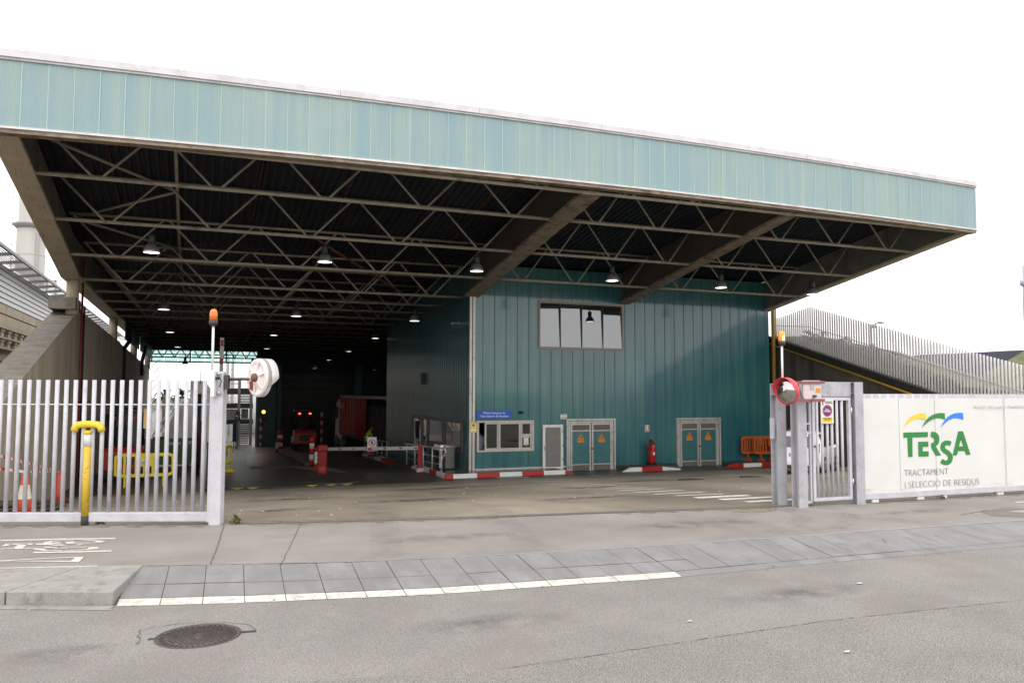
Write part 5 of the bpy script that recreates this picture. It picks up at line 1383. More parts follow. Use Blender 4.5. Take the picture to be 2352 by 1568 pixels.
text('lettering', 'AJUNTAMENT DE', o7(812, 344), o7(884, 344), 0.018, GINK, gs, nrm=rn, depth=0.003); text('lettering', 'SANT ADRIÀ DE BESÒS', o7(812, 361), o7(890, 361), 0.018, GINK, gs, nrm=rn, depth=0.003)
m = MB(); a = o7(788, 350); m.poly([a + rd * -0.012 + Vector((0, 0, -.05)), a + rd * 0.012 + Vector((0, 0, -.05)), a + rd * 0.012 + Vector((0, 0, .02)), a + rd * -0.012 + Vector((0, 0, .02))]); m.build('crest', GINK, gs, fix=False)
# flat panel seen from behind with its brackets
pb = thing('card_reader', 'flat white reader unit on two dark red arms, seen from behind above the pedestrian gate', 'sensor', rp(680, 225, 0.3))
cs_, zc_ = rs(672, 225, .32), rp(672, 225, .32).z; wd = rs(760, 225, .32) - rs(592, 225, .32); hh = rp(672, 112, .32).z - rp(672, 338, .32).z
m = MB().obox(rg(cs_, 0.30, zc_), (wd, 0.06, hh), rrz - 0.22); m.build('housing', mat('pinkish_white_panel', (0.6, 0.52, 0.53), 0.45, var=0.05), pb, bevel=0.012)
for yb_ in (133, 325):
    MB().bar(rp(495, yb_ + 2, .26), rp(722, yb_, .2) + rn * 0.19, 0.03, 0.05).build('arm', mat('dull_maroon_arm', (0.24, 0.09, 0.1), 0.5), pb)
a = rp(732, 220, .345); MB().obox(a + rn * 0.01, (0.085, 0.004, 0.08), rrz - 0.22).build('orange_sticker', mat('sticker_orange', (0.65, 0.25, 0.03), 0.5), pb)
a = rp(676, 183, .345); MB().obox(a, (0.06, 0.004, 0.08), rrz - 0.22).build('grey_sticker', mat('sticker_grey', (0.38, 0.36, 0.36), 0.5), pb)
a = rp(715, 280, .36); m = MB().tube(a, a + rd * -0.06, 0.02, 8); m.path([a, rp(690, 285, .37), rp(665, 345, .37), rp(625, 352, .37), rp(600, 335, .3), rp(540, 240, .28), rp(520, 140, .25), rp(505, 122, .22)], 0.007, 5); m.build('cable', mat('dark_grey_cable', (0.04, 0.045, 0.05), 0.5), pb)
# beacon right
bz = hB
b0 = rp(350, 60, 0.12); beacon(Vector((b0.x, b0.y, AL('B3', 355, 200, RP0, RP1, .12).z)), AL('C6', 305, 755, RP0, RP1, .12).z - AL('B3', 355, 200, RP0, RP1, .12).z, 'orange warning beacon with a glowing bulb on a pole above the red rimmed mirror', 0.055, 1.15, lit=True)
m = MB().tube(Vector((b0.x, b0.y, AL('B3', 355, 200, RP0, RP1, .12).z + 0.05)), rg(0.0, 0.0, AL('B3', 355, 200, RP0, RP1, .12).z + 0.05), 0.016, 6); tag(m.build('beacon_bracket', GPOST), 'short grey bracket holding the right beacon pole to the gate frame', 'bracket')
# red rimmed convex mirror
mc = rp(398, 228, 0.32); Rm = (rp(398, 78, .32).z - rp(398, 378, .32).z) / 2
nm = Vector((-0.985, -0.14, -0.10)).normalized(); sdm = Vector((0, 0, 1)).cross(nm).normalized(); upm = nm.cross(sdm).normalized()
mr_ = thing('traffic_mirror', 'round convex traffic mirror with a red rim and hood at the right of the entrance', 'mirror', mc)
f = lambda t, r, off: mc + nm * off + (sdm * math.cos(t) + upm * math.sin(t)) * (r * Rm)
N = 40; T = [2 * PI * k / N for k in range(N)]
m = MB(); prof = [(0.955, 0.0), (0.8, 0.035), (0.6, 0.062), (0.35, 0.082), (0.01, 0.09)]
for (ra, oa), (rb, ob_) in zip(prof, prof[1:]):
    for k in range(N): m.poly([f(T[k], ra, oa), f(T[(k + 1) % N], ra, oa), f(T[(k + 1) % N], rb, ob_), f(T[k], rb, ob_)], 0, True)
mm_ = m.build('mirror_glass', mat('convex_mirror', (0.5, 0.49, 0.47), 0.1, metal=1.0, var=0.05, scale=3), mr_)
for p_ in mm_.data.polygons: p_.use_smooth = True
m = MB(); hp_ = [(0.945, 0.0), (0.96, 0.02), (1.0, 0.02), (1.0, -0.02), (0.9, -0.07), (0.01, -0.075)]
for (ra, oa), (rb, ob_) in zip(hp_, hp_[1:]):
    for k in range(N): m.poly([f(T[k], ra, oa), f(T[(k + 1) % N], ra, oa), f(T[(k + 1) % N], rb, ob_), f(T[k], rb, ob_)], 0, True)
PINKR = mat('faded_pink_red_plastic', (0.62, 0.045, 0.07), 0.4, var=0.06)
m.build('rim', PINKR, mr_)
m = MB()
hd_ = lambda t: 0.075 * max(0.0, min(1.0, (math.sin(t) + 0.25) / 0.6))
for k in range(N):
    t, u = T[k], T[(k + 1) % N]
    if hd_(t) <= 0 and hd_(u) <= 0: continue
    m.poly([f(t, 1.0, 0.02), f(u, 1.0, 0.02), f(u, 1.03, 0.02 + hd_(u)), f(t, 1.03, 0.02 + hd_(t))], 0, True); m.poly([f(t, 0.985, 0.02), f(t, 1.015, 0.02 + hd_(t)), f(u, 1.015, 0.02 + hd_(u)), f(u, 0.985, 0.02)], 0, True); m.poly([f(t, 1.015, 0.02 + hd_(t)), f(t, 1.03, 0.02 + hd_(t)), f(u, 1.03, 0.02 + hd_(u)), f(u, 1.015, 0.02 + hd_(u))], 0, True)
m.build('hood', PINKR, mr_)
MB().bar(mc - nm * 0.07, rg(-0.02, 0.08, mc.z), 0.03, 0.03).build('arm', MATS['dull_maroon_arm'], mr_)
# ------------------------------------------------------------------ white sliding sign gate
S0, S1 = (11.30, 11.19), (15.46, 11.131)
sg = lambda x, y, off=0.0, c='A5': AL(c, x, y, S0, S1, off)
ZPT, ZPB, ZRB = sg(760, 730).z, sg(760, 1383).z, 0.05
sgate = thing('sign_gate', 'long white panelled sliding gate carrying the green company sign', 'gate', (15, 11.15, 0))
XS0, XS1 = sg(745, 1000).x, 21.0
SGW = mat('off_white_sign_panel', (0.65, 0.65, 0.635), 0.5, var=0.03, scale=1, col2=(0.61, 0.605, 0.58), amt2=0.36, scale2=1.2, stretch2=(1, 1, 2.5), fine=0.015)
yS = lambda x: S0[1] + (S1[1] - S0[1]) * (x - S0[0]) / (S1[0] - S0[0])
px_ = [XS0, sg(982, 900).x, sg(1220, 900).x, sg(1680, 900).x]
while px_[-1] < XS1: px_.append(px_[-1] + 1.7)
m = MB()
for a, b_ in zip(px_, px_[1:]): m.box(a + 0.0015, yS(a) - 0.015, ZPB, b_ - 0.0015, yS(a) + 0.015, ZPT)
m.build('panel', SGW, sgate)
m = MB().bar((XS0 - 0.02, yS(XS0), 0.115), (XS1, yS(XS1), 0.115), 0.09, 0.11); m.build('bottom_rail', GALV, sgate, bevel=0.008)
MB().bar((XS0 - 0.02, yS(XS0) + 0.08, ZPT + 0.0), (XS1, yS(XS1) + 0.08, ZPT + 0.0), 0.05, 0.16).build('top_rail', GALV, sgate)
zt_ = sg(800, 702).z; pit = sg(1213, 715).x - sg(1181, 715).x
k = 0; x = XS0 + 0.07
while x < XS1:
    if k == 0: tb = MB().lathe([(0.047, ZPB), (0.047, zt_), (0, zt_ + 0.001)], (x, yS(x) + 0.07, 0), 12).build('bar', GALV, sgate); xb0 = x
    else: o = tb.copy(); COL.objects.link(o); o.parent = sgate; o.location = (x - xb0, 0, 0)
    k += 1; x += 0.2045
for xw in (sg(815, 1410).x, sg(1115, 1400).x, sg(1640, 1365).x, sg(1265, 1390).x):
    MB().box(xw - 0.08, yS(xw) - 0.05, 0.005, xw + 0.08, yS(xw) + 0.05, 0.055).build('roller_foot', WHITEW, sgate)
mb = MB(); x = XS0 + 0.02; DF = film('splash_dirt', (0.46, 0.40, 0.29), 0.22, 4)
while x < XS1 - 0.3:
    h0, h1 = [.11 + .04 * math.sin(q * 2.3) + .03 * math.sin(q * 5.1 + 1) for q in (x, x + .25)]; mb.poly([(x, yS(x) - 0.0175, ZPB + .004), (x + .25, yS(x) - 0.0175, ZPB + .004), (x + .25, yS(x) - 0.0175, ZPB + h1), (x, yS(x) - 0.0175, ZPB + h0)]); x += .25
mb.build('dirt', DF, sgate, fix=False)
# emblem and words
L5 = lambda x, y, off=0.018: AL('B5', x, y, S0, S1, off)
GREEN = mat('sign_green', (0.018, 0.20, 0.032), 0.45, var=0.03); SYEL = mat('emblem_yellow', (0.85, 0.55, 0.03), 0.45, var=0.02); SBLU = mat('emblem_blue', (0.02, 0.20, 0.75), 0.45, var=0.02)
def plate(name, pts, mt, par, tri=None):
    mb = MB(); P_ = [L5(x, y) for x, y in pts]
    mb.prism(P_, (0, 0.0025, 0)); o = mb.build(name, mt, par, fix=True)
    bm = bmesh.new(); bm.from_mesh(o.data); bmesh.ops.triangulate(bm, faces=[f for f in bm.faces if len(f.verts) > 4]); bm.to_mesh(o.data); bm.free()
    return o
sw = [(395, 385), (425, 325), (460, 275), (500, 236), (550, 205), (605, 186), (655, 181), (710, 184), (717, 276), (680, 264), (640, 257), (595, 256), (550, 266), (505, 288), (465, 318), (430, 348)]
for dx, dy, mt, nm_ in ((0, 0, SYEL, 'yellow_arc'), (262, -4, GREEN, 'green_arc'), (522, -7, SBLU, 'blue_arc')): plate(nm_, [(x * (0.985 if dx > 500 else 1) + dx + (6 if dx > 500 else 0), y + dy) for x, y in sw], mt, sgate)
plate('letter_T', [(395, 450), (738, 442), (738, 510), (522, 518), (525, 788), (464, 791), (452, 521), (398, 523)], GREEN, sgate).name = 'letter'
plate('letter', [(605, 578), (744, 576), (746, 645), (666, 648), (668, 713), (748, 711), (750, 780), (612, 785)], GREEN, sgate)
plate('letter', [(785, 440), (820, 440), (850, 448), (876, 468), (892, 500), (898, 540), (895, 580), (880, 615), (848, 640), (925, 770), (858, 775), (790, 655), (790, 597), (812, 592), (828, 578), (836, 553), (830, 530), (812, 515), (786, 512)], GREEN, sgate)
cx = [(1058, 606), (1020, 592), (985, 594), (957, 612), (944, 645), (950, 680), (975, 706), (1012, 728), (1042, 758), (1056, 796), (1046, 838), (1020, 866), (985, 872), (950, 860), (925, 844)]
def stroke(pts, w):
    a, b_ = [], []
    for i, p in enumerate(pts):
        q0, q1 = pts[max(i - 1, 0)], pts[min(i + 1, len(pts) - 1)]
        dx, dy = q1[0] - q0[0], q1[1] - q0[1]; l = math.hypot(dx, dy); nx, ny = -dy / l * w / 2, dx / l * w / 2
        a.append((p[0] + nx, p[1] + ny)); b_.append((p[0] - nx, p[1] - ny))
    return a, b_
sa_, sb2 = stroke(cx, 66); mb = MB()
for i in range(len(cx) - 1):
    mb.prism([L5(*sa_[i], .019), L5(*sa_[i + 1], .019), L5(*sb2[i + 1], .019), L5(*sb2[i], .019)], (0, 0.0035, 0))
mb.build('letter', GREEN, sgate)
mb = MB()
for pts in ([(1165, 432), (1228, 432), (1240, 470), (1217, 505), (1199, 533), (1172, 643), (1160, 704), (1145, 765), (1085, 768)], [(1199, 533), (1217, 505), (1240, 470), (1333, 757), (1277, 757), (1258, 703), (1237, 641)], [(1172, 643), (1237, 641), (1258, 703), (1160, 706)]):
    mb.prism([L5(*p) for p in pts], (0, 0.0025, 0))
mb.build('letter', GREEN, sgate)
GTX = mat('grey_sign_lettering', (0.25, 0.25, 0.25), 0.5, var=0); GTX2 = mat('faint_grey_lettering', (0.5, 0.5, 0.49), 0.5, var=0)
zh_ = lambda x, y0, y1: L5(x, y0).z - L5(x, y1).z
text('lettering', 'TRACTAMENT', L5(410, 1057), L5(1022, 1030), zh_(430, 962, 1057), GTX, sgate, depth=0.0, thin=-0.022)
text('lettering', 'I SELECCIÓ DE RESIDUS', L5(420, 1223), L5(1456, 1170), zh_(430, 1130, 1225), GTX, sgate, depth=0.0, thin=-0.022)
text('lettering', 'AVDA. EDUARD MARISTANY núm. 44', L5(1382, 118), L5(2380, 117), zh_(1400, 72, 118), GTX2, sgate, depth=0.0, thin=-0.012)
# ------------------------------------------------------------------ right ramp wall, upper fence, bank
XF = 25.3
fy = lambda x, y, c='C6': AX(c, x, y, XF)
w0, w1 = fy(200, 690), fy(2240, 1395)
wl = lambda y: w0.z + (w1.z - w0.z) * (y - w0.y) / (w1.y - w0.y)
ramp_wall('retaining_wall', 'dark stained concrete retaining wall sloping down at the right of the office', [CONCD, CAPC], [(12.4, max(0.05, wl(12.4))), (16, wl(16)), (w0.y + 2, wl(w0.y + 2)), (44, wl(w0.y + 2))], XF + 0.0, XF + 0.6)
m = MB(); m.bar((XF - 0.06, 13, wl(13) + 0.02), (XF - 0.06, w0.y + 1, wl(w0.y + 1) + 0.02), 0.12, 0.26); tag(m.build('cable_tray', mat('dark_tray', (0.025, 0.022, 0.02), 0.6, var=0.3)), 'dark trunking running along the top edge of the right retaining wall', 'cable tray')
m = MB().tube((XF - 0.13, 12.6, wl(12.6) - 0.2), (XF - 0.13, w0.y + .5, wl(w0.y + .5) - 0.2), 0.045, 8); tag(m.build('yellow_gas_pipe', mat('yellow_pipe_paint', (0.42, 0.24, 0.02), 0.5)), 'thin yellow gas pipe following the sloping top of the right retaining wall', 'pipe')
fence = thing('bar_fence', 'tall fence of slim grey vertical bars along the sloping right wall', 'fence', (XF, 24, 3))
top = [(fy(1944, 1045, 'C7').y, fy(1944, 1045, 'C7').z), (fy(1055, 812, 'C7').y, fy(1055, 812, 'C7').z), (fy(1600, 437).y, fy(1600, 437).z), (fy(640, 170).y, fy(640, 170).z), (fy(265, 305).y, fy(265, 305).z), (fy(170, 340).y, fy(170, 340).z)]
top = [(13.5, top[0][1] - (top[1][1] - top[0][1]) / (top[1][0] - top[0][0]) * (top[0][0] - 13.5))] + top
y = 17.55; k = 0; step = 0.133
bars = []
while y < 30.4:
    zt, z0_ = lerp_pts(top, y), wl(y) + 0.12
    if k == 0:
        fb = MB().lathe([(0.037, 0), (0.037, 1.0), (0, 1.0005)], (0, 0, 0), 8).build('bar', mat('fence_bar_grey', (0.6, 0.59, 0.6), 0.45, var=0.05)); o = fb
    else: o = fb.copy(); COL.objects.link(o)
    o.parent = fence; o.location = Vector((XF + 0.25, y, z0_)) - fence.location; o.scale = (1, 1, zt - z0_)
    k += 1; y += step
m = MB(); rz_ = lambda y: lerp_pts(top, y) * 0.42 + (wl(y) + 0.12) * 0.58 + 0.2
yy_ = [13.6, 17.5, 20, 22.4, 25, fy(640, 170).y, 29.6, 30.4]
m.path([(XF + 0.21, y, rz_(y)) for y in yy_], 0.012, 5); m.build('cross_rail', GPOST, fence)
# street lamp beyond
c0, c1 = AX('C6', 1600, 440, 33.0), AX('C6', 1625, 1000, 33.0)
sl = thing('street_lamp', 'grey street lamp with a flat curved head behind the right fence', 'street lamp', (33, c1.y, 0))
m = MB().tube((33, c1.y, 0), (33, c0.y, c0.z), 0.1, 10, r2=0.08); m.build('pole', mat('lamp_post_grey', (0.38, 0.38, 0.42), 0.5), sl)
h0, h1, h2 = AX('C6', 1620, 465, 33), AX('C6', 1700, 425, 33), AX('C6', 1825, 420, 33)
m = MB().path([h0, h1, AX('C6', 1740, 408, 33)], 0.045, 6); m.build('arm', MATS['lamp_post_grey'], sl)
m = MB().path([AX('C6', 1730, 410, 33), AX('C6', 1770, 408, 33), h2], [0.06, 0.09, 0.02], 8); m.build('lamp_head', MATS['lamp_post_grey'], sl)
m = MB().path([AX('C6', 1640, 470, 33), AX('C6', 1705, 470, 33)], 0.08, 6); m.build('junction_box', mat('dark_grey_box', (0.16, 0.15, 0.15), 0.6), sl)
# bank behind the fence
GRASS = mat('dry_grass_bank', (0.075, 0.10, 0.028), 0.95, var=0.35, scale=1.2, col2=(0.16, 0.135, 0.075), amt2=0.48, scale2=0.6, bump=0.8, bscale=8, fine=0.3, fscale=30)
m = MB(); rowsx = [26, 29, 34, 42]; 
bz_ = lambda y: wl(y) + 0.3
prof_y = [8, 12, 16, 20, 24, 28, 31, 40]
for (a, b_) in zip(rowsx, rowsx[1:]):
    for (c, d) in zip(prof_y, prof_y[1:]):
        h = lambda x, y: max(0.1, bz_(min(y, 31))) - 0.25 + {26: 0, 29: 0.05, 34: -0.6, 42: -2.5}[x]
        m.poly([(a, c, h(a, c)), (b_, c, h(b_, c)), (b_, d, h(b_, d)), (a, d, h(a, d))], 0, True)
struct(m.build('bank', GRASS))
XD = 60.0
dw = lambda x, y: AX('C7', x, y, XD)
P_ = [dw(-40, 925), dw(300, 855), dw(1070, 825), dw(1600, 795), dw(1850, 785), dw(2500, 760)]
m = MB().prism([(XD, P_[0].y + 1, -3)] + [tuple(p) for p in P_] + [(XD, P_[-1].y, -3)], (14, 0, 0)); tag(m.build('slate_grey_wall', mat('slate_blue_sheeting', (0.085, 0.085, 0.125), 0.8, var=0.15, scale=0.4, stretch=(1, 1, 0.2))), 'long slate grey wall rising on the hillside beyond the right fence', 'wall')
# rough grass hillside at far right, in front of the dark wall
m = MB(); XH = 52
hp2 = [AX('C7', 1350, 1130, XH), AX('C7', 1500, 1060, XH), AX('C7', 1680, 950, XH), AX('C7', 1800, 880, XH), AX('C7', 1944, 795, XH), AX('C7', 2300, 700, XH), AX('C7', 2900, 600, XH)]
for a, b_ in zip(hp2, hp2[1:]):
    m.poly([(XH - 12, a.y, -1), (XH - 12, b_.y, -1), (XH, b_.y, b_.z), (XH, a.y, a.z)], 0, True); m.poly([(XH, a.y, a.z), (XH, b_.y, b_.z), (XH + 7, b_.y, b_.z + 0.1), (XH + 7, a.y, a.z + 0.1)], 0, True)
m.poly([(XH - 12, hp2[0].y, -1), (XH, hp2[0].y, hp2[0].z), (XH + 7, hp2[0].y, hp2[0].z), (XH + 7, hp2[0].y, -1)])
struct(m.build('hillside', GRASS))
# loose shrubs and weeds: leaf clumps
def leaf_mass(name, mats_, spots, kind=None, **kw):
    mb = MB()
    for (c, r, h, n) in spots:
        for _ in range(n):
            u = random.gauss(0, 0.42), random.gauss(0, 0.42); z = random.random() ** 1.3
            p = Vector(c) + Vector((u[0] * r * (1.1 - z * 0.7), u[1] * r * (1.1 - z * 0.7), z * h))
            L = random.uniform(0.5, 1.0) * kw.get('leaf', 0.16)
            d = Vector((random.gauss(0, 1), random.gauss(0, 1), random.gauss(0.7, 0.8))).normalized(); s_ = d.cross(Vector((random.random(), random.random(), random.random()))).normalized()
            mb.poly([p - s_ * L * .22, p + d * L * .5 + s_ * L * 0.0, p + s_ * L * .22, p - d * L * .4] if False else [p - d * L * .5, p + s_ * L * .22, p + d * L * .5, p - s_ * L * .22], random.randrange(len(mats_)))
    return mb.build(name, mats_, fix=False)
LEAF = [mat('leaf_dark_green', (0.045, 0.075, 0.022), 0.8, var=0.3), mat('leaf_olive', (0.09, 0.105, 0.035), 0.8, var=0.3), mat('leaf_dry', (0.17, 0.13, 0.06), 0.85, var=0.3)]
spots = []
y = 16.0
while y < 29.6:
    hgt = {0: 0.45, 1: 0.8, 2: 0.6}[int(y * 1.7) % 3] * (0.75 if y > 27 else 1.0) * random.uniform(0.7, 1.25) * (0.4 if y < 25 else 0.9)
    spots.append(((26.3 + random.random() * 1.2, y, bz_(y) - 0.1), 0.5, hgt, 170)); y += 0.22
tag(leaf_mass('scrub_growth', LEAF, spots, leaf=0.13), 'low scrubby green growth along the bank behind the bar fence', 'scrub', kind='stuff')
for (cx_, cy_, lab) in ((0.62, 12.78, 'small tuft of grass at the foot of the left gate post'), (vb.x + 0.2, vb.y + 0.03, 'small yellow flowered weed beside the foot of the yellow vent pipe')):
    g = leaf_mass('weed', [mat('weed_green', (0.10, 0.14, 0.03), 0.8, var=0.2), LEAF[2]], [((cx_, cy_, 0.0), 0.08, 0.13, 90)], leaf=0.09); tag(g, lab, 'weed')
pA = sg(1245, 1385); tag(leaf_mass('weed', [MATS['weed_green'], LEAF[2]], [((pA.x, pA.y - 0.08, 0), 0.07, 0.07, 50)], leaf=0.06), 'tiny weed under the bottom rail of the white sign gate', 'weed')
# ------------------------------------------------------------------ manhole covers and utility lid
CAST = mat('cast_iron', (0.075, 0.062, 0.058), 0.5, metal=0.3, var=0.2, scale=12, col2=(0.13, 0.115, 0.105), amt2=0.35, scale2=20)
mh = AZ('C8', 1100, 278, -0.12); ax_ = (AZ('C8', 1880, 220, -0.12) - AZ('C8', 300, 340, -0.12)); Rh = ax_.length / 2; ang = math.atan2(ax_.y, ax_.x)
mn = thing('manhole_cover', 'round cast iron manhole cover with a raised lozenge pattern in the road', 'manhole cover', (mh.x, mh.y, -0.12))
MB().lathe([(Rh, -0.03), (Rh, 0.005), (Rh * 0.95, 0.008), (Rh * 0.93, 0.002), (Rh * 0.93, -0.03)], mh, 48).build('frame', CAST, mn)
m = MB().lathe([(Rh * 0.9, -0.03), (Rh * 0.9, 0.001), (0, 0.001)], mh, 48)
for k in range(40):
    t = 2 * PI * k / 40; q_ = mh + Vector((math.cos(t), math.sin(t), 0)) * Rh * 0.85; m.obox((q_.x, q_.y, -0.118), (0.05, 0.012, 0.009), t)
for i in range(-8, 9):
    for j in range(-9, 10):
        u, v_ = i * 0.034, (j + (i % 2) * 0.5) * 0.04
        if u * u + v_ * v_ < (Rh * 0.72) ** 2 and not (abs(u) < 0.1 and abs(v_) < 0.035):
            q_ = mh + Matrix.Rotation(ang, 3, 'Z') @ Vector((v_, u, 0)); m.obox((q_.x, q_.y, -0.1175), (0.026, 0.007, 0.007), ang + 0.6 * (1 if j % 2 else -1))
m.build('lid', CAST, mn)
for s_, l_ in ((1, 0.13), (-1, 0.05)):
    q_ = mh + Matrix.Rotation(ang, 3, 'Z') @ Vector((s_ * (Rh + l_ / 2 - 0.005), 0, 0)); MB().obox((q_.x, q_.y, -0.117), (l_, 0.035, 0.012), ang).build('lug', CAST, mn)
def flat_lid(c, x, y, r, lab):
    p = AG(c, x, y); tag(MB().lathe([(r, -0.02), (r, 0.006), (r * 0.93, 0.008), (r * 0.9, 0.005), (0, 0.005)], (p.x, p.y, G(p.y)), 32).build('drain_cover', mat('dark_lid', (0.05, 0.046, 0.042), 0.6, metal=0.3, var=0.2, scale=10)), lab, 'drain cover')
flat_lid('E4', 1572, 80, 0.42, 'small round dark drain cover in the yard left of the free standing post')
flat_lid('E4', 2070, 57, 0.4, 'faint round drain cover in the yard near the orange barriers')

# ------------------------------------------------------------------ behind the left gate
ORC = mat('faded_cone_red', (0.52, 0.07, 0.045), 0.6, var=0.12, scale=8); CONEW = mat('dirty_cone_band', (0.6, 0.57, 0.48), 0.6, var=0.15, scale=12)
RUB = mat('black_rubber', (0.03, 0.03, 0.03), 0.8)
def cone(lab, p, h, r, banded=True, seg=None):
    t = thing('traffic_cone', lab, 'traffic cone', p, 'traffic cones by the left wall')
    MB().box(p.x - r * 1.45, p.y - r * 1.45, p.z, p.x + r * 1.45, p.y + r * 1.45, p.z + 0.04).build('base', RUB, t, bevel=0.01)
    prof = [(r, 0.04), (r * 0.66, h * 0.40), (r * 0.42, h * 0.70), (r * 0.2, h), (0.0, h)]
    MB().lathe(prof, p, 20, ms=[0, 1 if banded else 0, 0, 0]).build('cone_body', [ORC, CONEW], t)
c1, c2 = AG('C2', 400, 1345), AG('C2', 985, 1112)
zt1 = AL('C2', 430, 560, (c1.x, c1.y), (c1.x + 1, c1.y)).z - c1.z; zt2 = AL('C2', 965, 560, (c2.x, c2.y), (c2.x + 1, c2.y)).z - c2.z
cone('traffic cone with a cream band standing on the boards behind the gate', c1, zt1, 0.19); cone('plain faded red traffic cone beside the boards by the left wall', c2, zt2, 0.2, False)
TAPE = bpy.data.materials.new('striped_tape'); TAPE.use_nodes = True
_n = TAPE.node_tree; _g = _n.nodes.new('ShaderNodeNewGeometry'); _w = _n.nodes.new('ShaderNodeTexWave'); _w.inputs['Scale'].default_value = 1.6; _w.bands_direction = 'DIAGONAL'
_c = _n.nodes.new('ShaderNodeValToRGB'); _c.color_ramp.interpolation = 'CONSTANT'; _c.color_ramp.elements[0].color = (0.5, 0.02, 0.03, 1); _c.color_ramp.elements[1].color = (0.75, 0.73, 0.72, 1); _c.color_ramp.elements[1].position = 0.45
_n.links.new(_g.outputs['Position'], _w.inputs['Vector']); _n.links.new(_w.outputs['Fac'], _c.inputs[0]); _n.links.new(_c.outputs[0], _n.nodes['Principled BSDF'].inputs['Base Color'])
tp = c2 + Vector((0, 0, zt2 - 0.02)); tq = c1 + Vector((0, 0, zt1 - 0.02))
m = MB(); wv = Vector((-3.75, 14.9, 0.85)); ww = Vector((-3.8, 15.0, 0.42))
m.bar(AL('C2', -200, 250, (-3.0, 17.5), (-2.86, 21)), tp, 0.004, 0.05); m.bar(AL('C2', -150, 500, (-3.6, 15.5), (c1.x, c1.y)), tq, 0.004, 0.05); m.bar(tq, tp, 0.004, 0.04)
tag(m.build('barrier_tape', TAPE), 'red and white striped barrier tape tied between the two cones', 'barrier tape')
PLY = mat('weathered_board', (0.10, 0.075, 0.055), 0.8, var=0.25, scale=4, col2=(0.05, 0.035, 0.03), amt2=0.4, scale2=3)
a, b_, c_ = AG('C2', 20, 1310), AG('C2', 600, 1260), AG('C2', 880, 1150); y0b = c1.y + 0.35
for k in range(3):
    z = G(y0b) + 0.07 * k + 0.03; x1 = b_.x + 0.15 - 0.1 * k
    ob = MB().hexa([(x1 - 2.2, y0b + 0.1 * k, z), (x1, y0b + 0.1 * k, z), (x1 + 0.25, y0b + 2.6, z - 0.22), (x1 - 1.9, y0b + 2.6, z - 0.22), (x1 - 2.2, y0b + 0.1 * k, z + 0.055), (x1, y0b + 0.1 * k, z + 0.055), (x1 + 0.25, y0b + 2.6, z - 0.165), (x1 - 1.9, y0b + 2.6, z - 0.165)]).build('board', PLY)
    tag(ob, f'weathered flat board, {["bottom", "middle", "top"][k]} of the stack beside the cones', 'board', 'boards stacked by the left wall')
# plastic barriers
def barrier(name, lab, mt, L, H, slats, sign=None, smt=None, cat='plastic barrier', grp=None):
    t = thing(name, lab, cat, (0, 0, 0), grp)
    m = MB(); z0_, z1_ = H * 0.28, H; y = 0.025; c = 0.16
    # frame with chamfered ends
    outl = [(-L / 2 + c, z0_), (L / 2 - c, z0_), (L / 2, z0_ + c * 0.5), (L / 2, z1_ - c * 0.5), (L / 2 - c, z1_), (-L / 2 + c, z1_), (-L / 2, z1_ - c * 0.5), (-L / 2, z0_ + c * 0.5)]
    w = 0.11
    ins = [(-L / 2 + c, z0_ + w), (L / 2 - c, z0_ + w), (L / 2 - w * .8, z0_ + c * 0.5 + w * .7), (L / 2 - w * .8, z1_ - c * 0.5 - w * .7), (L / 2 - c, z1_ - w), (-L / 2 + c, z1_ - w), (-L / 2 + w * .8, z1_ - c * 0.5 - w * .7), (-L / 2 + w * .8, z0_ + c * 0.5 + w * .7)]
    for i in range(8):
        j = (i + 1) % 8
        m.hexa([(outl[i][0], -y, outl[i][1]), (outl[j][0], -y, outl[j][1]), (ins[j][0], -y, ins[j][1]), (ins[i][0], -y, ins[i][1]), (outl[i][0], y, outl[i][1]), (outl[j][0], y, outl[j][1]), (ins[j][0], y, ins[j][1]), (ins[i][0], y, ins[i][1])])
    m.build('frame', mt, t, bevel=0.008)
    for x in slats: MB().box(x - 0.038, -0.02, z0_ + w, x + 0.038, 0.02, z1_ - w).build('upright', mt, t)
    pz = z0_ + (z1_ - z0_) * 0.45
    MB().box(-0.26, -0.022, pz, 0.26, 0.022, z1_ - w).build('panel', mt, t)
    for s in (-1, 1):
        q = MB(); x = s * L * 0.32
        q.box(x - 0.03, -0.03, 0.1, x + 0.03, 0.03, z0_)
        q.hexa([(x - 0.03, -0.26, 0), (x + 0.03, -0.26, 0), (x + 0.03, 0.26, 0), (x - 0.03, 0.26, 0), (x - 0.03, -0.05, 0.16), (x + 0.03, -0.05, 0.16), (x + 0.03, 0.05, 0.16), (x - 0.03, 0.05, 0.16)])
        q.build('foot', mt, t)
    if sign:
        sw_ = 0.13
        st = MB().box(-sw_, -0.03, pz + 0.06, sw_, -0.0225, pz + 0.06 + (0.26 if sign == 'EM' else 0.14)).build('sticker', WHITEW if sign != 'EM' else mat('pale_green_sticker', (0.5, 0.56, 0.42), 0.6), t)
        text('lettering', sign, (-sw_ * .85, -0.03, pz + (0.10 if sign == 'EM' else 0.10)), (sw_ * .85, -0.03, pz + 0.10), 0.16 if sign == 'EM' else 0.055, smt, st)
    return t
yb = AG('B8', 670, 930); yb0 = AY('B8', 215, 600, yb.y); yb1 = AY('B8', 1135, 600, yb.y)
Lb = yb1.x - yb0.x; Hb = AY('B8', 660, 428, yb.y).z - G(yb.y)
yb_t = barrier('plastic_barrier', 'yellow plastic pedestrian barrier in front of the red forklift behind the gate', YEL, Lb, Hb, [-Lb * .33, -Lb * .14, Lb * .14, Lb * .33, 0.0], 'TERSA', GINK, grp='yellow plastic barriers')
yb_t.location = ((yb0.x + yb1.x) / 2, yb.y, G(yb.y)); yb_t.rotation_euler = (0, 0, 0.04)
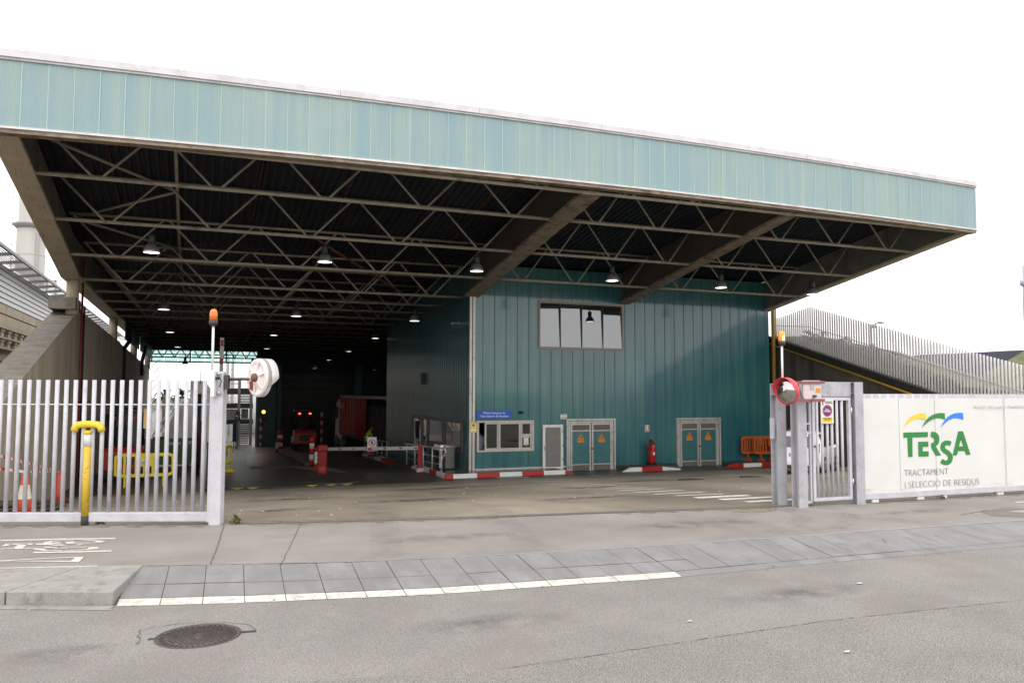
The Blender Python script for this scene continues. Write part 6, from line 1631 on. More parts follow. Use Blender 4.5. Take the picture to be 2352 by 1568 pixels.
q_ = AG('B4', 955, 1560); dup(yb_t, (q_.x - 0.12, q_.y + 0.9, G(q_.y + 0.9)), math.radians(72), 'yellow plastic barrier seen end on, sticking out right of the left gate post')
ORP = mat('orange_barrier_plastic', (0.50, 0.10, 0.018), 0.55, var=0.12, scale=4)
H2 = 1.12
o0 = ax('C5', 1180, 600); ob1 = barrier('plastic_barrier', 'orange plastic barrier with a green lettered sticker, the front one of the leaning pair', ORP, 2.1, H2, [-.86, -.72, -.56, -.40, .4, .56, .72, .86, -.12, .12], 'EM', mat('letter_green', (0.05, 0.3, 0.08), 0.5), grp='orange barriers against the office')
ob1.location = (o0.x + 1.0, YW - 0.55, -1.115)
dup(ob1, (o0.x + 0.55, YW - 0.2, -1.115), 0.03, 'orange plastic barrier nearest the teal wall, behind the other orange one')
# red and white striped posts
def post(name, lab, p, h, r, bands, cat='bollard', grp=None):
    t = thing(name, lab, cat, (p.x, p.y, G(p.y)), grp); z = G(p.y); seg = h / len(bands)
    for k, b in enumerate(bands): MB().lathe([(r, z + seg * k), (r, z + seg * (k + 1)), (0, z + seg * (k + 1))] if k == len(bands) - 1 else [(r, z + seg * k), (r, z + seg * (k + 1))], (p.x, p.y, 0), 16).build('band', [RED, WHITE][b], t)
    return t
hgt = lambda c, x, ya, p: AY(c, x, ya, p.y).z - G(p.y)
p = AG('C4', 965, 1025); wpx = (AY('C4', 1008, 900, p.y).x - AY('C4', 925, 900, p.y).x) / 2
post('striped_bollard', 'tall thick red and white banded bollard beside the red barrier cabinet', p, hgt('C4', 965, 582, p), wpx, [0, 1, 0, 1, 0])
p2 = AG('C4', 1030, 1060); post('striped_bollard', 'slim red and white post just right of the thick bollard at the barrier', p2, hgt('C4', 1030, 745, p2), 0.07, [0, 1, 1, 1, 0])
p3 = AG('C4', 470, 785); post('striped_bollard', 'thick red and white banded bollard at the far end of the weighbridge island', p3, hgt('C4', 470, 482, p3), 0.2, [0, 1, 0, 1, 0])
p4 = AG('C4', 418, 820); post('striped_bollard', 'slim red and white post at the far end of the weighbridge island', p4, hgt('C4', 418, 602, p4), 0.09, [0, 1, 1, 0])
p5 = AG('C4', 1120, 1145); t = thing('bumper_post', 'short dull red rounded stub in front of the barrier cabinet', 'bollard', (p5.x, p5.y, G(p5.y))); hb = hgt('C4', 1120, 1005, p5)
MB().lathe([(0.24, 0), (0.22, hb * .6), (0.16, hb * .9), (0.0, hb)], (p5.x, p5.y, G(p5.y)), 16).build('stub', REDW, t)
# barrier cabinet, arm, arm rest
pc_ = AG('C4', 1145, 1035); xa, xb_ = AY('C4', 1070, 900, pc_.y).x, AY('C4', 1208, 900, pc_.y).x; zt_ = AY('C4', 1140, 705, pc_.y).z
bar_t = thing('vehicle_barrier', 'red cabinet vehicle barrier with a lowered white arm carrying a red mark row', 'barrier', ((xa + xb_) / 2, pc_.y, G(pc_.y)))
m = MB().box(xa, pc_.y, G(pc_.y) - 0.1, xb_, pc_.y + 0.5, zt_ - 0.28); m.box(xa - 0.02, pc_.y - 0.02, zt_ - 0.27, xb_ + 0.02, pc_.y + 0.52, zt_); m.build('cabinet', RED, bar_t, bevel=0.02)
za0, za1 = AY('B6', 30, 965, pc_.y).z, None
ar = AG('E3', 670, 1490); pe = AL('B6', 1465, 946, (ar.x, ar.y), (ar.x + 1, ar.y)); pst = Vector((xb_, pc_.y + 0.2, za0))
m = MB().bar(pst, pe, 0.05, 0.15); m.build('arm', WHITE, bar_t)
for f0 in (0.17, 0.33, 0.49, 0.67, 0.83, 0.98):
    c = pst.lerp(pe, f0); d_ = (pe - pst).normalized(); MB().bar(c - d_ * 0.1, c + d_ * 0.1, 0.056, 0.055).build('red_mark', RED, bar_t)
c = pst.lerp(pe, 0.523); sw_ = 0.20
sgn = thing('prohibition_sign', 'small white sign with a red prohibition circle hung on the barrier arm', 'sign', c)
MB().box(c.x - sw_, c.y - 0.05, c.z - 0.12, c.x + sw_, c.y - 0.035, c.z + 0.5).build('plate', WHITE, sgn)
m = MB(); cc = Vector((c.x, c.y - 0.053, c.z + 0.26))
for k in range(24):
    t_, u_ = 2 * PI * k / 24, 2 * PI * (k + 1) / 24
    g_ = lambda r, t: cc + Vector((math.cos(t) * r, 0, math.sin(t) * r)); m.poly([g_(0.125, t_), g_(0.16, t_), g_(0.16, u_), g_(0.125, u_)])
m.poly([cc + Vector((-0.1, -0.001, 0.08)), cc + Vector((-0.08, -0.001, 0.1)), cc + Vector((0.1, -0.001, -0.08)), cc + Vector((0.08, -0.001, -0.1))]); m.box(c.x - sw_ * .9, c.y - 0.054, c.z - 0.1, c.x + sw_ * .9, c.y - 0.0505, c.z + 0.05); m.build('red_print', RED, sgn, fix=False)
m = MB().ell(cc + Vector((0, 0.0015, 0)), (0.06, 0.001, 0.09), 12, 6); m.build('pictogram', mat('grey_pictogram', (0.2, 0.12, 0.12), 0.6), sgn)
rest = thing('arm_rest', 'red square post on a white foot holding the end of the barrier arm', 'post', (ar.x, ar.y, G(ar.y)))
m = MB().box(ar.x - 0.075, ar.y - 0.06, G(ar.y) + 0.14, ar.x + 0.075, ar.y + 0.06, pe.z + 0.14); m.build('post', RED, rest); MB().box(ar.x - 0.13, ar.y - 0.12, G(ar.y), ar.x + 0.13, ar.y + 0.12, G(ar.y) + 0.14).build('foot', WHITEW, rest)
# raised concrete island of the weighbridge and ramp edge
ISL = mat('grey_island_concrete', (0.13, 0.12, 0.105), 0.8, var=0.2, scale=2)
i0, i1 = AG('C4', 905, 1025), AG('C4', 440, 800)
m = MB().hexa([(i0.x - 0.1, i0.y, G(i0.y) - .1), (i0.x + 0.8, i0.y, G(i0.y) - .1), (i1.x + 0.8, i1.y, G(i1.y) - .1), (i1.x, i1.y, G(i1.y) - .1), (i0.x - 0.1, i0.y, G(i0.y) + .16), (i0.x + 0.8, i0.y, G(i0.y) + .16), (i1.x + 0.8, i1.y, G(i1.y) + .14), (i1.x, i1.y, G(i1.y) + .14)])
tag(m.build('traffic_island', ISL, bevel=0.03), 'long low concrete island running into the hall beside the weighbridge', 'traffic island')
m = MB(); pts = [AG('C4', x, y) for x, y in ((0, 1045), (500, 1035), (1215, 1040), (1500, 1130), (1740, 1285), (1500, 1310), (0, 1300))]
m.poly([(q.x, q.y, G(q.y) + 0.008) for q in pts]); struct(m.build('concrete_apron', mat('sandy_apron', (0.15, 0.13, 0.10), 0.75, var=0.2, scale=1.2, fine=0.15, fscale=80), fix=False))
m = MB(); pts = [AG('C4', x, y) for x, y in ((-50, 1000), (650, 1000), (430, 835), (-50, 840))]
m.poly([(q.x, q.y, G(q.y) + 0.008) for q in pts]); struct(m.build('weighbridge_plate', mat('worn_steel_plate', (0.12, 0.115, 0.105), 0.4, metal=0.5, var=0.2, scale=2), fix=False))
# rubber speed bump with yellow arrowheads
s0_, s1_ = AG('A2', 400, 1462), AG('A2', 1400, 1458); sy = (s0_.y + s1_.y) / 2
bump_t = thing('speed_bump', 'black rubber speed bump with worn yellow arrowheads across the entrance lane', 'speed bump', (3, sy, G(sy)))
s0_, s1_ = AY('A2', 380, 1462, sy), AY('A2', 1400, 1458, sy)
zs_ = lambda y: G(y)
m = MB(); yy = [sy, sy + 0.08, sy + 0.25, sy + 0.36]; hz = [0.0, 0.06, 0.06, 0.0]
m.prism([(s0_.x - 0.6, y, zs_(y) + h) for y, h in zip(yy, hz)], (s1_.x - s0_.x + 0.6, 0, 0)); m.build('body', RUB, bump_t)
YWORN = mat('worn_yellow_marking', (0.32, 0.22, 0.05), 0.7, var=0.3, scale=15)
for xa_ in (490, 610, 1075, 1225, 1345):
    c = AY('A2', xa_, 1450, sy + 0.05).x; MB().prism([(c - 0.22, sy + 0.081, zs_(sy + .08) + 0.0615), (c + 0.22, sy + 0.081, zs_(sy + .08) + 0.0615), (c, sy + 0.003, zs_(sy) + 0.0045)], (0, -0.002, 0.003)).build('arrowhead', YWORN, bump_t)
# forklifts
def forklift():
    t = thing('forklift', 'x', 'forklift', (0, 0, 0))
    m = MB(); w = 0.62
    m.prism([(-w, 0, 0.35), (-w, 0, 0.95), (-w, 0.15, 1.08), (-w, 0.9, 1.12), (-w, 1.0, 0.75), (-w, 1.7, 0.75), (-w, 1.75, 0.35)], (2 * w, 0, 0)); m.build('body', mat('forklift_red', (0.4, 0.025, 0.015), 0.4, var=0.08), t, bevel=0.05)
    MB().box(-0.36, -0.012, 0.55, 0.36, 0.03, 0.88).build('radiator_grille', BLACK, t, bevel=0.02)
    for sx_ in (-0.5, 0.5):
        for y in (0.35, 1.65): MB().lathe([(0.0, -0.13), (0.26, -0.13), (0.3, -0.1), (0.3, 0.1), (0.26, 0.13), (0, 0.13)], (sx_, y, 0.3), 18, axis='X').build('wheel', RUB, t)
    m = MB()
    for sx_ in (-0.52, 0.52): m.path([(sx_, 0.4, 1.1), (sx_, 0.5, 2.15), (sx_, 1.5, 2.2), (sx_, 1.75, 0.8)], 0.05, 6)
    for k in range(6): m.bar((-0.52, 0.55 + k * 0.19, 2.19), (0.52, 0.55 + k * 0.19, 2.19), 0.05, 0.05)
    m.build('overhead_guard', BLACK, t)
    m = MB().box(-0.25, 0.65, 1.12, 0.25, 1.1, 1.25); m.box(-0.25, 0.55, 1.25, 0.25, 0.67, 1.75); m.build('seat', DARK, t, bevel=0.03)
    m = MB()
    for sx_ in (-0.4, 0.4): m.box(sx_ - 0.06, 1.8, 0.1, sx_ + 0.06, 1.95, 2.4)
    m.box(-0.4, 1.83, 2.28, 0.4, 1.9, 2.36); m.box(-0.4, 1.83, 0.9, 0.4, 1.9, 1.0); m.build('mast', DARK, t)
    for sx_ in (-0.3, 0.3): MB().box(sx_ - 0.05, 1.95, 0.08, sx_ + 0.05, 3.0, 0.13).build('fork', DARK, t)
    for sx_ in (-0.3, 0.3): MB().box(sx_ - 0.06, 0.44, 2.0, sx_ + 0.06, 0.5, 2.08).build('tail_lamp', mat('dim_red_lamp', (0.35, 0.02, 0.02), 0.3), t)
    return t
fk = AG('B8', 330, 880); f1 = forklift(); f1.location = (fk.x - 0.05, fk.y + 0.3, G(fk.y)); f1.scale = (1.12, 1.12, 1.12)
f1['label'] = 'red forklift parked behind the yellow barrier with its back to the gate'; f1['group'] = 'red forklifts'
f2p = AG('C4', 830, 790); f2 = dup(f1, (AY('C4', 870, 600, f2p.y).x, f2p.y, G(f2p.y)), 0.0, 'dark red forklift with glowing tail lamps deep in the hall', 'red forklifts'); f2.scale = (1.2, 1.2, 1.25)
LITRED = mat('lit_red_lamp', (0.8, 0.05, 0.05), 0.3, var=0, emit=(1, 0.06, 0.05), estr=3)
for ch in list(f2.children):
    if ch.name.startswith('tail_lamp'):
        ch.data = ch.data.copy(); ch.data.materials[0] = LITRED
# green skip and things around it
SKG = mat('skip_green', (0.11, 0.19, 0.09), 0.6, var=0.2, scale=1.5, col2=(0.12, 0.12, 0.09), amt2=0.35, scale2=6)
sy = AG('B8', 1380, 630).y - 0.3
B8 = lambda x, y: AY('B8', x, y, sy)
x0, x1, z1 = B8(640, 400).x, B8(1420, 400).x, B8(1200, 230).z; z0 = B8(1200, 600).z
sk = thing('skip_container', 'green steel waste skip with a white word label behind the gate', 'skip', ((x0 + x1) / 2, sy + 1, G(sy)))
m = MB()
for (a, b_, c, d) in ((x0, x1, sy, sy + 0.06), (x0, x1, sy + 1.9, sy + 1.96), (x0, x0 + 0.06, sy + 0.06, sy + 1.9), (x1 - 0.06, x1, sy + 0.06, sy + 1.9)): m.box(a, c, z0, b_, d, z1)
m.box(x0 + .06, sy + .06, z0, x1 - .06, sy + 1.9, z0 + 0.06); m.box(x0 - 0.04, sy - 0.04, z1 - 0.001, x1 + 0.04, sy + 0.06, z1 + 0.07); m.build('bin', SKG, sk)
a, b_ = B8(1060, 300), B8(1145, 250); lb = MB().box(a.x, sy - 0.06, a.z, b_.x + 0.25, sy - 0.042, b_.z).build('label_plate', WHITEW, sk); text('lettering', 'PAPELERA', (a.x + 0.02, sy - 0.06, a.z + 0.1), (b_.x + 0.22, sy - 0.06, a.z + 0.1), 0.12, GINK, lb)
a, b_ = B8(1352, 288), B8(1398, 236); MB().box(a.x, sy - 0.02, a.z, b_.x, sy - 0.001, b_.z).build('recycling_sticker', WHITEW, sk)
for xx in (x0 + 0.4, x1 - 0.25): MB().box(xx - 0.12, sy + 0.2, G(sy), xx + 0.12, sy + 1.6, z0 - 0.001).build('skid', REDW, sk)
m = MB()
a, b_ = B8(800, 215), B8(1345, 215)
q_ = MB(); q_.box(a.x, sy + 0.3, z1 + 0.02, B8(975, 215).x, sy + 0.8, z1 + 0.14); tag(q_.build('scrap_bundle', mat('dark_red_scrap', (0.15, 0.04, 0.035), 0.8, var=0.4, scale=8)), 'dull red scrap lying along the top of the green skip', 'scrap')
B4 = lambda x, y, Y: AY('B4', x, y, Y)
ry = AG('B4', 650, 1470).y; a, b_ = B4(622, 1300, ry), B4(678, 1003, ry)
rb = thing('red_cabinet', 'tall narrow red cabinet on a red post behind the gate bars', 'cabinet', ((a.x + b_.x) / 2, ry, G(ry)))
MB().box(a.x, ry, a.z, b_.x, ry + 0.3, b_.z).build('box', RED, rb, bevel=0.01); MB().box((a.x + b_.x) / 2 - 0.09, ry + 0.1, G(ry), (a.x + b_.x) / 2 + 0.09, ry + 0.25, a.z).build('post', RED, rb)
py = 33.0; a, b_ = B4(728, 1220, py), B4(800, 680, py); zm = B4(760, 948, py).z
kb = thing('ticket_booth', 'narrow teal and cream booth panel half hidden behind the left gate post', 'booth', ((a.x + b_.x) / 2, py, G(py)))
MB().box(a.x, py, G(py), b_.x, py + 0.4, a.z - .0).build('pedestal', mat('dark_pedestal', (0.06, 0.06, 0.06), 0.7), kb); MB().box(a.x, py, a.z, b_.x, py + 0.4, zm).build('lower_panel', mat('cream_panel', (0.55, 0.54, 0.45), 0.6), kb); MB().box(a.x + 0.04, py + 0.02, zm, b_.x, py + 0.4, b_.z).build('upper_panel', mat('pale_teal_panel', (0.2, 0.36, 0.34), 0.5), kb)
a, b_ = B4(635, 718, 34), B4(785, 590, 34)
m = MB(); m.prism([(a.x, 34, a.z), (b_.x, 34, a.z + 0.1), (b_.x, 34, b_.z - 0.35), (b_.x - 0.2, 34, b_.z - 0.1), (a.x + 0.25, 34, b_.z), (a.x + 0.05, 34, b_.z - 0.08), (a.x, 34, b_.z - 0.25)], (0, 0.5, 0))
hd = thing('reader_head', 'rounded cream machine head on a dark pole behind the gate bars', 'reader', ((a.x + b_.x) / 2, 34.2, G(34))); m.build('hood', mat('cream_plastic', (0.55, 0.53, 0.48), 0.5), hd, bevel=0.03)
mx_ = B4(648, 800, 34).x; MB().tube((mx_, 34.25, G(34)), (mx_, 34.25, a.z), 0.07, 8).build('pole', BLACK, hd)
by_ = 36.0; a, b_ = B4(872, 480, by_), B4(886, 130, by_)
rbm = thing('raised_barrier', 'white barrier arm with red marks standing upright behind the left gate post', 'barrier', (a.x, by_, G(by_)))
MB().bar((a.x, by_, a.z - 1.5), (b_.x, by_, b_.z), 0.16, 0.06, up=(0, 1, 0)).build('arm', WHITEW, rbm); MB().box(a.x - 0.25, by_ - 0.2, G(by_), a.x + 0.25, by_ + 0.3, a.z - 1.5).build('cabinet', RED, rbm)
for f0 in (0.08, 0.62): 
    c = Vector((b_.x, by_, b_.z)).lerp(Vector((a.x, by_, a.z)), f0); MB().box(c.x - 0.06, by_ - 0.045, c.z - 0.25, c.x + 0.06, by_ - 0.031, c.z).build('red_mark', RED, rbm)
y2 = 73.0; P4 = [B4(x, y, y2) for x, y in ((245, 1190), (450, 772), (592, 770), (592, 1190))]
m = MB().prism([tuple(p) for p in P4], (0, 0.6, 0)); tag(m.build('sloping_hopper', mat('white_hopper_side', (0.62, 0.62, 0.64), 0.5, var=0.05)), 'white sloping sided hopper standing behind the green skip', 'hopper')
P5 = (B4(150, 1170, y2 - 0.4), B4(405, 775, y2 - 0.4)); cv = thing('conveyor', 'inclined aluminium conveyor rails rising beside the white hopper', 'conveyor', P5[0])
for k, dx in enumerate((0, 0.35, 0.75)): MB().bar(P5[0] + Vector((dx, 0, 0)), P5[1] + Vector((dx, 0, 0)), 0.12, 0.14).build('rail', ALU, cv)
for f0 in (0.25, 0.75): c = P5[0].lerp(P5[1], f0) + Vector((0.35, 0.1, 0)); MB().tube((c.x, c.y, G(73)), c, 0.05, 6).build('leg', STEEL, cv)
y3 = 50.0; a, b_ = B4(60, 1080, 26), B4(168, 875, 26)
m = MB().box(a.x, 26, a.z, b_.x - 0.05, 26.04, b_.z); ts = thing('tan_board', 'plain tan board on a dark stand behind the gate bars', 'board', ((a.x + b_.x) / 2, 26, G(26))); m.build('panel', mat('tan_board', (0.55, 0.36, 0.14), 0.6), ts); MB().box((a.x + b_.x) / 2 - 0.06, 26.05, G(26), (a.x + b_.x) / 2 + 0.06, 26.15, b_.z - 0.05).build('stand', BLACK, ts)
kp = AG('C2', 1620, 520); kh = hgt('C2', 1620, -40, kp) if False else 1.25
for dx, lab in ((0.0, 'large red and white banded cone to the right of the yellow vent pipe'), (-0.9, 'dark red banded cone hidden behind the yellow vent pipe')):
    p = Vector((kp.x + dx, kp.y, G(kp.y))); t = thing('traffic_cone', lab, 'traffic cone', p, 'tall cones against the left wall')
    MB().lathe([(0.24, 0.03), (0.2, 0.27), (0.165, 0.5), (0.13, 0.75), (0.09, 1.0), (0.06, 1.2), (0, 1.2)], p, 18, ms=[0, 1, 0, 1, 0, 0]).build('cone_body', [RED, WHITE], t); MB().box(p.x - 0.3, p.y - 0.3, p.z, p.x + 0.3, p.y + 0.3, p.z + 0.03).build('base', RUB, t)
# ------------------------------------------------------------------ railings, turnstile at the office side
RAILM = mat('brushed_rail', (0.5, 0.49, 0.47), 0.35, metal=0.3, var=0.05)
def railing(lab, foot, top_a, top_b, n, rails=2, post_xy=None):
    t = thing('railing', lab, 'railing', foot[0])
    m = MB().path([top_a, top_a.lerp(top_b, 0.5), top_b, top_b + Vector((0.03, -0.03, -0.1)), top_b + Vector((0.0, 0.0, -0.2))], 0.03, 8); m.build('handrail', RAILM, t)
    for k in range(n):
        f0 = k / (n - 1); p = foot[0].lerp(foot[1], f0); q = top_a.lerp(top_b, 0.02 + f0 * 0.96)
        MB().tube(p, Vector((p.x, p.y, q.z)), 0.027, 8).build('post', RAILM, t)
    for j in range(rails):
        f1 = (j + 1) / (rails + 1.2); MB().tube(foot[0].lerp(top_a, f1), foot[1].lerp(top_b, f1), 0.012, 6).build('rail', RAILM, t)
    return t
ra = AZ('E3', 400, 1340, -1.15); rb_ = AZ('E3', 1130, 1500, -1.114)
za_ = AY('E3', 372, 912, ra.y).z; zb2 = AY('E3', 1195, 1018, rb_.y).z
railing('stainless steel railing along the painted kerb in front of the office side glazing', (ra, rb_), Vector((ra.x - 0.05, ra.y + 0.2, za_)), Vector((rb_.x + 0.1, rb_.y - 0.05, zb2)), 5)
ra2 = AG('B6', 622, 1050); rb2 = AG('B6', 968, 1130)
railing('stainless railing in the driveway beside the lorry behind the barrier arm', (ra2, rb2), Vector((ra2.x + .3, ra2.y, AY('B6', 700, 812, ra2.y).z)), Vector((rb2.x + 0.1, rb2.y, AY('B6', 985, 848, rb2.y).z)), 6)
kb0, kb1 = AG('B6', 585, 1065), AG('B6', 990, 1195)
kt = thing('painted_kerb', 'worn red and white kerb under the railing beside the lorry', 'kerb', kb0)
for k in range(4):
    a, b_ = kb0.lerp(kb1, k / 4), kb0.lerp(kb1, (k + 1) / 4); h = 0.15 if k < 3 else 0.02
    MB().hexa([a + Vector((0, 0, -.1)), b_ + Vector((0, 0, -.1)), b_ + Vector((.5, 0.3, -.1)), a + Vector((.5, 0.3, -.1)), a + Vector((0, 0, .15)), b_ + Vector((0, 0, h)), b_ + Vector((.5, .3, h)), a + Vector((.5, .3, .15))]).build('kerb_stone', [WHITEW, REDW][k % 2], kt)
tt = AZ('E3', 1180, 1410, -1.114)
ts = thing('turnstile', 'stainless steel turnstile on the wet island beside the office side glazing', 'turnstile', tt)
ztt = AY('E3', 1180, 925, tt.y).z
m = MB().hexa([(tt.x - .22, tt.y - .1, ztt - .25), (tt.x + .2, tt.y - .1, ztt - .25), (tt.x + .2, tt.y + .9, ztt - .25), (tt.x - .22, tt.y + .9, ztt - .25), (tt.x - .17, tt.y - .02, ztt), (tt.x + .17, tt.y - .02, ztt), (tt.x + .17, tt.y + .85, ztt), (tt.x - .17, tt.y + .85, ztt)]); m.build('housing', STEEL, ts, bevel=0.02)
for dx in (-0.16, 0.16): MB().box(tt.x + dx - 0.03, tt.y, -1.114, tt.x + dx + 0.03, tt.y + 0.12, ztt - 0.25).build('leg', STEEL, ts)
MB().box(tt.x - .13, tt.y + 0.02, -1.113, tt.x + .13, tt.y + 0.8, ztt - 0.25).build('body', DARK, ts)
for d_ in ((0.45, -0.1, 0.0), (-0.1, -0.25, -0.35), (-0.15, -0.3, 0.22)): MB().tube((tt.x, tt.y - 0.08, ztt - 0.15), (tt.x + d_[0], tt.y - 0.08 + d_[1], ztt - 0.15 + d_[2]), 0.02, 8).build('arm', STEEL, ts)
t2 = AZ('E3', 1300, 1420, -1.114); cb = thing('steel_cabinet', 'brushed steel cabinet with a bright top next to the turnstile', 'cabinet', t2); zc2 = AY('E3', 1300, 985, t2.y).z
MB().box(t2.x - .18, t2.y, -1.114, t2.x + .2, t2.y + .5, zc2).build('body', mat('dull_steel', (0.2, 0.2, 0.19), 0.4, metal=0.6), cb); MB().box(t2.x - .2, t2.y - .05, zc2, t2.x + .26, t2.y + .55, zc2 + .07).build('top', STEEL, cb)
v_ = AX('A3', 338, 808, XO); m = MB().box(XO - 0.14, v_.y - 0.2, AX('A3', 338, 848, XO).z, XO - 0.002, v_.y + 0.2, AX('A3', 338, 770, XO).z); tag(m.build('wall_speaker', BLACK), 'small black box fixed high on the dark side wall of the office', 'wall box')
# ------------------------------------------------------------------ lorry
TRED = mat('lorry_curtain_red', (0.3, 0.004, 0.006), 0.5, var=0.35, scale=1.2, stretch=(1, 3, 0.2), bump=0.15, bscale=4, spec=0.25)
lorry = thing('lorry', 'white cabbed lorry with a red curtain sided trailer loaded with bales', 'lorry', (11.4, 55, G(55)))
tx, ty0, ty1 = 10.18, 45.6, 60.5; zc = G(56) + 0.0; tzb = AX('B6', 280, 765, tx).z if False else zc + 1.15
ztop = AY('B6', 270, 130, ty1).z; ztn = ztop + 0.2
tx1 = 10.42
def ty_(y): return tx1 + (10.14 - tx1) * (y - 46) / (ty1 - 46)
m = MB(); ym = AX('B6', 735, 400, 10.3).y; yq = 51.5
n = 26; ys_ = [yq + (ty1 - yq) * k / n for k in range(n + 1)]
off = lambda k: 0.07 * math.sin(k * 2.1) * (1.6 if k < 10 else 0.6)
for k in range(n):
    a, b_ = ys_[k], ys_[k + 1]
    m.poly([(ty_(a) + off(k), a, zc + 1.0), (ty_(b_) + off(k + 1), b_, zc + 1.0), (ty_(b_) + off(k + 1) * .3, b_, ztop - 0.12), (ty_(a) + off(k) * .3, a, ztop - 0.12)], 0, True)
m.build('curtain', TRED, lorry, fix=False)
m = MB()
for (za, zb3) in ((ztop - 0.12, ztop + 0.06),): m.hexa([(ty_(ty0) - .03, ty0, za), (12.8, ty0, za), (12.6, ty1, za), (ty_(ty1) - .03, ty1, za), (ty_(ty0) - .03, ty0, zb3), (12.8, ty0, zb3), (12.6, ty1, zb3), (ty_(ty1) - .03, ty1, zb3)])
m.build('roof_rail', mat('grey_rail', (0.24, 0.23, 0.22), 0.5, var=0.15, scale=2), lorry)
m = MB().hexa([(ty_(ty0), ty0, zc + 0.85), (12.7, ty0, zc + 0.85), (12.5, ty1, zc + 0.85), (ty_(ty1), ty1, zc + 0.85), (ty_(ty0), ty0, zc + 1.05), (12.7, ty0, zc + 1.05), (12.5, ty1, zc + 1.05), (ty_(ty1), ty1, zc + 1.05)]); m.box(11.0, ty0, zc + 0.6, 12.0, ty1, zc + 0.85)
m.build('chassis', DARK, lorry); MB().box(ty_(ty1) + 0.02, ty1 - 0.08, zc + 1.05, 12.5, ty1, ztop - .12).build('headboard', REDW, lorry)
text('lettering', 'AI', (ty_(60.2) - 0.12, 60.2, zc + 2.75), (ty_(58.4) - 0.12, 58.4, zc + 2.75), 0.55, WHITEW, lorry, nrm=(-1, 0, 0))
BALE = mat('crumpled_bale', (0.045, 0.04, 0.034), 0.9, var=0.5, scale=5, col2=(0.1, 0.09, 0.08), amt2=0.38, scale2=7, bump=1.0, bscale=8)
k = 0
for j in range(3):
    y = ty0 + 0.15
    while y < yq + 0.6:
        bl = MB().box(ty_(y) + 0.16 + random.uniform(0, .06), y, zc + 1.06 + j * 0.72, 12.4, y + 1.12, zc + 1.06 + j * 0.72 + 0.7).build('bale', BALE); k += 1
        tag(bl, 'dark pressed bale of waste stacked in the open side of the lorry', 'bale', 'bales on the lorry'); y += 1.16
for y in (49.2, 50.4, 51.6): MB().lathe([(0.0, -0.16), (0.42, -0.16), (0.48, -0.1), (0.48, 0.1), (0.42, 0.16), (0, 0.16)], (10.75, y, zc + 0.49), 18, axis='X').build('wheel', RUB, lorry)
for y in (59.3, 61.9): MB().lathe([(0.0, -0.16), (0.42, -0.16), (0.48, -0.1), (0.48, 0.1), (0.42, 0.16), (0, 0.16)], (10.2, y, G(61) + 0.49), 18, axis='X').build('wheel', mat('dusty_wheel', (0.12, 0.12, 0.12), 0.7), lorry)
xc0 = AY('B6', 165, 400, 62.6).x + 0.02
m = MB().prism([(xc0, 60.75, G(61) + 0.9), (xc0, 60.75, ztop - 0.55), (xc0, 61.2, ztop - 0.2), (xc0, 62.3, ztop - 0.5), (xc0, 62.75, ztop - 1.1), (xc0, 62.85, G(61) + 0.5)], (2.45, 0, 0)); m.build('cab', mat('lorry_cab_white', (0.62, 0.62, 0.62), 0.4), lorry, bevel=0.05)
MB().box(xc0 - 0.01, 61.5, zc + 2.0, xc0 + 0.02, 62.5, zc + 2.9).build('side_window', BLACK, lorry); MB().box(xc0 - 0.25, 62.6, zc + 1.9, xc0 - 0.12, 62.75, zc + 2.6).build('wing_mirror', BLACK, lorry); MB().box(xc0 + 0.0, 60.0, zc + 0.5, xc0 + 0.4, 60.74, zc + 0.95).build('fuel_tank', WHITEW, lorry)
# ------------------------------------------------------------------ people
def person(lab, loc, joints, edges, radii, mats_by_z, name='person'):
    me = bpy.data.meshes.new('body'); me.from_pydata(joints, edges, [])
    o = bpy.data.objects.new(name, me); COL.objects.link(o)
    sk_ = o.modifiers.new('skin', 'SKIN'); sk_.use_smooth_shade = True
    for v, r in zip(me.skin_vertices[0].data, radii): v.radius = (r[0], r[1]) if isinstance(r, tuple) else (r, r); v.use_root = False
    me.skin_vertices[0].data[0].use_root = True
    o.modifiers.new('sub', 'SUBSURF').levels = 1; o.modifiers['sub'].render_levels = 1
    dg = bpy.context.evaluated_depsgraph_get(); m2 = bpy.data.meshes.new_from_object(o.evaluated_get(dg)); bpy.data.objects.remove(o)
    o = bpy.data.objects.new(name, m2); COL.objects.link(o); m2.materials.clear()
    ms = []
    for mt, fn in mats_by_z: m2.materials.append(mt); ms.append(fn)
    for p in m2.polygons:
        for i, fn in enumerate(ms):
            if fn(p.center): p.material_index = i; break
        p.use_smooth = True
    o.location = loc; tag(o, lab, 'person')
    return o
SKIN = mat('skin', (0.42, 0.23, 0.16), 0.6, var=0.05); HAIR = mat('dark_hair', (0.02, 0.015, 0.012), 0.7); TROU = mat('dark_trousers', (0.02, 0.022, 0.03), 0.8); HIVIS = mat('hi_vis_yellow', (0.42, 0.62, 0.03), 0.7, var=0.1, scale=8); SHIRT = mat('pale_shirt', (0.52, 0.56, 0.66), 0.8, var=0.06, scale=10)
pl = AG('B6', 655, 985); pl = Vector((AY('B6', 660, 760, 47.2).x, 47.2, G(47.2)))
J = [(0, 0, .92), (.0, .02, 1.12), (.10, .06, 1.34), (.18, .1, 1.46), (.26, .12, 1.55), (.34, .14, 1.66),
     (0, .1, .88), (.03, .1, .5), (0, .1, .06), (.13, .1, .03), (0, -.1, .88), (.05, -.1, .5), (.02, -.1, .06), (.15, -.1, .03),
     (.14, .26, 1.38), (.24, .28, 1.12), (.42, .24, .98), (.5, .23, .96), (.14, -.17, 1.38), (.26, -.2, 1.12), (.44, -.16, 1.0), (.52, -.15, .98)]
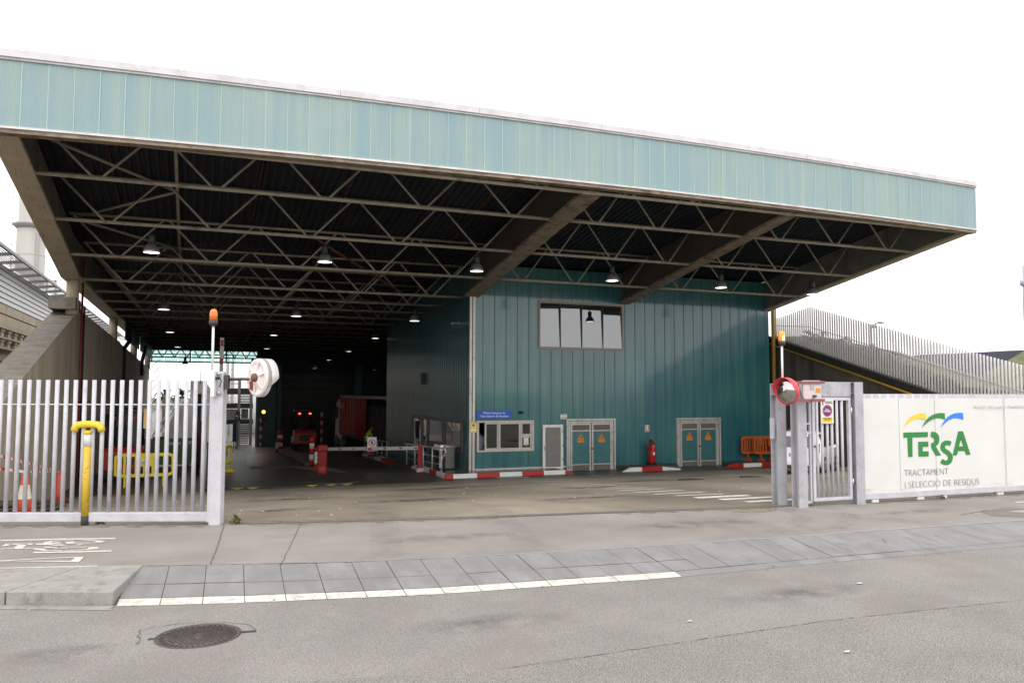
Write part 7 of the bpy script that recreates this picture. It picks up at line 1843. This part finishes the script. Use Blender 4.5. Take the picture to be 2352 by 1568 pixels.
E_ = [(0, 1), (1, 2), (2, 3), (3, 4), (4, 5), (0, 6), (6, 7), (7, 8), (8, 9), (0, 10), (10, 11), (11, 12), (12, 13), (2, 14), (14, 15), (15, 16), (16, 17), (2, 18), (18, 19), (19, 20), (20, 21)]
Rd = [.15, .15, .17, .1, .06, .11, .1, .07, .05, .04, .1, .07, .05, .04, .07, .05, .04, .035, .07, .05, .04, .035]
pn = person('worker in a yellow hi vis vest bending towards the open lorry', pl, J, E_, Rd, [(HAIR, lambda c: c.z > 1.66), (SKIN, lambda c: c.z > 1.5), (SKIN, lambda c: c.x > .43 and c.z > .9), (TROU, lambda c: c.z < .86), (HIVIS, lambda c: True)])
m = MB().lathe([(0.215, 0), (0.215, 0.05)], (0.03, .03, 1.08), 18); st = m.build('reflective_band', WHITE); st.parent = pn
dk = Vector((AY('B7', 400, 850, YW + 0.75).x - 0.08, YW + 0.75, 0)); zs0 = AY('B7', 400, 900, YW + 0.75).z
J = [(0, 0, 0), (0, -.02, .25), (-.02, -.06, .45), (-.05, -.10, .56), (-.08, -.14, .68), (.02, -.02, -.3), (.2, -.05, .42), (.28, -.15, .15), (.12, -.35, .05), (-.2, -.05, .42), (-.27, -.15, .15), (-.12, -.35, .05)]
E_ = [(0, 1), (1, 2), (2, 3), (3, 4), (0, 5), (2, 6), (6, 7), (7, 8), (2, 9), (9, 10), (10, 11)]
person('clerk in a pale shirt leaning forward inside the open reception window', Vector((dk.x, dk.y, zs0 - 0.05)), J, E_, [.16, .16, .17, .07, .1, .16, .075, .06, .04, .075, .06, .04], [(HAIR, lambda c: c.z > .66), (SKIN, lambda c: c.z > .56), (TROU, lambda c: c.z < -.1), (SHIRT, lambda c: True)])
# ------------------------------------------------------------------ white car behind the pedestrian gate
car = thing('parked_car', 'white car parked beyond the pedestrian gate with its dark rear window towards the street', 'car', (0, 0, 0))
CW = mat('car_white', (0.72, 0.72, 0.72), 0.25, var=0.02, coat=0.6); CG = glass_mat('car_glass', (0.01, 0.011, 0.012), 0.06)
W_, H_, L_ = 0.88, 1.58, 4.15
sec = [(0.0, .32, .92, .80, .95, .76), (0.10, .28, .98, .86, 1.30, .70), (0.42, .26, 1.0, .88, 1.52, .62), (1.3, .25, .98, .88, 1.58, .63), (2.2, .25, .96, .88, 1.54, .62), (2.95, .25, .95, .88, 1.05, .72), (3.7, .26, .88, .85, .92, .6), (4.1, .34, .7, .72, .76, .5)]
m = MB(); gl_ = MB()
rings = []
for (y, zb4, zbelt, w, zr, wr) in sec:
    rings.append([(-w * .92, y, zb4), (-w, y, zb4 + .2), (-w, y, zbelt), (-wr, y, zr - .05), (-wr * .8, y, zr), (wr * .8, y, zr), (wr, y, zr - .05), (w, y, zbelt), (w, y, zb4 + .2), (w * .92, y, zb4)])
for A, B_ in zip(rings, rings[1:]):
    for k in range(10): m.poly([A[k], A[(k + 1) % 10], B_[(k + 1) % 10], B_[k]], 0, True)
m.poly(rings[0]); m.poly(rings[-1][::-1])
m.build('body', CW, car)
m = MB(); m.hexa([(-.70, -.012, .96), (.70, -.012, .96), (.70, .02, .96), (-.70, .02, .96), (-.6, .115, 1.36), (.6, .115, 1.36), (.6, .14, 1.36), (-.6, .14, 1.36)]); m.build('rear_window', CG, car)
for s in (-1, 1):
    MB().hexa([(s * .885, .55, 1.0), (s * .885, 2.6, .98), (s * .86, 2.6, .98), (s * .86, .55, 1.0), (s * .665, .7, 1.46), (s * .66, 2.05, 1.46), (s * .64, 2.05, 1.46), (s * .64, .7, 1.46)]).build('side_window', CG, car)
    MB().box(s * .62, -.025, .78, s * .82, .05, 1.12).build('tail_light', mat('tail_red', (0.5, 0.015, 0.03), 0.2, var=0, coat=0.5), car)
    MB().box(s * .88, 2.45, .95, s * 1.02, 2.6, 1.08).build('wing_mirror', CW, car, bevel=0.02)
    for y in (.72, 3.3):
        wh = MB().lathe([(0.0, -.1), (.26, -.1), (.325, -.07), (.325, .09), (.26, .1), (0, .1)], (s * .80, y, .325), 22, axis='X').build('wheel', RUB, car)
        q = MB()
        for k in range(5): t_ = 2 * PI * k / 5; q.bar((s * .905, y, .325), (s * .905, y + math.cos(t_) * .22, .325 + math.sin(t_) * .22), .05, .02, up=(1, 0, 0))
        q.build('rim', mat('alloy', (0.5, 0.5, 0.5), 0.3, metal=0.6), wh)
m = MB().box(-.78, -.05, .30, .78, .05, .52); m.build('bumper', CW, car, bevel=0.03); MB().box(-.7, -.03, .2, .7, .2, .31).build('underbody', BLACK, car)
m = MB().box(-.27, -.012, .62, .27, .0, .74); np_ = m.build('number_plate', WHITE, car); MB().box(-.27, -.0135, .62, -.225, -.0121, .74).build('blue_band', BLUE, np_); text('lettering', '6822 HR', (-.21, -.013, .645), (.25, -.013, .645), .075, INK, np_)
for dz in (0, .045): m = MB(); m.bar((-.07, -.004, .83 + dz), (0, -.004, .87 + dz), .01, .022, up=(0, 0, 1)); m.bar((.07, -.004, .83 + dz), (0, -.004, .87 + dz), .01, .022, up=(0, 0, 1)); m.build('chevron_emblem', mat('emblem_grey', (0.1, 0.1, 0.1), 0.3), car)
for s in (-.55, .55): MB().tube((s, .6, 1.60), (s, 2.0, 1.60), .018, 6).build('roof_rail', BLACK, car)
cq = AG('B3', 690, 1122); hd_a = math.radians(52)
car.scale = (0.88, 0.88, 0.9)
car.rotation_euler = (-0.05, 0, -hd_a)
car.location = (cq.x + 0.3 - 0.75 * math.cos(hd_a), cq.y + 0.75 * math.sin(hd_a), G(cq.y + 0.5) + 0.0)
# ------------------------------------------------------------------ far end of the hall and beyond
tl = AG('C3', 615, 1425); ty = YE - 0.75; tx_ = AY('C3', 612, 1200, ty).x; zt_ = AY('C3', 640, 960, ty).z
tr = thing('traffic_light', 'red lit traffic signal on a banded post at the far end of the hall', 'traffic light', (tx_, ty, G(ty)))
for k in range(8): h = (zt_ - G(ty)) / 8; MB().lathe([(.09, G(ty) + h * k), (.09, G(ty) + h * (k + 1))], (tx_, ty, 0), 10).build('band', [WHITEW, REDW][k % 2], tr)
lx = AY('C3', 650, 920, ty); MB().box(lx.x - .2, ty - .1, lx.z - .65, lx.x + .28, ty + .1, lx.z + .3).build('head', BLACK, tr, bevel=0.03)
MB().lathe([(0, -.03), (.13, -.03), (.13, .03), (0, .03)], (lx.x, ty - .13, lx.z), 16, axis='Y').build('red_lamp', mat('lit_signal', (1, .2, .05), 0.3, var=0, emit=(1, 0.16, 0.03), estr=6), tr)
p9 = AG('C3', 1515, 1390); x9 = AY('C3', 1518, 1100, 66).x; z9 = AY('C3', 1518, 930, 66).z
t = thing('striped_bollard', 'slim red and white banded post beside the lorry cab', 'post', (x9, 66, G(66)))
for k in range(8): h = (z9 - G(66)) / 8; MB().lathe([(.1, G(66) + h * k), (.1, G(66) + h * (k + 1))], (x9, 66, 0), 10).build('band', [REDW, WHITEW][k % 2], t)
# signs and blue panel
SY = 64.0; s3 = lambda x, y: AY('C3', x, y, SY)
sp_ = thing('speed_sign', 'round ten limit sign below a warning triangle on a post before the stairs', 'road sign', (s3(262, 1000).x, SY, G(SY)))
MB().tube((s3(265, 1000).x, SY + .1, G(SY)), (s3(265, 1000).x, SY + .1, s3(265, 880).z), .05, 8).build('post', GALV, sp_)
c = s3(260, 1030); R_ = s3(305, 1030).x - c.x
MB().lathe([(0, -.02), (R_, -.02), (R_, .02), (0, .02)], c, 24, axis='Y').build('disc', mat('dark_red_sign_edge', (0.12, 0.01, 0.015), 0.5), sp_)
MB().lathe([(0, -.005), (R_ * .76, -.005), (R_ * .76, .005), (0, .005)], c + Vector((0, -.03, 0)), 24, axis='Y').build('disc_face', WHITEW, sp_)
text('lettering', '10', c + Vector((-R_ * .45, -.04, -R_ * .35)), c + Vector((R_ * .45, -.04, -R_ * .35)), R_ * .7, INK, sp_)
MB().prism([s3(215, 972), s3(313, 972), s3(265, 880)], (0, .03, 0)).build('triangle', MATS['dark_red_sign_edge'], sp_); a = [s3(236, 963), s3(292, 963), s3(265, 908)]; MB().prism([p + Vector((0, -.01, 0)) for p in a], (0, .005, 0)).build('triangle_face', WHITEW, sp_)
m = MB().box(s3(262, 930).x - .05, SY - .02, s3(262, 955).z, s3(262, 930).x + .05, SY - .0105, s3(262, 925).z); m.build('mark', INK, sp_)
a, b_ = AY('C3', 185, 1368, 65), AY('C3', 260, 1085, 65); bp_ = thing('notice_board', 'tall dark blue notice board before the steel stairs', 'notice board', (a.x, 65, G(65))); MB().box(a.x, 65, a.z, b_.x, 65.1, b_.z).build('board', mat('panel_blue', (0.015, 0.06, 0.25), 0.5), bp_); 
for xx in (a.x + .1, b_.x - .1): MB().tube((xx, 65.15, G(65)), (xx, 65.15, b_.z - 0.1), .04, 6).build('leg', GALV, bp_)
# steel stairs beyond the rear opening
DSTEEL = mat('dark_galvanised', (0.06, 0.06, 0.06), 0.6, metal=0.2); PSTEEL = mat('pale_galvanised', (0.3, 0.3, 0.3), 0.5, metal=0.2)
YT = 72.0; C3_ = lambda x, y: AY('C3', x, y, YT)
sc = thing('steel_staircase', 'multi level open steel staircase beyond the rear opening of the hall', 'staircase', (C3_(300, 1430).x, YT, G(YT)))
for (ya_, yb5) in ((570, 660), (795, 870), (1035, 1105)):
    a, b_ = C3_(95, yb5), C3_(495, ya_); MB().box(a.x, YT, a.z, b_.x, YT + 2.5, b_.z).build('landing', DSTEEL, sc)
for (xa_, ya_, xb5, yb5, n_) in ((310, 570, 480, 790, 9), (100, 880, 260, 1035, 8), (295, 1115, 450, 1425, 11)):
    for k in range(n_):
        f0 = (k + .5) / n_; z = C3_(0, ya_ + (yb5 - ya_) * f0).z; x_0 = C3_(xa_, 900).x; x_1 = C3_(xb5, 900).x
        MB().box(x_0, YT + 0.2 + f0 * 1.8, z - .05, x_1, YT + 0.5 + f0 * 1.8, z + .03).build('tread', DSTEEL, sc)
for xx in (290, 470): a = C3_(xx, 570); MB().box(a.x - .12, YT - .1, G(YT), a.x + .12, YT - .001, C3_(0, 250 if xx == 470 else 450).z).build('stanchion', PSTEEL, sc)
for yy in (440, 500): MB().bar(C3_(95, yy), C3_(300, yy), .06, .06).build('guard_rail', PSTEEL, sc)
a, b_ = C3_(340, 1035), C3_(450, 885); MB().box(a.x, YT + 2.6, a.z, b_.x, YT + 2.7, b_.z).build('backing_sheet', PSTEEL, sc)
lad = thing('cage_ladder', 'pale caged ladder tower seen through the rear opening', 'ladder', (AY('C3', 170, 300, 80).x, 80, G(80)))
for xx in (115, 190): MB().bar((AY('C3', xx, 300, 80).x, 80, G(80)), (AY('C3', xx, 300, 80).x, 80, 9), .28, .1, up=(0, 1, 0)).build('stile', mat('pale_ladder', (0.45, 0.45, 0.43), 0.5), lad)
for k in range(22): MB().bar((AY('C3', 60, 300, 80).x, 80, .2 + k * .38), (AY('C3', 225, 300, 80).x, 80, .2 + k * .38), .06, .08).build('rung', MATS['pale_ladder'], lad)
a, b_ = AY('C3', 330, 560, 95), AY('C3', 470, 480, 95); tag(MB().lathe([(3.2, G(75) - .3), (3.2, b_.z), (1.5, b_.z + .8), (0, b_.z + 1)], ((a.x + b_.x) / 2, 98, 0), 28).build('storage_tank', mat('pale_tank', (0.6, 0.62, 0.62), 0.5)), 'pale round storage tank behind the steel stairs', 'tank')
a, b_ = AY('B4', 548, 780, 78), AY('B4', 640, 580, 78); gc = thing('grey_container', 'grey equipment cabin with railings on top behind the white hopper', 'cabin', (a.x, 78, G(75))); MB().box(a.x, 78, G(75) - .3, b_.x + 1.0, 80, b_.z - .9).build('body', mat('cabin_grey', (0.3, 0.3, 0.31), 0.6), gc)
MB().box(a.x, 78.3, b_.z - .9, b_.x + .4, 79.5, b_.z).build('roof_box', mat('cabin_dark_grey', (0.16, 0.17, 0.17), 0.6), gc)
a, b_ = B4(655, 590, 40), B4(668, 410, 40); tag(MB().box(a.x, 40, G(40), b_.x, 40.1, b_.z).build('upright_pole', mat('dark_pole', (0.04, 0.04, 0.04), 0.6)), 'dark square pole standing above the cream reader head', 'pole')
# palms and a low wall of buildings far behind
TRK = mat('palm_trunk', (0.12, 0.09, 0.06), 0.9); FRD = mat('palm_frond', (0.05, 0.075, 0.03), 0.8)
for (xx, yy, lab) in ((285, 745, 'palm tree far behind the hall, left of the conveyor rails'), (470, 740, 'palm tree far behind the hall, above the white hopper')):
    c = AY('B4', xx, yy, 120); t = thing('palm_tree', lab, 'palm tree', (c.x, 120, -3), 'palm trees beyond the hall'); MB().tube((c.x, 120, -3), (c.x, 120, c.z), .3, 8).build('trunk', TRK, t)
    m = MB()
    for k in range(26):
        t_ = 2 * PI * k / 26 + random.random(); el = random.uniform(-.4, 1.0); d_ = Vector((math.cos(t_) * math.cos(el), math.sin(t_) * math.cos(el), math.sin(el)))
        p0 = Vector((c.x, 120, c.z)); p1 = p0 + d_ * 1.3; p2_ = p0 + d_ * 2.2 + Vector((0, 0, -.9)); s_ = d_.cross(Vector((0, 0, 1))).normalized() * .22
        m.poly([p0 - s_ * .3, p1 - s_, p1 + s_, p0 + s_ * .3]); m.poly([p1 - s_, p2_, p1 + s_])
    m.build('crown', FRD, t, fix=False)
c = AY('B4', 180, 780, 110); t = thing('crane_mast', 'faded red lattice mast far behind the hall', 'mast', (c.x, 110, -3))
m = MB(); 
for dx in (-.5, .5): m.bar((c.x + dx, 110, -3), (c.x + dx, 110, AY('B4', 180, 715, 110).z), .15, .15)
for k in range(9): m.bar((c.x - .5, 110, -1 + k * 1.0), (c.x + .5, 110, 0 + k * 1.0), .1, .1)
m.build('lattice', mat('faded_red', (0.35, 0.18, 0.14), 0.7), t)
bx = thing('far_building', 'low pale grey shed far behind the rear opening', 'building', (0, 140, -3)); a, b_ = AY('B4', 0, 870, 140), AY('B4', 540, 850, 140); MB().box(a.x - 30, 140, -4, b_.x + 10, 160, a.z).build('wall', mat('far_grey', (0.4, 0.41, 0.43), 0.7), bx)
MB().box(a.x - 30.2, 139.8, a.z, b_.x + 10.2, 160.2, a.z + .5).build('roof', mat('far_roof', (0.25, 0.25, 0.27), 0.7), bx)
# distant radio mast at the right edge
c0, c1_ = AY('D', 2351, 610, 60), AY('D', 2353, 640, 60); 
ym = 70.0; xm_ = AY('D', 2350, 640, ym).x; zz = AY('D', 2350, 610, ym).z
mt_ = thing('radio_mast', 'pale blue grey mast with a collar at the far right edge', 'mast', (xm_, ym, -1)); MB().lathe([(.35, -1), (.3, zz - 4), (.22, zz)], (xm_ + .25, ym, 0), 10).build('pole', mat('pale_mast', (0.4, 0.4, 0.52), 0.6), mt_); MB().lathe([(.5, zz - 2.6), (.6, zz - 2.2), (.5, zz - 1.8)], (xm_ + .25, ym, 0), 10).build('collar', MATS['pale_mast'], mt_)
